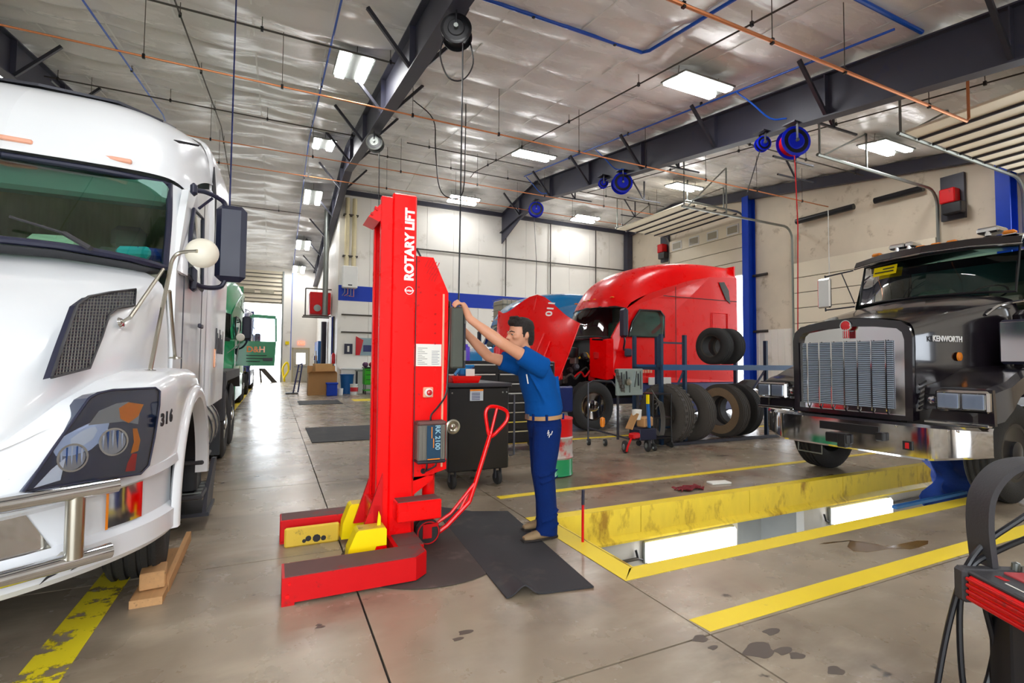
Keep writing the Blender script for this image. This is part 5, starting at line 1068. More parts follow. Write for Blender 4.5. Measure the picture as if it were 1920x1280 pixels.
# grille shell: an arched black frame, stainless face, slatted radiator grille
out = [(-.655, .85), (-.665, 1.72), (-.64, 1.83), (-.56, 1.90), (-.3, 1.945), (0, 1.965), (.3, 1.945), (.56, 1.90), (.64, 1.83), (.665, 1.72), (.655, .85)]
inn = [(-.585, .90), (-.59, 1.70), (-.57, 1.78), (-.52, 1.825), (-.28, 1.86), (0, 1.875), (.28, 1.86), (.52, 1.825), (.57, 1.78), (.59, 1.70), (.585, .90)]
m = MB(); n = len(out)
vs = [k(h, 6.0, z) for h, z in out] + [k(h, 6.0, z) for h, z in inn] + [k(h * 1.0, 6.12, z + .01) for h, z in out] + [k(h, 6.06, z) for h, z in inn]
fs = []
for i in range(n):
    j = (i + 1) % n; fs += [(i, j, n + j, n + i), (i, 2 * n + i, 2 * n + j, j), (n + i, n + j, 3 * n + j, 3 * n + i)]
m.add(vs, fs); sh_ = K('grille_shell', 'black_gloss', m, mir=False, smooth=40)
m = MB(); m.prism([k(h, 6.055, z) for h, z in inn], (.02, 0, 0)); fpl = K('grille_face', 'chrome', m, mir=False, smooth=0)
gl, gr_, gb, gt = -.46, .56, .96, 1.70
m = MB(); m.b2(k(gl, 6.045, gb), k(gr_, 6.056, gt)); gm = K('radiator_screen', 'dark_steel', m, mir=False, smooth=0)
M['slat'] = mat('blue_grey_slat', '#b4c2d4', .4, metal=.35, var=.08)
for i in range(34):
    z = gb + (gt - gb) * (i + .5) / 34; m = MB(); m.prism([k(gl, 6.045, z - .008), k(gl, 6.034, z - .003), k(gl, 6.034, z + .003), k(gl, 6.045, z + .006)], (0, gr_ - gl, 0)); K('slat', 'slat', m, gm, mir=False, smooth=0)
for i in range(7):
    h = gl + .065 + (gr_ - gl - .13) * i / 6; m = MB(); m.tube([k(h, 6.028, gt + .01), k(h, 6.026, gb), k(h, 6.03, gb - .03), k(h, 6.05, gb - .055)], .0085, n=6); K('grille_bar', 'chrome', m, mir=False)
m = MB(); m.lathe([(0, -.02), (.055, -.02), (.055, .0), (.045, .008), (0, .01)], k(.0, 5.99, 1.885), (-1, 0, 0), n=24); bd = K('badge', 'redlens', m, mir=False)
m = MB(); m.b2(k(-.035, 5.985, 1.74), k(.035, 6.0, 1.86), .004); K('badge_stem', 'redlens', m, bd, mir=False)
for i in range(3): m = MB(); m.b2(k(-.028 + i * .022, 5.979, 1.745), k(-.02 + i * .022, 5.986, 1.845)); K('badge_line', 'chrome', m, bd, mir=False, smooth=0)
m = MB(); m.lathe([(.055, -.015), (.064, -.015), (.064, .006), (.055, .006)], k(.0, 5.99, 1.885), (-1, 0, 0), n=24, close=True); K('badge_ring', 'chrome', m, bd, mir=False)
# hood
HD = [[(0, 6.05, 1.975), (-.3, 6.05, 1.955), (-.55, 6.05, 1.91), (-.66, 6.05, 1.80), (-.665, 6.05, 1.4), (-.66, 6.05, .95)],
      [(0, 6.5, 2.09), (-.32, 6.5, 2.07), (-.60, 6.5, 2.0), (-.70, 6.5, 1.87), (-.71, 6.5, 1.4), (-.70, 6.5, 1.0)],
      [(0, 7.1, 2.22), (-.36, 7.1, 2.20), (-.68, 7.1, 2.12), (-.78, 7.1, 1.98), (-.79, 7.1, 1.5), (-.78, 7.1, 1.1)],
      [(0, 7.75, 2.33), (-.42, 7.75, 2.31), (-.78, 7.75, 2.23), (-.88, 7.75, 2.08), (-.89, 7.75, 1.5), (-.88, 7.75, 1.1)]]
m = MB(); m.grid(crgrid([[k(h, x, z) for h, x, z in r] for r in HD], 4, 5)); kh = K('hood', 'black_gloss', m, smooth=45)
for i in range(6): m = MB(); m.bar(k(-.668, 6.10 + i * .0, .98 + i * .05), k(-.675, 6.22, 1.02 + i * .05), .012, .02); K('hood_louvre', 'black', m, smooth=0)
# fenders with headlamp pods
FN = []
for x, hi, ho, zt, zb in ((6.12, .69, 1.10, 1.00, .86), (6.16, .69, 1.24, 1.22, .87), (6.30, .70, 1.27, 1.26, .90), (6.45, .71, 1.28, 1.29, 1.0), (6.62, .73, 1.28, 1.36, 1.14), (6.8, .75, 1.28, 1.42, 1.2), (7.05, .78, 1.28, 1.44, 1.22), (7.35, .82, 1.28, 1.40, 1.16), (7.6, .86, 1.27, 1.28, 1.0), (7.72, .88, 1.26, 1.1, .85)):
    FN.append([k(-hi, x, zt - .02), k(-(hi + ho) / 2, x, zt), k(-ho + .05, x, zt - .01), k(-ho, x, zt - .06), k(-ho, x, (zt + zb) / 2), k(-ho, x, zb)])
m = MB(); m.grid(FN); kf = K('fender', 'black_gloss', m, smooth=40)
m = MB(); m.prism([k(-.72, 6.13, .86), k(-.78, 6.13, 1.02), k(-.84, 6.13, 1.20), k(-1.25, 6.13, 1.20), k(-1.26, 6.13, .86)], (.05, 0, 0)); pod = K('headlamp_pod', 'black_gloss', m, smooth=0)
m = MB(); m.b2(k(-1.25, 6.06, .98), k(-.82, 6.13, 1.19), .02); hb_ = K('headlamp_bezel', 'chrome', m)
for h in (-.935, -1.135):
    m = MB(); m.b2(k(h - .088, 6.045, 1.01), k(h + .088, 6.065, 1.16), .01); o = K('headlamp', mat('silver_reflector', '#d8d8d4', .35, metal=.3), m, hb_); m = MB(); m.b2(k(h - .092, 6.03, 1.005), k(h + .092, 6.044, 1.165), .01); K('lamp_lens', 'lens', m, hb_)
m = MB(); m.b2(k(-1.24, 6.06, .845), k(-.72, 6.14, .875), .006); K('fender_trim', 'chrome', m, smooth=0)
m = MB(); m.b2(k(-.83, 6.10, 1.02), k(-.72, 6.14, 1.14), .01); fl_ = K('fog_lamp', 'black', m); m = MB(); m.lathe([(0, 0), (.04, 0), (.03, .012), (0, .015)], k(-.775, 6.10, 1.08), (-1, 0, 0), n=16); K('lamp_lens', 'chrome', m, fl_)
# cab
CB = [[(-.93, 7.78, 1.05), (-.96, 8.2, 1.05), (-.97, 9.35, 1.05)], [(-.93, 7.78, 2.28), (-.96, 8.2, 2.3), (-.97, 9.35, 2.3)], [(-.90, 8.0, 2.92), (-.93, 8.3, 2.95), (-.94, 9.35, 2.95)], [(-.80, 8.0, 3.0), (-.84, 8.3, 3.04), (-.85, 9.35, 3.04)], [(0, 7.92, 3.03), (0, 8.3, 3.08), (0, 9.35, 3.08)]]
m = MB(); m.grid([[k(*q) for q in r] for r in CB]); kc = K('cab', 'black_gloss', m, smooth=30)
m = MB(); m.b2(k(-.95, 9.33, 1.05), k(.95, 9.36, 3.04)); K('cab_back', 'black_gloss', m, mir=False, smooth=0)
m = MB(); m.grid([[k(h, x, z) for h, x, z in r] for r in ([(0, 7.62, 2.90), (-.5, 7.66, 2.89), (-.92, 7.78, 2.86)], [(0, 7.66, 2.98), (-.5, 7.70, 2.97), (-.92, 7.82, 2.93)], [(0, 7.98, 3.04), (-.5, 8.0, 3.03), (-.86, 8.05, 3.0)])], thick=.02); vz = K('sun_visor', 'black_gloss', m, smooth=40)
m = MB(); m.tube([k(h, x, z) for h, x, z in ((-.93, 7.775, 2.85), (-.5, 7.655, 2.885), (0, 7.615, 2.895))], .014, n=6); K('visor_trim', 'chrome', m, vz)
WSK = [[(0, 7.66, 2.33), (-.5, 7.68, 2.32), (-.86, 7.77, 2.30)], [(0, 7.72, 2.62), (-.5, 7.75, 2.61), (-.86, 7.84, 2.59)], [(0, 7.80, 2.90), (-.5, 7.83, 2.89), (-.86, 7.92, 2.87)]]
m = MB(); m.grid(crgrid([[k(*q) for q in r] for r in WSK], 4, 3)); kw = K('windscreen', 'glass_dark', m, smooth=80)
m = MB(); m.tube([k(*q) for q in (WSK[0] + [WSK[1][2]] + WSK[2][::-1])], .018, n=6); K('windscreen_seal', 'black', m, kw)
m = MB(); m.b2(k(.60, 7.655, 2.68), k(.86, 7.668, 2.82)); K('sticker', 'yellow', MB().prism([k(.34, 7.70, 2.70), k(.66, 7.75, 2.69), k(.66, 7.79, 2.82), k(.34, 7.74, 2.83)], (-.006, 0, 0)), kw, mir=False, smooth=0)
for i in range(2): K('sticker_print', 'ink', MB().prism([k(.37, 7.70 + i * .018, 2.735 + i * .045), k(.63 - .1 * i, 7.738 + i * .012, 2.73 + i * .045), k(.63 - .1 * i, 7.738 + i * .012, 2.745 + i * .045), k(.37, 7.70 + i * .018, 2.75 + i * .045)], (-.004, 0, 0)), kw, mir=False, smooth=0)
m = MB(); m.b2(k(-.85, 7.95, 2.18), k(.85, 8.3, 2.28), .03); K('dashboard', 'interior', m, mir=False)
for h in (-.42, .42): m = MB(); m.box(k(h, 8.9, 2.1), (.14, .46, .9), .05); m.box(k(h, 8.7, 1.65), (.5, .46, .14), .04); K('seat', 'interior', m, mir=False)
m = MB(); m.b2(k(-.93, 9.28, 2.2), k(.93, 9.32, 2.9)); K('cab_lining', mat('teal_grey_lining', '#4c6a68', .8), m, mir=False, smooth=0)
m = MB(); m.lathe([(.19, -.012), (.205, 0), (.19, .012), (.178, 0)], k(-.42, 8.25, 2.36), (-.6, 0, .8), n=20, close=True); K('steering_wheel', 'black', m, mir=False)
for s_ in (-1,):
    m = MB(); m.prism([k(-.945, 8.15, 2.35), k(-.935, 8.3, 2.82), k(-.945, 9.1, 2.82), k(-.955, 9.12, 2.35)], (0, -.01, 0)); K('side_window', 'glass_dark', m, kc, smooth=0)
# roof lamps and horn
for i, (px, py) in enumerate(((1645, 478), (1727, 460), (1756, 457), (1786, 449), (1893, 428))):
    p = onx(px, py + 4, 7.86); m = MB(); m.box((p.x, p.y, 3.02), (.09, .12, .05), .018); mk = K('marker_lamp', 'amber', m, mir=False); MB().box((p.x + .03, p.y, 2.995), (.12, .13, .02), .006).build('lamp_base', M['chrome'], mk)
for px, py, l in ((1690, 463, .2), (1860, 432, .22), (1712, 460, .1)):
    p = onx(px, py, 8.0); m = MB(); m.box((8.0, p.y, 3.10), (.26, l, .075), .02); m.cyl((7.9, p.y, 3.03), (7.9, p.y, 3.1), .03, n=10); K('air_horn', 'chrome', m, mir=False)
m = MB(); m.lathe([(0, 0), (.035, 0), (.06, .0), (.062, .03), (.03, .06), (0, .07)], (8.05, onx(1686, 455, 8.0).y, 3.09), (0, 0, 1), n=16); K('beacon', 'black', m, mir=False)
# mirrors
fm = onx(1546, 550, 7.72)
m = MB(); m.box((7.72, fm.y, fm.z), (.06, .20, .46), .02); K('mirror_head', 'chrome', m, mir=False)
m = MB(); m.tube([(7.74, fm.y, fm.z + .26), (7.78, KY + .95, fm.z + .30)], .012, n=6); m.tube([(7.74, fm.y, fm.z - .26), (7.8, KY + .95, fm.z - .24)], .012, n=6); m.tube([(7.74, fm.y - .25, fm.z + .28), (7.8, KY + .95, fm.z - .2)], .008, n=6); m.tube([(7.74, fm.y, fm.z + .28), (7.74, fm.y, fm.z - .28)], .012, n=6); K('mirror_arm', 'dark_steel', m, mir=False)
m = MB(); m.cyl((7.75, fm.y - .06, fm.z - .1), (7.75, fm.y - .06, fm.z + 1.3), .006, n=6); K('whip_aerial', 'white_plain', m, mir=False)
cA = onx(1925, 640, 6.85); m = MB(); m.box((6.85, cA.y - .02, cA.z), (.06, .46, .46), .03); mh = K('mirror_head', 'plastic_dk', m, mir=False); m = MB(); m.box((6.815, cA.y - .02, cA.z), (.012, .42, .41), .004); K('mirror_glass', 'chrome', m, mh, mir=False)
m = MB(); m.tube([(6.85, cA.y, cA.z - .2), (6.85, cA.y, cA.z - .3), (6.85, cA.y + .35, cA.z - .32), (7.0, KY - .8, cA.z - .3)], .014, n=6); m.box((6.85, cA.y + .35, cA.z - .32), (.06, .08, .08), .01); m.tube([(6.85, cA.y + .3, cA.z - .32), (6.85, cA.y + .3, 1.40)], .012, n=6); K('mirror_arm', 'dark_steel', m, mir=False)
# name on the hood side and amber lamp
text('KENWORTH', 'name_lettering', M['white_print'], .085, (6.52, KY - .742, 1.715), (1, -.10, 0), (0, 0, 1), KT, bold=.002)
m = MB(); m.lathe([(0, 0), (.05, 0), (.045, .015), (0, .02)], k(-.75, 6.72, 1.53), (0, -1, 0), n=18); K('turn_lamp', 'amber', m, mir=False)
# grab rail and air cleaner
m = MB(); m.tube(cr([k(-.80, 7.2, 2.0), k(-.86, 7.4, 2.12), k(-.97, 7.7, 2.18), k(-1.0, 7.8, 2.16)], 4), .016, n=6); m.tube([k(-.98, 7.74, 1.2), k(-.98, 7.74, 2.16)], .016, n=6); K('grab_rail', 'chrome', m)
m = MB(); m.lathe([(0, 0), (.15, 0), (.19, .04), (.19, .75), (.15, .8), (0, .82)], k(-1.1, 7.55, 1.25), (0, 0, 1), n=24); K('air_cleaner', 'black_gloss', m)
m = MB(); m.lathe([(.192, .1), (.2, .1), (.2, .14), (.192, .14)], k(-1.1, 7.55, 1.25), (0, 0, 1), n=24, close=True); K('cleaner_band', 'chrome', m)
# wheels, frame, axle
for h in (-.95, .95):
    s_ = 1 if h > 0 else -1; wheel(k(h, 7.05, .52), (0, 1, 0), KT, out=s_, mt='black')
    for x in (11.2, 12.5): wheel(k(h, x, .52), (0, 1, 0), KT, out=s_, n=28)
    m = MB(); m.b2(k(h * .42 - .04, 6.2, .62), k(h * .42 + .04, 13.2, .9)); m.build('chassis_rail', M['black'], KT, smooth=0)
    m = MB(); m.lathe([(0, 0), (.27, 0), (.30, .03), (.30, 1.27), (.27, 1.3), (0, 1.3)], k(h * .98, 8.2, .72), (1, 0, 0), n=24); m.build('fuel_tank', M['chrome'], KT)
m = MB(); m.cyl(k(-.9, 7.05, .45), k(.9, 7.05, .45), .06, n=10); K('front_axle', 'black', m, mir=False); m = MB(); m.cyl(k(-.9, 11.2, .52), k(.9, 11.2, .52), .08, n=10); m.build('rear_axle', M['black'], KT); m = MB(); m.b2(k(-.45, 6.3, .7), k(.45, 7.8, 1.3)); K('engine', 'black', m, mir=False, smooth=0)
# blue cloth under the bumper
rows = []; r_ = random.Random(4)
for i in range(13):
    v = i / 12; row = []
    for j in range(15):
        u = j / 14; x = 6.9 + u * (.95 + .35 * v) + .05 * math.sin(9 * u + 5 * v); y = 3.22 + .10 * math.sin(7 * u + 2 * v) + .08 * math.sin(16 * u - 7 * v) + .05 * math.sin(9 * v + 13 * u) - .12 * v; z = .34 - .62 * v + .03 * math.sin(11 * u + 3 * v); row.append((x, y, z))
    rows.append(row)
m = MB(); m.grid(rows, thick=.012); tag(m.build('blue_tarp', mat('crumpled_blue_cloth', '#123f9c', .7, var=.2, bump=.6, bscale=14), smooth=60), 'crumpled blue cloth hanging into the pit under the black truck bumper', 'tarp')
m = MB(); m.bar((5.6, 2.93, .022), (7.0, 2.95, .022), .045, .03); tag(m.build('pit_bar', M['bluebin'], smooth=0), 'blue bar lying along the near pit edge', 'bar')
# ------------------------------------------------------------------ other trucks (local frame: forward is -x, origin under the bumper)
def semi(name, label, loc, rz, paint, hood=True, skirt='navy', open_door=False, num=None, far=False):
    T = thing(name, label, 'truck', loc, rz); pm = M[paint]
    def B(nm, mt, mb, parent=T, smooth=35, mir=False):
        mt = M[mt] if isinstance(mt, str) else mt
        if mir and min(abs(p[1]) for p in mb.v) > .03:
            o = mb.build(nm, mt, parent, smooth, world=False); q = MB(); q.v = [(p[0], -p[1], p[2]) for p in mb.v]; q.f = [f[::-1] for f in mb.f]; q.m = list(mb.m)
            TWIN[o.name] = q.build(nm, mt, TWIN.get(parent.name, parent), smooth, world=False); return o
        if mir: mb.mirror(0, 1)
        return mb.build(nm, mt, parent, smooth, world=False)
    # roof and upper cab: rows front to back, centre to eave
    RF = [[(1.72, 0, 2.72), (1.76, .5, 2.71), (1.92, .85, 2.69), (2.08, 1.05, 2.64)],
          [(1.82, 0, 2.95), (1.87, .5, 2.94), (2.04, .86, 2.90), (2.22, 1.08, 2.80)],
          [(2.15, 0, 3.35), (2.2, .5, 3.34), (2.40, .88, 3.25), (2.6, 1.12, 2.98)],
          [(2.75, 0, 3.68), (2.8, .5, 3.67), (2.95, .92, 3.55), (3.1, 1.15, 3.15)],
          [(3.6, 0, 3.88), (3.62, .5, 3.87), (3.7, .98, 3.75), (3.75, 1.18, 3.35)],
          [(4.4, 0, 3.92), (4.4, .5, 3.91), (4.42, 1.0, 3.82), (4.45, 1.2, 3.5)],
          [(5.35, 0, 3.90), (5.35, .5, 3.89), (5.35, 1.0, 3.82), (5.35, 1.2, 3.55)]]
    m = MB(); m.grid(crgrid(RF, 4, 4)); rf = B('roof', pm, m, smooth=60, mir=True)
    side = [(1.62, 1.16, 1.20), (1.62, 1.16, 2.0), (2.08, 1.07, 2.64), (2.6, 1.13, 2.98), (3.1, 1.16, 3.16), (3.75, 1.19, 3.36), (4.45, 1.21, 3.51), (5.35, 1.21, 3.56), (5.35, 1.22, 1.0), (1.9, 1.2, 1.0)]
    m = MB(); m.prism(side, (0, -.05, 0)); sd = B('cab_side', pm, m, smooth=0, mir=True)
    m = MB(); m.b2((5.3, -1.17, 1.0), (5.34, 1.17, 3.85)); B('cab_back', pm, m, smooth=0)
    m = MB(); m.prism([(4.72, 1.222, 3.40), (4.90, 1.222, 3.42), (5.05, 1.222, 3.22), (5.10, 1.222, 2.90), (4.95, 1.222, 3.0)], (0, .01, 0)); B('sleeper_window', 'black_gloss', m, sd, smooth=0, mir=True)
    m = MB(); m.b2((3.35, 1.222, 1.05), (3.36, 1.23, 3.2)); m.b2((1.75, 1.19, 2.95), (5.3, 1.215, 2.965)) if False else None; B('panel_seam', 'ink', m, sd, smooth=0, mir=True)
    m = MB(); m.tube([(4.5, 1.228, 1.75), (4.5, 1.228, 2.65), (5.0, 1.228, 2.65), (5.0, 1.228, 1.75)], .012, n=6, closed=True); B('sleeper_hatch', pm, m, sd, mir=True)
    m = MB(); m.b2((3.0, 1.215, 2.96), (5.34, 1.228, 2.975)); B('roof_seam', 'ink', m, sd, smooth=0, mir=True)
    if not open_door or True:
        win = [(2.02, 1.155, 2.02), (2.16, 1.125, 2.35), (2.36, 1.125, 2.62), (2.92, 1.16, 2.62), (3.0, 1.2, 2.5), (3.0, 1.2, 2.02)]
        m = MB(); m.prism(win, (0, .04, 0)); B('side_window', 'glass_dark' if not far else 'black_gloss', m, sd, smooth=0, mir=True)
        m = MB(); m.tube([(p[0], p[1] + .042, p[2]) for p in win], .018, n=6, closed=True); B('window_seal', 'black', m, sd, mir=True)
    WS_ = [[(1.38, 0, 2.02), (1.42, .5, 2.02), (1.58, .95, 2.0), (1.68, 1.1, 1.98)], [(1.55, 0, 2.38), (1.6, .5, 2.37), (1.75, .9, 2.35), (1.87, 1.07, 2.32)], [(1.74, 0, 2.72), (1.78, .5, 2.71), (1.93, .86, 2.69), (2.06, 1.04, 2.65)]]
    m = MB(); m.grid(crgrid(WS_, 4, 4)); wsn = B('windscreen', 'glass_dark', m, smooth=80, mir=True)
    m = MB(); m.tube(WS_[0] + [WS_[1][3]] + WS_[2][::-1], .025, n=6); B('windscreen_seal', 'black', m, wsn, mir=True)
    m = MB(); m.b2((1.7, -1.05, 1.95), (2.1, 1.05, 2.02), .02); B('dashboard', 'interior', m)
    m = MB(); m.b2((3.3, -1.1, 1.2), (3.34, 1.1, 3.0)); B('cab_partition', 'interior', m, smooth=0)
    for h in (-.5, .5): m = MB(); m.box((2.95, h, 2.0), (.15, .5, .95), .05); m.box((2.7, h, 1.55), (.5, .48, .14), .04); B('seat', 'interior', m)
    for h in (-.75, -.2, .0, .2, .75): m = MB(); m.box((1.80 + .12 * abs(h) / .75, h, 2.92), (.06, .09, .03), .01); B('marker_lamp', 'amber', m, smooth=0)
    # fender corner below the screen pillar, firewall
    m = MB(); m.prism([(1.30, .78, 1.98), (1.45, 1.18, 1.92), (1.62, 1.2, 1.95), (1.62, .8, 2.0)], (0, 0, -.85)); B('cowl_corner', pm, m, smooth=0, mir=True)
    m = MB(); m.b2((1.55, -1.1, 1.0), (1.6, 1.1, 2.0)); B('firewall', 'black', m, smooth=0)
    m = MB(); m.prism([(1.2, 0, 1.98), (1.25, .6, 1.98), (1.4, 1.1, 1.95), (1.7, 1.1, 1.98), (1.6, 0, 2.04)], (0, 0, -.04)); B('cowl_tray', 'black', m, smooth=0, mir=True)
    # chassis, tanks, skirts, wheels
    for s_ in (-1, 1):
        m = MB(); m.b2((.2, s_ * .38, .62), (7.6, s_ * .46, .9)); B('chassis_rail', 'black', m, smooth=0)
        m = MB(); m.b2((2.2, s_ * 1.12, .32), (5.3, s_ * 1.2, 1.0), .02); B('side_skirt', skirt, m)
        for x in (1.15, 6.0, 7.2):
            c = (x, s_ * 1.02, .52); t = MB().lathe(tyre_prof(.52, .30), c, (0, 1, 0), n=32, close=True).build('wheel', M['rubber'], T, world=False)
            r = .52; rr = r * .565; h = .15
            R_ = MB().lathe([(rr, h * .8), (rr + .012, h * .84), (rr - .02, h * .82), (rr - .03, h * .2), (rr * .62, h * .05), (rr * .60, h * .35), (rr * .42, h * .42), (rr * .40, h * .95), (rr * .2, h * 1.05), (0, h * 1.05)], c, (0, s_, 0), n=28).build('rim', M['chrome'], t, world=False)
            for q in range(10):
                a = 2 * math.pi * q / 10; MB().lathe([(0, 0), (.03, 0), (.03, .006), (0, .006)], (x + math.cos(a) * rr * .78, s_ * (1.02 + .022), .52 + math.sin(a) * rr * .78), (0, s_, 0), n=8).build('hand_hole', M['black'], R_, world=False)
        m = MB(); m.tube(cr([(1.9, s_ * 1.2, 1.72), (1.78, s_ * 1.35, 1.76), (1.72, s_ * 1.46, 1.9), (1.70, s_ * 1.46, 2.0)], 4), .022, n=6); B('mirror_arm', 'plastic_dk', m)
        m = MB(); m.box((1.70, s_ * 1.46, 2.28), (.12, .22, .62), .045); B('mirror_head', 'plastic_dk', m); m = MB(); m.box((2.0, s_ * 1.22, 1.66), (.2, .06, .18), .03); B('mirror_foot', 'plastic_dk', m)
    m = MB(); m.b2((5.5, -.85, .8), (7.6, .85, .88)); B('rear_deck', 'black', m, smooth=0)
    m = MB(); m.cyl((1.15, -.95, .48), (1.15, .95, .48), .07, n=8); B('front_axle', 'black', m)
    if hood:
        HG_ = [[(.02, 0, 1.05), (.05, .5, 1.05), (.25, .95, 1.0), (.5, 1.2, .95)], [(.05, 0, 1.35), (.1, .5, 1.34), (.32, .95, 1.25), (.6, 1.22, 1.2)], [(.4, 0, 1.68), (.42, .5, 1.66), (.55, .95, 1.45), (.75, 1.22, 1.32)], [(.9, 0, 1.86), (.9, .6, 1.84), (.95, 1.0, 1.62), (1.0, 1.22, 1.38)], [(1.45, 0, 2.02), (1.45, .65, 2.0), (1.5, 1.05, 1.85), (1.6, 1.2, 1.45)]]
        m = MB(); m.grid(crgrid(HG_, 4, 4)); B('hood', pm, m, smooth=60, mir=True)
        m = MB(); m.grid([[(0, 0, .35), (.05, .6, .35), (.3, 1.05, .38), (.55, 1.2, .42)], [(0, 0, .85), (.05, .6, .85), (.3, 1.05, .86), (.55, 1.2, .88)]]); B('bumper', 'dark_steel', m, mir=True)
        m = MB(); m.b2((.0, -.5, .8), (.04, .5, 1.4)); B('grille', 'black', m, smooth=0)
        m = MB(); m.prism([(.5, 1.205, .6), (.5, 1.205, 1.15), (.6, 1.225, 1.2), (1.0, 1.225, 1.35), (1.0, 1.225, 1.2), (.75, 1.215, 1.0), (.62, 1.21, .6)], (0, .015, 0)); B('fender_side', pm, m, smooth=0, mir=True)
        m = MB(); m.b2((.35, .75, .95), (.42, 1.1, 1.15), .02); B('headlight', 'chrome', m, mir=True)
    return T, B
# --- red truck with its hood tipped forward
RT, RB = semi('semi_truck', 'red sleeper semi truck with its hood tipped open', (4.95, 10.0, 0), 0, 'red', hood=False, skirt='navy')
H0 = ORG[RT.name]
def hp3(h, px, py): p = ony(px, py, 10.0 + h); return (p.x - H0.x, h, p.z)
cols = [(1.22, (919, 690), (921, 640), (925, 582)), (.85, (940, 705), (942, 650), (952, 586)), (.05, (985, 712), (985, 640), (1009, 553)), (-.75, (1010, 722), (1036, 640), (1062, 592)), (-1.2, (1032, 722), (1056, 660), (1076, 606))]
rows = [[hp3(c[0], *c[1 + i]) for c in cols] for i in range(3)]
rows = [[(x + (.16 if abs(h) > 1 else 0), h, z) for x, h, z in r] for r in rows]
m = MB(); m.grid(crgrid(rows, 4, 5), thick=.03); hd_ = RB('tipped_hood', 'red', m, smooth=50)
for a, b_, h in (((1010, 556), (985, 712), .02), ((1025, 625), (1003, 690), -.55), ((1035, 640), (1018, 700), -.75)):
    p, q = Vector(hp3(h, *a)), Vector(hp3(h, *b_)); m = MB(); m.tube([p + Vector((-.05, 0, 0)), p.lerp(q, .5) + Vector((-.09, 0, 0)), q + Vector((-.05, 0, 0))], .02, n=6); RB('hood_ridge', 'red', m, hd_)
p = Vector(hp3(-.28, 1031, 578)); tdn = (Vector(hp3(.05, 985, 640)) - Vector(hp3(.05, 1009, 553))).normalized(); tnr = (Vector(hp3(-.75, 1062, 592)) - Vector(hp3(.05, 1009, 553))).normalized(); tnr = (tnr - tdn * tnr.dot(tdn)).normalized()
text('110', 'unit_number', M['white_print'], .24, (p + H0).lerp(CAM, .022), tdn, tnr, RT, bold=.006)
m = MB(); m.prism([hp3(-1.0, 1022, 700), hp3(-1.1, 1036, 690), hp3(-1.15, 1032, 718), hp3(-1.05, 1018, 728)], (-.05, -.05, 0)); hl_ = RB('headlight', 'black_gloss', m, hd_, smooth=0)
m = MB(); m.box(Vector(hp3(-1.08, 1029, 700)) + Vector((-.06, -.06, 0)), (.03, .06, .1), .01); RB('turn_lamp', 'amber', m, hl_)
# engine in the open bay
m = MB(); m.b2((.35, -.38, .85), (1.5, .38, 1.55), .04); RB('engine_block', 'black', m); m = MB(); m.b2((.3, -.55, .7), (.38, .55, 1.75)); RB('radiator', 'dark_steel', m, smooth=0)
m = MB(); m.lathe([(0, 0), (.16, 0), (.18, .04), (.18, .2), (0, .24)], (.9, -.62, 1.55), (0, 0, 1), n=20); RB('air_filter', 'black', m)
r_ = random.Random(3)
for i in range(26):
    x = .4 + 1.1 * r_.random(); y = -.35 - .65 * r_.random(); z = .75 + .85 * r_.random(); mt = r_.choice(['dark_steel', 'steel', 'black', 'yellow_worn', 'rust_pipe', 'red_worn'])
    m = MB()
    if i % 3 == 0: m.box((x, y, z), (.18, .15, .16), .02, r_.random())
    elif i % 3 == 1: m.tube(cr([(x, y, z), (x + .15, y - .05, z + .12), (x + .3, y + .02, z + .02), (x + .42, y, z + .15)], 4), .022, n=6)
    else: m.lathe([(0, 0), (.07, 0), (.075, .06), (.05, .1), (0, .1)], (x, y, z), (r_.random() - .5, -1, .3), n=14)
    RB(('engine_fitting', 'engine_hose', 'engine_pulley')[i % 3], mt, m)
m = MB(); m.b2((.1, -1.1, .38), (.35, 1.1, .75), .04); RB('bumper', 'navy', m); m = MB(); m.b2((.15, -1.2, .45), (.65, -1.1, .95), .03); m.mirror(0, 1); 
for s_ in (-1, 1): RB('lower_corner', 'navy', MB().b2((.15, s_ * 1.1, .42), (.62, s_ * 1.2, .95), .03))
for s_ in (-1, 1): RB('battery_box', 'white_plain', MB().b2((2.55, s_ * 1.21, .95), (3.2, s_ * 1.24, 1.12), .01))
for i in range(9): RB('faded_lettering', 'amber2', MB().b2((2.0 + i * .075, -1.226, 1.22), (2.055 + i * .075, -1.222, 1.28 + .02 * (i % 2))), smooth=0)
for j in range(2):
    for i in range(7): RB('faded_lettering', 'amber2', MB().b2((4.4 + i * .085 + j * .06, -1.227, 1.42 - j * .1), (4.46 + i * .085 + j * .06, -1.222, 1.49 - j * .1)), smooth=0)
# --- teal truck behind it
TT, TB = semi('semi_truck', 'teal sleeper semi truck parked behind the red one', (5.2, 16.0, 0), 0, 'teal', far=True)
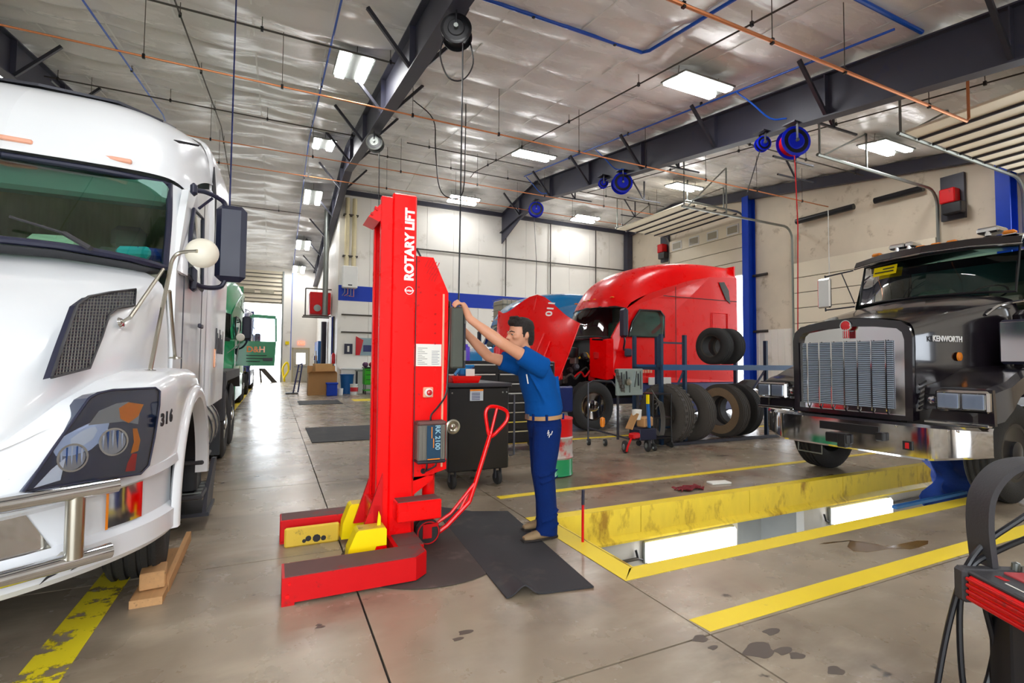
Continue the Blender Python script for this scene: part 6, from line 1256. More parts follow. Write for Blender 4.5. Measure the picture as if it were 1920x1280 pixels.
# --- green truck in the aisle lane with its door open
GT, GB = semi('semi_truck', 'green semi truck in the aisle with its door open', (-2.15, 13.3, 0), math.pi / 2, 'green', skirt='green')
dr = [(2.0, 0, 1.28), (2.0, .95, 1.28), (2.0, .98, 1.45), (2.0, .96, 2.55), (2.0, .88, 2.68), (2.0, .35, 2.68), (2.0, .05, 2.12)]
wn_ = [(2.0, .12, 2.12), (2.0, .38, 2.58), (2.0, .82, 2.58), (2.0, .87, 2.5), (2.0, .88, 2.08)]
O_ = lambda p: (2.02 + p[1] * .06 + (p[0] - 2.0), -1.2 - p[1], p[2])
m = MB(); m.prism([O_(p) for p in [dr[0], dr[1], (2.0, .975, 1.95), (2.0, .02, 1.95)]], (.05, 0, 0)); od = GB('open_door', 'green', m, smooth=0)
for a, b_ in (((2.0, .975, 1.95), (2.0, .95, 2.6)), ((2.0, .95, 2.62), (2.0, .36, 2.64)), ((2.0, .36, 2.64), (2.0, .04, 1.98))): m = MB(); m.bar(O_(a), O_(b_), .06, .09); GB('window_post', 'green', m, od, smooth=0)
m = MB(); m.prism([O_(p) for p in ((2.02, .06, 1.98), (2.02, .36, 2.6), (2.02, .92, 2.58), (2.02, .95, 1.96))], (.008, 0, 0)); GB('door_glass', 'lens', m, od, smooth=0)
# world text for the door: local (x, y) -> world (-y, x)
gw = lambda p: Vector((ORG[GT.name].x - p[1], ORG[GT.name].y + p[0], p[2]))
def gtext(body, mt, size, c, nm='door_lettering'):
    o = text(body, nm, M[mt], size, (0, 0, 0), (0, -1, 0), (0, 0, 1), None, bold=.006); o.parent = od; o.location = c; return o
gtext('D&H', 'amber', .22, (2.035, -1.68, 1.72))
for i in range(3): GB('print_line', 'ink', MB().b2((2.035, -1.95 + .08 * i, 1.55 - .08 * i), (2.04, -1.4, 1.57 - .08 * i)), od, smooth=0)
GB('inner_handle', 'black', MB().b2((2.02, -2.1, 1.42), (2.05, -1.86, 1.5)), od, smooth=0)
m = MB(); m.lathe([(0, 0), (.08, .01), (.1, .05), (0, .05)], (.9, -1.36, 2.0), (1, 0, 0), n=20); GB('hood_mirror', 'paper', m); m = MB(); m.tube([(.95, -1.35, 1.95), (.98, -1.28, 1.4)], .012, n=6); m.tube([(.95, -1.35, 1.85), (.8, -1.1, 1.6)], .01, n=6); GB('mirror_stem', 'steel', m)
NT, NB = semi('semi_truck', 'dark blue semi truck farther back behind the green one', (-2.15, 22.6, 0), math.pi / 2, 'navy', skirt='navy', far=True)
# ------------------------------------------------------------------ hose reels
def reel(label, c, r, mt, w=.18, group='hose reels', cord=None, hose=None, tilt=(.9, -.45, 0)):
    c = Vector(c); t = thing('hose_reel', label, 'hose reel', c, 0, group); ax = Vector(tilt).normalized()
    ax = Vector((-.55, -.83, 0)) if tilt is None else ax
    for s_ in (-1, 1): m = MB(); m.lathe([(0, 0), (r, 0), (r, .012), (r - .015, .02), (r * .55, .02), (r * .5, .035), (0, .035)], c + ax * s_ * w / 2, ax * s_, n=28); m.build('flange', M[mt], t)
    m = MB(); m.lathe([(0, -w / 2), (r * .8, -w / 2), (r * .8, w / 2), (0, w / 2)], c, ax, n=24); m.build('hose_drum', M[hose or 'black'], t)
    m = MB(); m.lathe([(r * .58, w / 2 + .021), (r * .82, w / 2 + .021), (r * .82, w / 2 + .024), (r * .58, w / 2 + .024)], c, ax, n=24, close=True); m.build('flange_slot', M['black'], t)
    p = c + ax * (w / 2 + .04); m = MB(); m.cyl(p, p + ax * .05, .035, n=12); m.build('hub', M['steel'], t)
    for s_ in (-1, 1): m = MB(); m.bar(c + ax * s_ * (w / 2 + .06), c + ax * s_ * (w / 2 + .06) + Vector((0, 0, r + .08)), .05, .012); m.build('arm', M['dark_steel'], t, smooth=0)
    m = MB(); m.box(c + Vector((0, 0, r + .09)), (.3, .3, .03)); m.build('mount_plate', M['dark_steel'], t, smooth=0)
    if cord:
        m = MB(); m.tube(cord, .012, n=6); m.build('hose', M[hose or 'black'], t)
    return t
F_ = (-.38, -.92, 0)
r1 = onx(838, 57, 2.4); c1 = Vector((2.45, 7.3, 6.58))
reel('black hose reel hanging under the rafter above the lift', c1, .24, 'black', .2, cord=[c1 + Vector((.05, -.15, -.24)), (2.52, 7.2, 5.6), (2.5, 7.2, 1.6)], tilt=F_)
m = MB(); m.tube(cr([c1 + Vector((-.2, 0, -.1)), c1 + Vector((-.26, 0, -.45)), c1 + Vector((-.12, 0, -.75)), c1 + Vector((.12, 0, -.72)), c1 + Vector((.28, 0, -.42)), c1 + Vector((.22, 0, -.05))], 5), .012, n=6); tag(m.build('hose_loop', M['black']), 'loop of black hose hanging below the black reel', 'hose')
c2 = Vector((2.42, 14.3, 7.6)); reel('grey hose reel farther back on the same rafter', c2, .24, 'steel', .2, cord=[c2 + Vector((.1, -.1, -.24)), (2.55, 14.2, 5.0), (2.52, 14.2, 2.2)], tilt=F_)
for lb, px, py, rp, hz in (('large blue hose reel with red hose under the right rafter', 1487, 268, 28, 'red_worn'), ('small blue reel left of the large one with red hose', 1430, 270, 14, 'black'), ('blue hose reel in the middle of the right rafter', 1166, 344, 19, 'black'), ('small blue reel beside the middle blue reel', 1131, 344, 9, 'black'), ('blue hose reel near the far end of the right rafter', 1005, 393, 14, 'black')):
    c = onx(px, py, 10.55); d = (c - CAM).dot(_fw); r = rp * d / FPX
    cord = None
    if rp == 28: cord = [c + Vector((-.1, -.1, -r)), (10.35, 7.2, 4.5), (10.2, 7.15, 1.2), (10.4, 7.3, .02)]
    if px == 1430: cord = [c + Vector((-.1, 0, -r)), (c.x - .3, c.y + .2, 5.6)]
    if px == 1005: cord = [c + Vector((-.1, 0, -r)), (9.9, c.y - 1.3, 5.6), (9.5, c.y - 2.0, 4.2)]
    reel(lb, c, r, 'blue_reel', max(.1, r * .6), cord=cord, hose=hz, tilt=F_)
m = MB(); m.tube(cr([(3.4, 14.0, 8.95), (3.9, 13.6, 8.3), (3.95, 13.5, 7.4), (4.05, 13.4, 6.3), (4.4, 13.4, 6.05), (4.75, 13.4, 6.3), (4.8, 13.4, 7.8), (4.8, 13.4, 8.86)], 5), .016, n=6); tag(m.build('hanging_cable', M['black']), 'long looped black cable hanging from the roof behind the reel', 'cable')
m = MB(); m.cyl((-.75, 9.6, 8.1), (-.75, 9.6, 3.4), .014, n=6); tag(m.build('drop_pipe', M['navy']), 'thin blue drop pipe hanging behind the white truck mirror', 'pipe')
# ------------------------------------------------------------------ tool cabinet with chest and clutter
t = thing('tool_cabinet', 'black rolling tool cabinet behind the lift', 'cabinet', (2.13, 5.7, 0))
m = MB(); m.b2((1.76, 5.36, .2), (2.5, 6.3, 1.14), .012); m.build('body', M['black'], t)
m = MB(); m.b2((1.73, 5.33, 1.14), (2.53, 6.33, 1.19), .012); m.build('worktop', M['dark_steel'], t)
for x in (1.84, 2.4):
    for y in (5.45, 6.2):
        m = MB(); m.lathe([(0, -.025), (.07, -.025), (.08, -.015), (.08, .015), (.07, .025), (0, .025)], (x, y, .08), (1, .15, 0), n=18); cw = m.build('caster', M['rubber'], t); m = MB(); m.b2((x - .04, y - .03, .08), (x - .03, y + .03, .2)); m.b2((x + .03, y - .03, .08), (x + .04, y + .03, .2)); m.b2((x - .04, y - .03, .19), (x + .04, y + .03, .2)); m.build('caster_fork', M['dark_steel'], cw, smooth=0)
m = MB(); m.b2((2.01, 5.352, .99), (2.17, 5.36, 1.12)); sk = m.build('warning_label', mat('label_print', '#c9d3da', .5), t, smooth=0); m = MB(); m.b2((2.01, 5.349, 1.10), (2.17, 5.353, 1.12)); m.build('label_band', M['amber'], sk, smooth=0)
for i in range(5): m = MB(); m.b2((2.03, 5.349, 1.0 + i * .018), (2.13, 5.353, 1.008 + i * .018)); m.build('print_line', M['navy'], sk, smooth=0)
m = MB(); m.lathe([(0, 0), (.08, 0), (.082, .012), (.066, .016), (.06, .006), (.05, .014), (.035, .006), (.02, .018), (0, .02)], (1.81, 5.355, .71), (0, -1, 0), n=28); m.build('chrome_disc', M['chrome_r'], t)
for x in (1.80, 2.42, 2.47): m = MB(); m.lathe([(0, 0), (.01, 0), (0, .006)], (x, 5.358, 1.08), (0, -1, 0), n=8); m.build('bolt', M['steel'], t)
for i in range(7): m = MB(); m.b2((2.5, 5.42, .26 + i * .12), (2.515, 6.25, .36 + i * .12), .004); d_ = m.build('drawer', M['black'], t, smooth=0); m = MB(); m.b2((2.515, 5.45, .34 + i * .12), (2.53, 6.22, .358 + i * .12)); m.build('pull_rail', M['chrome'], d_, smooth=0)
m = MB(); m.tube([(2.5, 5.34, .35), (2.56, 5.34, .35), (2.56, 5.34, 1.05), (2.5, 5.34, 1.05)], .012, n=6); m.build('side_handle', M['dark_steel'], t)
t = thing('tool_chest', 'long black drawer chest with open lid behind the cabinet', 'tool chest', (2.9, 7.4, 0))
m = MB(); m.b2((2.1, 7.2, .15), (4.2, 7.8, 1.45), .02); m.build('body', M['black'], t)
for k_ in range(2):
    for i in range(8): x = 2.14 + k_ * 1.03; m = MB(); m.b2((x, 7.185, .22 + i * .15), (x + .99, 7.2, .35 + i * .15), .004); d_ = m.build('drawer', M['black'], t, smooth=0); m = MB(); m.b2((x + .02, 7.17, .33 + i * .15), (x + .97, 7.187, .347 + i * .15)); m.build('pull_rail', M['chrome'], d_, smooth=0)
for x in (2.3, 4.0):
    for y in (7.3, 7.7): m = MB(); m.lathe([(0, -.025), (.07, -.025), (.075, 0), (.07, .025), (0, .025)], (x, y, .075), (1, 0, 0), n=14); m.build('caster', M['rubber'], t)
r_ = random.Random(11)
for i, (x, c, nm, lb) in enumerate(((2.35, '#f06a1e', 'spray_can', 'orange spray can on the drawer chest'), (2.55, '#2a6fc0', 'spray_can', 'blue spray can on the drawer chest'), (2.75, '#5a38c8', 'spray_can', 'purple spray can on the drawer chest'), (3.05, '#e8e8e8', 'spray_can', 'white spray can on the drawer chest'), (3.25, '#c81c28', 'spray_can', 'red spray can on the drawer chest'), (3.45, '#30b8b0', 'spray_can', 'turquoise spray can on the drawer chest'))):
    m = MB(); m.lathe([(0, 0), (.05, 0), (.05, .2), (.045, .22), (.02, .235), (.02, .26), (0, .26)], (x, 7.4 + .1 * r_.random(), 1.45), (0, 0, 1), n=14); tag(m.build(nm, mat(nm + '_paint', c, .35)), lb, 'can', 'cans on the drawer chest')
t = thing('parts_tray', 'red plastic parts tray on the tool cabinet', 'tray', (2.05, 5.5, 1.19))
m = MB(); m.prism([(1.83, 5.40, 1.191), (2.13, 5.40, 1.191), (2.16, 5.38, 1.27), (1.80, 5.38, 1.27)], (0, .25, 0)); m.build('tray', M['red'], t, smooth=0)
m = MB(); m.box((2.0, 5.5, 1.32), (.18, .12, .12), .03, .3); m.build('drill_case', M['teal'], t); m = MB(); m.box((2.03, 5.41, 1.31), (.11, .01, .08), 0, .1); m.build('note_card', M['paper'], t, smooth=0)
m = MB(); m.tube([(1.86, 5.46, 1.28), (1.95, 5.47, 1.38), (2.1, 5.48, 1.38)], .02, n=6); m.build('tool_grip', M['teal'], t)
# cable reel wheel behind the lift column
m = MB(); m.lathe([(.30, -.02), (.33, -.012), (.33, .012), (.30, .02)], (1.28, 6.3, .55), (.75, -.6, 0), n=40, close=True); t = thing('cable_hoop', 'black hoop leaning behind the lift column', 'hoop', (1.28, 6.3, 0)); m.build('ring', M['black'], t); m = MB(); m.cyl((1.28, 6.3, 0), (1.28, 6.3, .25), .03, n=8); m.build('stand', M['black'], t); m = MB(); m.lathe([(0, -.02), (.29, -.012), (.29, .012), (0, .02)], (1.28, 6.3, .55), (.75, -.6, 0), n=30); m.build('disc', M['yellow_worn'], t)
# drum
t = thing('oil_drum', 'dented red, grey and green oil drum behind the man', 'drum', (3.28, 5.65, 0))
D0 = (3.28, 5.65, 0)
m = MB(); m.lathe([(0, 0.01), (.235, 0.01), (.245, .02), (.24, .04), (.24, .22)], D0, n=28, caps=False); m.build('green_base', M['green'], t)
m = MB(); m.lathe([(.24, .22), (.248, .24), (.24, .26), (.238, .46), (.246, .48), (.238, .50)], D0, n=28, caps=False); m.build('scraped_band', mat('scraped_drum_paint', '#b8aea8', .5, metal=.3, var=.2, dirt='#c02a2a', dscale=5, dthr=.5), t)
m = MB(); m.lathe([(.238, .50), (.238, .70), (.245, .715), (.24, .73), (.22, .72), (0, .70)], D0, n=28, caps=False); m.build('red_top', M['red_worn'], t)
# marker post at the pit, rag, paper
t = thing('marker_post', 'thin red marker post with a dark top at the pit end', 'post', (2.26, 3.43, 0)); m = MB(); m.cyl((2.26, 3.43, 0.003), (2.255, 3.42, .30), .011, n=8); m.build('shaft', M['red_worn'], t); m = MB(); m.cyl((2.255, 3.42, .30), (2.25, 3.41, .42), .013, n=8); m.build('grip', M['plastic_dk'], t)
rows = []; c = onz(1292, 918)
for i in range(9): rows.append([(c.x - .18 + .045 * j + .02 * math.sin(i * 2.1), c.y - .07 + .018 * i + .02 * math.sin(j * 1.7), .004 + .03 * abs(math.sin(i * 1.3 + j * .9))) for j in range(9)])
m = MB(); m.grid(rows, thick=.004); tag(m.build('shop_rag', mat('maroon_cloth', '#7a1c24', .9), smooth=70), 'crumpled maroon rag on the floor beyond the pit', 'rag')
c = onz(1348, 906); m = MB(); m.box((c.x, c.y, .012), (.26, .12, .02), .003, -.2); tag(m.build('white_card', M['paper'], smooth=0), 'white card lying on the floor beyond the pit', 'card')
# ------------------------------------------------------------------ tyre rack and tyres
t = thing('tyre_rack', 'dark blue steel rack holding tyres beside the red truck', 'rack', (7.8, 7.2, 0))
for x in (6.2, 6.75, 8.9):
    for y in (6.92, 7.65): m = MB(); m.bar((x, y, 0), (x, y, 1.95 if x < 8 else 1.9), .07, .05); m.build('upright', M['blue_rack'], t, smooth=0)
for y in (6.9, 7.66): m = MB(); m.bar((6.2, y, 1.36), (9.9, y, 1.36), .05, .10); m.build('beam', M['blue'] if False else mat('blue_beam', '#21507e', .45), t, smooth=0)
for x in (6.2, 6.75, 8.1, 8.9, 9.9): m = MB(); m.bar((x, 6.92, 1.34), (x, 7.65, 1.34), .05, .05); m.build('cross_bar', M['blue_rack'], t, smooth=0)
for z in (1.8, .3): m = MB(); m.bar((6.2, 6.92, z), (6.75, 6.92, z), .03, .03); m.build('tie_bar', M['blue_rack'], t, smooth=0)
m = MB(); m.bar((6.45, 6.93, .8), (6.74, 6.93, 1.3), .04, .02); m.build('knee_brace', M['blue_rack'], t, smooth=0); m = MB(); m.bar((8.55, 6.93, .95), (8.88, 6.93, 1.3), .04, .02); m.build('knee_brace', M['blue_rack'], t, smooth=0); m = MB(); m.bar((9.85, 6.95, 0), (9.85, 6.95, 1.34), .05, .05); m.build('upright', M['blue_rack'], t, smooth=0)
m = MB(); m.bar((6.2, 6.75, .03), (10.4, 6.75, .03), .08, .05); m.build('floor_rail', M['dark_steel'], t, smooth=0)
def loose(label, c, r, w, mt, tilt=0, blocks=False, wall=None):
    ax = Vector((math.cos(tilt), math.sin(tilt), 0))
    t = thing('truck_tyre', label, 'tyre', (c[0], c[1], c[2] - r), 0, 'loose truck tyres')
    o = tyre(c, ax, r, w, 44, t, mt, 'carcass', blocks)
    if wall: m = MB(); m.lathe([(r * .56, -w * .5 - .002), (r * .70, -w * .5 - .006), (r * .86, -w * .49 - .004)], c, ax, n=40, caps=False); m.build('sidewall', M[wall], t)
    m = MB(); m.lathe([(r * .555, -w * .40), (r * .62, -w * .485)], c, ax, n=40, caps=False); m.build('bead', M['rubber_dusty'], t)
loose('chunky-treaded tyre standing under the rack behind the cart', (6.40, 7.02, .53), .53, .30, 'rubber_dusty', .12, True)
loose('smooth tyre standing beside the chunky-treaded one', (6.99, 7.09, .53), .53, .28, 'rubber_dusty', .16)
loose('mud-coloured tyre standing under the rack shelf', (8.0, 7.18, .52), .52, .27, 'rubber_dusty', .10, False, 'rubber_tan')
loose('dark tyre leaning behind the mud-coloured tyre', (8.45, 7.26, .52), .52, .27, 'rubber', .14)
loose('front black tyre on top of the blue rack', (7.82, 7.22, 1.78), .36, .26, 'rubber', .12)
loose('rear black tyre on top of the blue rack', (8.2, 7.26, 1.78), .36, .24, 'rubber', .12)
# ------------------------------------------------------------------ service carts in front of the red truck
t = thing('service_cart', 'small wheeled service cart with a grey tool board', 'cart', (5.3, 6.7, 0))
m = MB(); m.b2((5.05, 6.66, .90), (5.58, 6.72, 1.34), .01); bd_ = m.build('tool_board', mat('grey_green_board', '#8f9a94', .55, metal=.2, var=.15), t)
for i, (x, z, l) in enumerate(((5.12, 1.28, .25), (5.17, 1.25, .3), (5.22, 1.3, .2), (5.28, 1.2, .25), (5.46, 1.26, .2), (5.51, 1.3, .3))): m = MB(); m.bar((x, 6.64, z), (x + .01, 6.64, z - l), .022, .012); m.build('hung_tool', M['steel' if i % 2 else 'dark_steel'], bd_, smooth=0)
m = MB(); m.bar((5.40, 6.63, 1.30), (5.36, 6.63, 1.04), .05, .012); m.build('wrench', M['chrome'], bd_, smooth=0); m = MB(); m.lathe([(0, 0), (.06, 0), (.05, .04), (0, .05)], (5.25, 6.65, 1.12), (0, -1, 0), n=16); m.build('gauge', M['chrome_r'], bd_)
for i in range(7): m = MB(); m.box((5.02 + .02 * i, 6.64, 1.3 - .05 * i), (.06, .05, .06), .01, i); m.build('fitting', M['rust_pipe'], bd_, smooth=0)
for x in (5.12, 5.52): m = MB(); m.bar((x, 6.74, .18), (x, 6.74, 1.0), .03, .03); m.build('post', M['dark_steel'], t, smooth=0)
m = MB(); m.b2((5.28, 6.38, .20), (5.62, 6.66, .38), .01); m.build('bin', M['plastic_dk'], t)
m = MB(); m.tube([(4.95, 7.35, .05), (4.95, 7.35, 1.08), (5.02, 7.3, 1.12), (5.12, 6.9, 1.12), (5.12, 6.74, 1.0)], .016, n=6); m.build('push_rail', M['dark_steel'], t)
m = MB(); m.tube([(4.95, 7.35, .3), (5.25, 6.6, .2), (5.6, 6.5, .18)], .016, n=6); m.build('base_rail', M['dark_steel'], t)
for x, y, r in ((5.08, 6.5, .10), (5.5, 6.46, .10), (4.97, 7.36, .06), (5.66, 6.48, .05), (5.2, 7.2, .06)): m = MB(); m.lathe([(0, -.025), (r * .6, -.025), (r * .95, -.022), (r, 0), (r * .95, .022), (r * .6, .025), (0, .025)], (x, y, r), (1, -.3, 0), n=18); wh = m.build('wheel', M['rubber'], t); m = MB(); m.lathe([(0, 0), (r * .5, 0), (r * .4, .012), (0, .015)], (x - .024, y - .0, r), (-1, .3, 0), n=14); m.build('hub', M['steel'], wh)
m = MB(); m.box((5.22, 6.5, .50), (.02, .16, .28), 0, Matrix.Rotation(.5, 3, 'Y')); m.build('wood_scrap', M['card'], t, smooth=0); m = MB(); m.box((5.48, 6.5, .48), (.26, .16, .16), .02, .3); m.build('cardboard_box', M['card'], t); m = MB(); m.lathe([(0, 0), (.07, 0), (.08, .16), (0, .16)], (5.33, 6.52, .52), n=14); m.build('tub', M['paper'], t)
m = MB(); m.bar((5.45, 6.36, .40), (5.43, 6.37, .78), .045, .03); m.build('level', M['bluebin'], t, smooth=0); m = MB(); m.bar((5.43, 6.37, .78), (5.43, 6.37, .93), .045, .03); m.build('level_end', M['yellow'], t, smooth=0)
m = MB(); m.lathe([(0, 0), (.035, .02), (.045, .08), (.04, .16), (0, .18)], (4.93, 6.9, .36), n=12); m.build('orange_bottle', M['amber'], t); m = MB(); m.box((5.2, 6.42, .28), (.18, .12, .09), .02, .3); m.tube([(5.12, 6.4, .24), (5.02, 6.36, .12), (5.0, 6.36, .05)], .018, n=6); m.build('red_hook', M['red_worn'], t)
for k_ in range(5): m = MB(); a = 5.55 + .02 * k_; m.tube(cr([(a, 6.42, 1.0 - .08 * k_), (a + .12, 6.40, .8), (a + .2, 6.42, .5), (a + .14, 6.4, .26), (a + .02, 6.42, .36)], 4), .008, n=5); m.build('cord', M['rust_pipe'], t)
t = thing('wire_shelf_cart', 'black wire shelf cart between the service cart and tyres', 'cart', (5.95, 6.75, 0))
for x in (5.75, 6.15):
    for y in (6.62, 6.98): m = MB(); m.cyl((x, y, .1), (x, y, .92), .014, n=6); m.build('post', M['black'], t); m = MB(); m.lathe([(0, -.02), (.045, -.02), (.05, 0), (.045, .02), (0, .02)], (x, y, .05), (1, .2, 0), n=14); m.build('caster', M['rubber'], t)
for z in (.16, .50, .90): m = MB(); m.b2((5.74, 6.61, z), (6.16, 6.99, z + .02)); m.build('shelf', M['black'], t, smooth=0)
# ------------------------------------------------------------------ battery charger cart at lower right
t = thing('charger_cart', 'red and black machine on a dark post with hanging cables at lower right', 'charger', (2.55, .95, 0))
a1 = Vector((-.5, -.866, 0)); a2 = Vector((.866, -.5, 0)); A0 = Vector((2.47, 1.08, .52))
R_ = Matrix((a1, a2, Vector((0, 0, 1)))).transposed()
q = lambda u, v, w_: A0 + a1 * u + a2 * v + Vector((0, 0, w_))
m = MB(); m.box(q(.02, .15, .055), (.06, .31, .13), .012, R_); m.build('end_cap', M['plastic_bk'], t)
m = MB(); m.box(q(.55, .15, .055), (.06, .31, .13), .012, R_); m.build('end_cap', M['plastic_bk'], t)
m = MB(); m.box(q(.285, .15, .05), (.47, .29, .10), .008, R_); bx = m.build('case', M['red'], t)
for k_ in range(4): m = MB(); m.box(q(.285, .003, .015 + k_ * .024), (.47, .012, .014), .004, R_); m.build('cooling_rib', M['red_worn'], bx, smooth=0)
m = MB(); m.box(q(.285, .15, .108), (.48, .28, .018), .006, R_); tp = m.build('top_panel', M['plastic_bk'], t); m = MB(); m.box(q(.27, .17, .119), (.40, .10, .012), .003, R_); m.build('red_pad', mat('faded_red_pad', '#b8484c', .6), tp, smooth=0)
for k_ in range(3): m = MB(); m.box(q(.2 + .09 * k_, .05, .1185), (.07, .006, .002), 0, R_); m.build('print_line', M['paper'], tp, smooth=0)
m = MB(); m.box(q(.12, .075, .1185), (.04, .02, .002), 0, R_); m.build('maker_mark', M['redlens'], tp, smooth=0)
m = MB(); m.box(Vector((2.56, .93, .26)), (.10, .13, .52), .006, R_); m.build('post', M['black'], t); m = MB(); m.box(Vector((2.56, .93, .02)), (.5, .4, .04), .01, R_); m.build('base', M['black'], t)
arc = [Vector((2.585, 1.035, .64)), Vector((2.575, 1.04, .80)), Vector((2.585, 1.03, .92)), Vector((2.63, .995, 1.01)), Vector((2.70, .955, 1.045)), Vector((2.80, .90, 1.045)), Vector((2.88, .85, 1.0)), Vector((2.90, .84, .86)), Vector((2.88, .85, .62))]
pts = cr([tuple(p) for p in arc], 5); m = MB(); rows = []
for i, p in enumerate(pts):
    p = Vector(p); d = Vector(pts[min(i + 1, len(pts) - 1)]) - Vector(pts[max(i - 1, 0)]); d.normalize(); n_ = Vector((.42, .9, 0)); w_ = d.cross(n_).normalized()
    rows.append([p - w_ * .012 - n_ * .05, p + w_ * .012 - n_ * .05, p + w_ * .012 + n_ * .05, p - w_ * .012 + n_ * .05, p - w_ * .012 - n_ * .05])
m.grid(rows); m.build('arched_handle', M['plastic_bk'], t)
for pth in ([(2.86, .86, .98), (2.72, .95, .84), (2.58, 1.03, .72), (2.50, 1.06, .62), (2.49, 1.09, .50), (2.46, 1.12, .3), (2.42, 1.15, .01)], [(2.95, .82, .90), (2.78, .92, .78), (2.62, 1.0, .70), (2.52, 1.05, .63), (2.50, 1.08, .48), (2.50, 1.08, .2), (2.52, 1.06, .01)], [(2.50, 1.0, .5), (2.53, .99, .36), (2.55, 1.01, .25), (2.5, 1.02, .12), (2.44, 1.0, .01)]):
    m = MB(); m.tube(cr(pth, 5), .011, n=8); m.build('cable', M['black'], t)
for k_ in range(3): m = MB(); m.lathe([(0, 0), (.016, 0), (.013, .03), (0, .035)], q(.03 + .04 * k_, .20, .115), n=10); m.build('terminal', M['steel'], t)
# ------------------------------------------------------------------ back of the hall
t = thing('cardboard_box', 'large open cardboard box by the wall corner', 'box', (1.85, 22.6, 0))
m = MB(); m.b2((1.27, 22.3, 0), (2.40, 23.1, .92)); m.build('carton', M['card'], t, smooth=0)
for p in ([(1.27, 22.3, .92), (2.40, 22.3, .92), (2.3, 22.05, 1.0), (1.35, 22.05, .98)], [(1.27, 23.1, .92), (2.4, 23.1, .92), (2.4, 23.2, 1.2), (1.27, 23.2, 1.2)]): m = MB(); m.prism(p, (0, 0, .015)); m.build('flap', M['card'], t, smooth=0)
m = MB(); m.box((1.85, 22.7, 1.12), (.7, .5, .38), .01, .15); tag(m.build('cardboard_box', mat('lighter_cardboard', '#c49a66', .85), smooth=0), 'smaller cardboard box standing in the large open one', 'box')
m = MB(); m.b2((1.95, 21.75, 0), (2.36, 22.02, .52), .02); m.b2((1.92, 21.72, .46), (2.39, 22.05, .54), .02); tag(m.build('storage_crate', M['blue']), 'blue plastic crate in front of the cardboard box', 'crate')
m = MB(); m.lathe([(0, 0), (.24, 0), (.29, .80), (.31, .82), (.31, .85), (.27, .85), (.25, .1), (0, .08)], (2.88, 23.0, 0), n=20); tag(m.build('waste_bin', M['bluebin']), 'dark blue waste bin against the white wall', 'bin')
for x, y, r, h, lb, mk in ((2.52, 22.2, .12, .28, 'small white bucket beside the cardboard box', 0), (3.1, 22.3, .17, .45, 'white bucket with a red label by the blue bin', 1)):
    t = thing('bucket', lb, 'bucket', (x, y, 0), 0, 'white buckets'); m = MB(); m.lathe([(0, 0), (r * .9, 0), (r, h), (r * 1.04, h), (r * 1.04, h - .03), (r, h - .04)], (x, y, 0), n=18); m.build('pail', M['white_plain'], t)
    if mk: m = MB(); m.lathe([(r * .955, h * .3), (r * .985, h * .7)], (x, y, 0), n=18, caps=False); m.build('label_band', M['redlens'], t)
t = thing('tool_cart', 'lime green rolling tool cart by the striped wall', 'cart', (3.9, 22.4, 0))
m = MB(); m.b2((3.5, 22.1, .42), (4.3, 22.7, 1.12), .02); m.build('body', M['green2'], t); m = MB(); m.b2((3.47, 22.07, 1.12), (4.33, 22.73, 1.18), .01); m.build('lid', M['black'], t)
for i in range(3): m = MB(); m.b2((3.53, 22.08, .5 + i * .2), (4.27, 22.1, .66 + i * .2), .004); d_ = m.build('drawer', M['green2'], t, smooth=0); m = MB(); m.b2((3.55, 22.06, .63 + i * .2), (4.25, 22.08, .655 + i * .2)); m.build('pull_rail', M['black'], d_, smooth=0)
m = MB(); m.b2((3.5, 22.1, .16), (4.3, 22.7, .2)); m.build('shelf', M['green2'], t, smooth=0)
for x in (3.54, 4.26):
    for y in (22.14, 22.66): m = MB(); m.cyl((x, y, .1), (x, y, .45), .02, n=6); m.build('leg', M['black'], t); m = MB(); m.lathe([(0, -.02), (.08, -.02), (.085, 0), (.08, .02), (0, .02)], (x, y, .085), (1, 0, 0), n=14); m.build('caster', M['rubber'], t)
r_ = random.Random(5)
for k_, (x, c, lb) in enumerate(((3.56, '#5a3a5a', 'purple-grey cloth bundle'), (3.85, '#8a3038', 'dark red parts box'), (4.16, '#9aa0b8', 'pale grey-blue bag'))): m = MB(); m.box((x, 22.4, 1.28), (.22, .3, .2), .06, .3 * k_); tag(m.build('shop_bundle', mat('bundle', c, .8)), lb + ' on the green tool cart', 'bundle')
t = thing('wash_counter', 'white counter along the striped wall', 'counter', (3.6, 23.7, 0)); m = MB(); m.b2((2.7, 23.35, 0), (5.6, 23.97, 1.05)); m.build('base', M['wall'], t, smooth=0); m = MB(); m.b2((2.65, 23.3, 1.05), (5.65, 23.98, 1.12), .01); m.build('top', M['white_plain'], t)
t = thing('steel_table', 'grey steel table beside the blue waste bin', 'table', (3.6, 23.1, 0)); m = MB(); m.b2((3.25, 22.85, .98), (4.0, 23.25, 1.03)); m.build('top', M['steel'], t, smooth=0)
for x in (3.3, 3.95):
    for y in (22.9, 23.2): m = MB(); m.bar((x, y, 0), (x, y, .98), .04, .04); m.build('leg', M['dark_steel'], t, smooth=0)
m = MB(); m.b2((2.86, 23.95, 1.75), (3.22, 23.985, 2.22)); t = thing('wall_picture', 'small dark framed picture on the striped wall', 'picture', (3.04, 23.97, 1.75)); m.build('frame', M['plastic_dk'], t, smooth=0); m = MB(); m.b2((2.99, 23.94, 1.85), (3.08, 23.95, 2.12)); m.build('image', M['paper'], t, smooth=0)
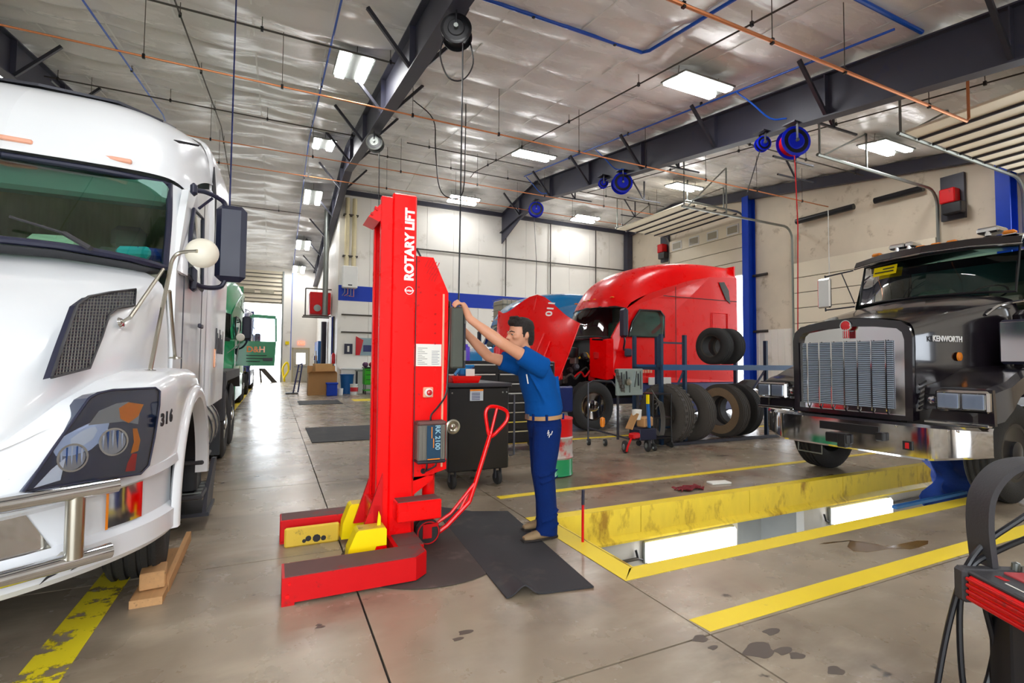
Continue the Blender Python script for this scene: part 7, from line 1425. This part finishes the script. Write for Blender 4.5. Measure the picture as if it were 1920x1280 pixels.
t = thing('wall_poster', 'red and grey poster above the white counter', 'poster', (3.9, 23.97, 1.75)); m = MB(); m.b2((3.35, 23.96, 1.7), (4.45, 23.985, 2.5)); m.build('sheet', mat('grey_blue_print', '#8fa6ae', .6, var=.3, scale=3), t, smooth=0); m = MB(); m.prism([(3.36, 23.95, 1.7), (3.55, 23.95, 1.7), (3.7, 23.95, 2.4), (3.36, 23.95, 2.58)], (0, .008, 0)); m.build('red_panel', M['redlens'], t, smooth=0); m = MB(); m.box((4.0, 23.95, 2.02), (.6, .01, .3), .1); m.build('dark_figure', M['navy'], t)
# water heater and flue pipes on the wall
t = thing('water_heater', 'white wall-mounted water heater above the blue stripe', 'water heater', (3.0, 23.9, 4.7)); m = MB(); m.b2((2.68, 23.6, 4.75), (3.34, 23.95, 5.75), .03); m.build('casing', M['white_plain'], t)
for x in (2.85, 3.17): m = MB(); m.cyl((x, 23.78, 5.75), (x, 23.78, 8.9), .10, n=14); m.build('flue', mat('cream_flue', '#ddd0a8', .5), t)
for z in (6.2, 8.1): m = MB(); m.b2((2.68, 23.7, z), (3.34, 23.98, z + .05)); m.build('bracket', M['rust_pipe'], t, smooth=0)
m = MB(); m.b2((2.92, 23.59, 4.85), (3.1, 23.6, 4.9)); m.build('badge', M['ink'], t, smooth=0)
for i in range(4): m = MB(); m.tube([(2.8 + i * .13, 23.75, 4.75), (2.8 + i * .13, 23.75, 4.55 - .06 * i), (2.7 + i * .1, 23.85, 4.4)], .015, n=6); m.build('water_pipe', M['copper' if i % 2 else 'steel'], t)
# unit heater with its stack
t = thing('unit_heater', 'red unit heater hung beside the aisle', 'heater', (2.0, 27.0, 3.7)); m = MB(); m.b2((1.5, 26.6, 3.75), (2.48, 27.5, 4.85), .03); m.build('casing', M['red_worn'], t)
m = MB(); m.lathe([(0, 0), (.16, 0), (.17, .03), (.1, .04), (0, .04)], (1.85, 26.6, 4.05), (0, -1, 0), n=18); m.build('fan_grille', M['steel'], t); m = MB(); m.cyl((2.2, 26.5, 3.7), (2.2, 26.5, 9.0), .13, n=16); m.build('stack', M['steel'], t)
for a, b_ in (((1.2, 26.6, 3.65), (2.5, 26.6, 3.65)), ((1.2, 27.5, 3.65), (2.5, 27.5, 3.65)), ((1.3, 26.6, 3.65), (1.3, 26.6, 5.0)), ((1.3, 26.6, 5.0), (2.5, 26.6, 5.0))): m = MB(); m.bar(a, b_, .06, .06); m.build('support_bar', M['rust_pipe'], t, smooth=0)
for y, c in ((25.2, 'rust_pipe'), (25.5, 'blue'), (25.8, 'rust_pipe'), (29.0, 'beam')): m = MB(); m.cyl((2.5 if y < 28 else 2.38, y, 0), (2.5 if y < 28 else 2.38, y, 3.55), .04 if y < 28 else .14, n=8); tag(m.build('riser_pipe', M[c]), {25.2: 'first dark riser pipe on the aisle partition', 25.5: 'blue riser pipe on the aisle partition', 25.8: 'second dark riser pipe on the aisle partition', 29.0: 'thick dark riser pipe below the red heater'}[y], 'pipe', 'riser pipes')
t = thing('fire_extinguisher', 'red fire extinguisher on the partition corner', 'extinguisher', (2.47, 24.5, 1.3)); m = MB(); m.lathe([(0, 0), (.08, 0), (.085, .02), (.085, .42), (.03, .5), (0, .5)], (2.45, 24.5, 1.3), n=16); m.build('cylinder', M['redlens'], t); m = MB(); m.cyl((2.45, 24.5, 1.8), (2.45, 24.5, 1.87), .025, n=8); m.bar((2.45, 24.5, 1.87), (2.35, 24.5, 1.9), .03, .02); m.build('valve', M['black'], t)
t = thing('peg_board', 'blue tool board on the partition down the aisle', 'tool board', (2.5, 33, .9)); m = MB(); m.b2((2.3, 31.8, .9), (2.54, 34.5, 2.6)); m.build('board', M['bluebin'], t, smooth=0)
for i in range(5): m = MB(); m.box((2.27, 32.1 + i * .45, 1.3 + .3 * (i % 3)), (.08, .3, .3), .03); m.build('hung_item', M[['black', 'card', 'paper', 'dark_steel', 'navy'][i]], t)
t = thing('folding_ramp', 'dark brown ramp leaning at the far door', 'ramp', (-.2, 36.3, 0)); m = MB(); m.prism([(-.9, 36.2, .9), (-.55, 36.2, .9), (.2, 36.2, .0), (-.15, 36.2, .0)], (0, .5, 0)); m.build('deck', M['rust_pipe'], t, smooth=0); m = MB(); m.bar((-.75, 36.3, 0), (-.85, 36.3, .9), .2, .1); m.build('leg', M['rust_pipe'], t, smooth=0)
m = MB(); m.tube(cr([(.62, 36.7, .1), (.5, 36.6, .9), (.75, 36.6, 1.3), (.85, 36.6, .8), (.6, 36.5, .3)], 5, True), .06, n=8, closed=True); tag(m.build('coiled_hose', M['yellow']), 'coiled yellow hose on the far wall beside the door', 'hose')
t = thing('hand_truck', 'dark blue hand truck beside the cardboard box', 'hand truck', (1.05, 23.6, 0)); m = MB(); m.tube([(.75, 23.5, .05), (.95, 23.6, 1.25), (1.1, 23.6, 1.3)], .035, n=6); m.tube([(.95, 23.9, .05), (1.1, 23.9, 1.25)], .035, n=6); m.build('frame', M['navy'], t); m = MB(); m.b2((.45, 23.4, .02), (.95, 23.95, .05)); m.build('toe_plate', M['dark_steel'], t, smooth=0); m = MB(); m.bar((.82, 23.5, .55), (1.0, 23.9, .55), .05, .03); m.bar((.9, 23.5, .95), (1.05, 23.9, .95), .05, .03); m.build('cross_bar', M['navy'], t, smooth=0)
# stacked caged totes
for i in range(3):
    z = i * 1.36; t = thing('caged_tote', ('bottom', 'middle', 'top')[i] + ' one of the stacked caged plastic totes behind the tipped hood', 'tote', (9.0, 19.2, z), 0, 'stacked caged totes')
    m = MB(); m.b2((8.4, 18.7, z + .16), (9.6, 19.7, z + 1.3), .05); m.build('tank', mat('yellowed_plastic', '#b8b09c', .6), t); m = MB(); m.b2((8.38, 18.68, z), (9.62, 19.72, z + .14)); m.build('pallet', M['wood'], t, smooth=0)
    m = MB()
    for k_ in range(7): m.cyl((8.4 + k_ * .2, 18.67, z + .14), (8.4 + k_ * .2, 18.67, z + 1.34), .012, n=5)
    for k_ in range(6): m.cyl((8.37, 18.67, z + .2 + k_ * .225), (9.63, 18.67, z + .2 + k_ * .225), .012, n=5); m.cyl((8.37, 18.67, z + .2 + k_ * .225), (8.37, 19.7, z + .2 + k_ * .225), .012, n=5)
    m.build('cage', M['steel'], t)

# oil patch on the concrete
c = onz(1640, 1022); m = MB(); out = []
for k_ in range(28):
    a = 2 * math.pi * k_ / 28; r = .10 + .05 * math.sin(3 * a + 1) + .03 * math.sin(5 * a); out.append((c.x + r * 3.0 * math.cos(a), c.y + r * math.sin(a) * .9 - .16 * math.cos(a), .0006))
m.prism(out, (0, 0, .0012)); tag(m.build('oil_patch', mat('brown_oil', '#6a4c1c', .15, coat=.5), smooth=0), 'brown oil patch between the pit and the foreground yellow line', 'stain')

M['spot'] = mat('dark_oil_spot', '#5a4f46', .45)
for i, (px, py, r) in enumerate(((1313, 1197, .035), (1337, 1214, .022), (1424, 1219, .07), (1446, 1184, .04), (1468, 1220, .04), (1494, 1229, .032), (1567, 1257, .035), (872, 1185, .03), (858, 1198, .022), (600, 1175, .018), (598, 1171, .012))):
    c = onz(px, py); m = MB(); rr = random.Random(i); ph = rr.random() * 6
    m.prism([(c.x + r * (1 + .25 * math.sin(3 * a + ph)) * 1.3 * math.cos(a), c.y + r * (1 + .2 * math.sin(2 * a + ph)) * .8 * math.sin(a), .0005) for a in [2 * math.pi * q_ / 18 for q_ in range(18)]], (0, 0, .0008))
    tag(m.build('oil_spot', M['spot'], smooth=0), ('dark oil spot ' + ('near the left end of the wide yellow line', 'just below the first spot by the yellow line end', 'that is largest, below the wide yellow line', 'directly under the edge of the wide yellow line', 'just right of the largest spot', 'rightmost of the row beside the largest spot', 'lowest, nearest the hanging cables', 'in the middle of the foreground below the mat', 'smaller, just below the middle foreground spot', 'in front of the red lift leg', 'tiny, touching the one before the lift leg')[i]), 'stain', 'oil spots on the foreground concrete')
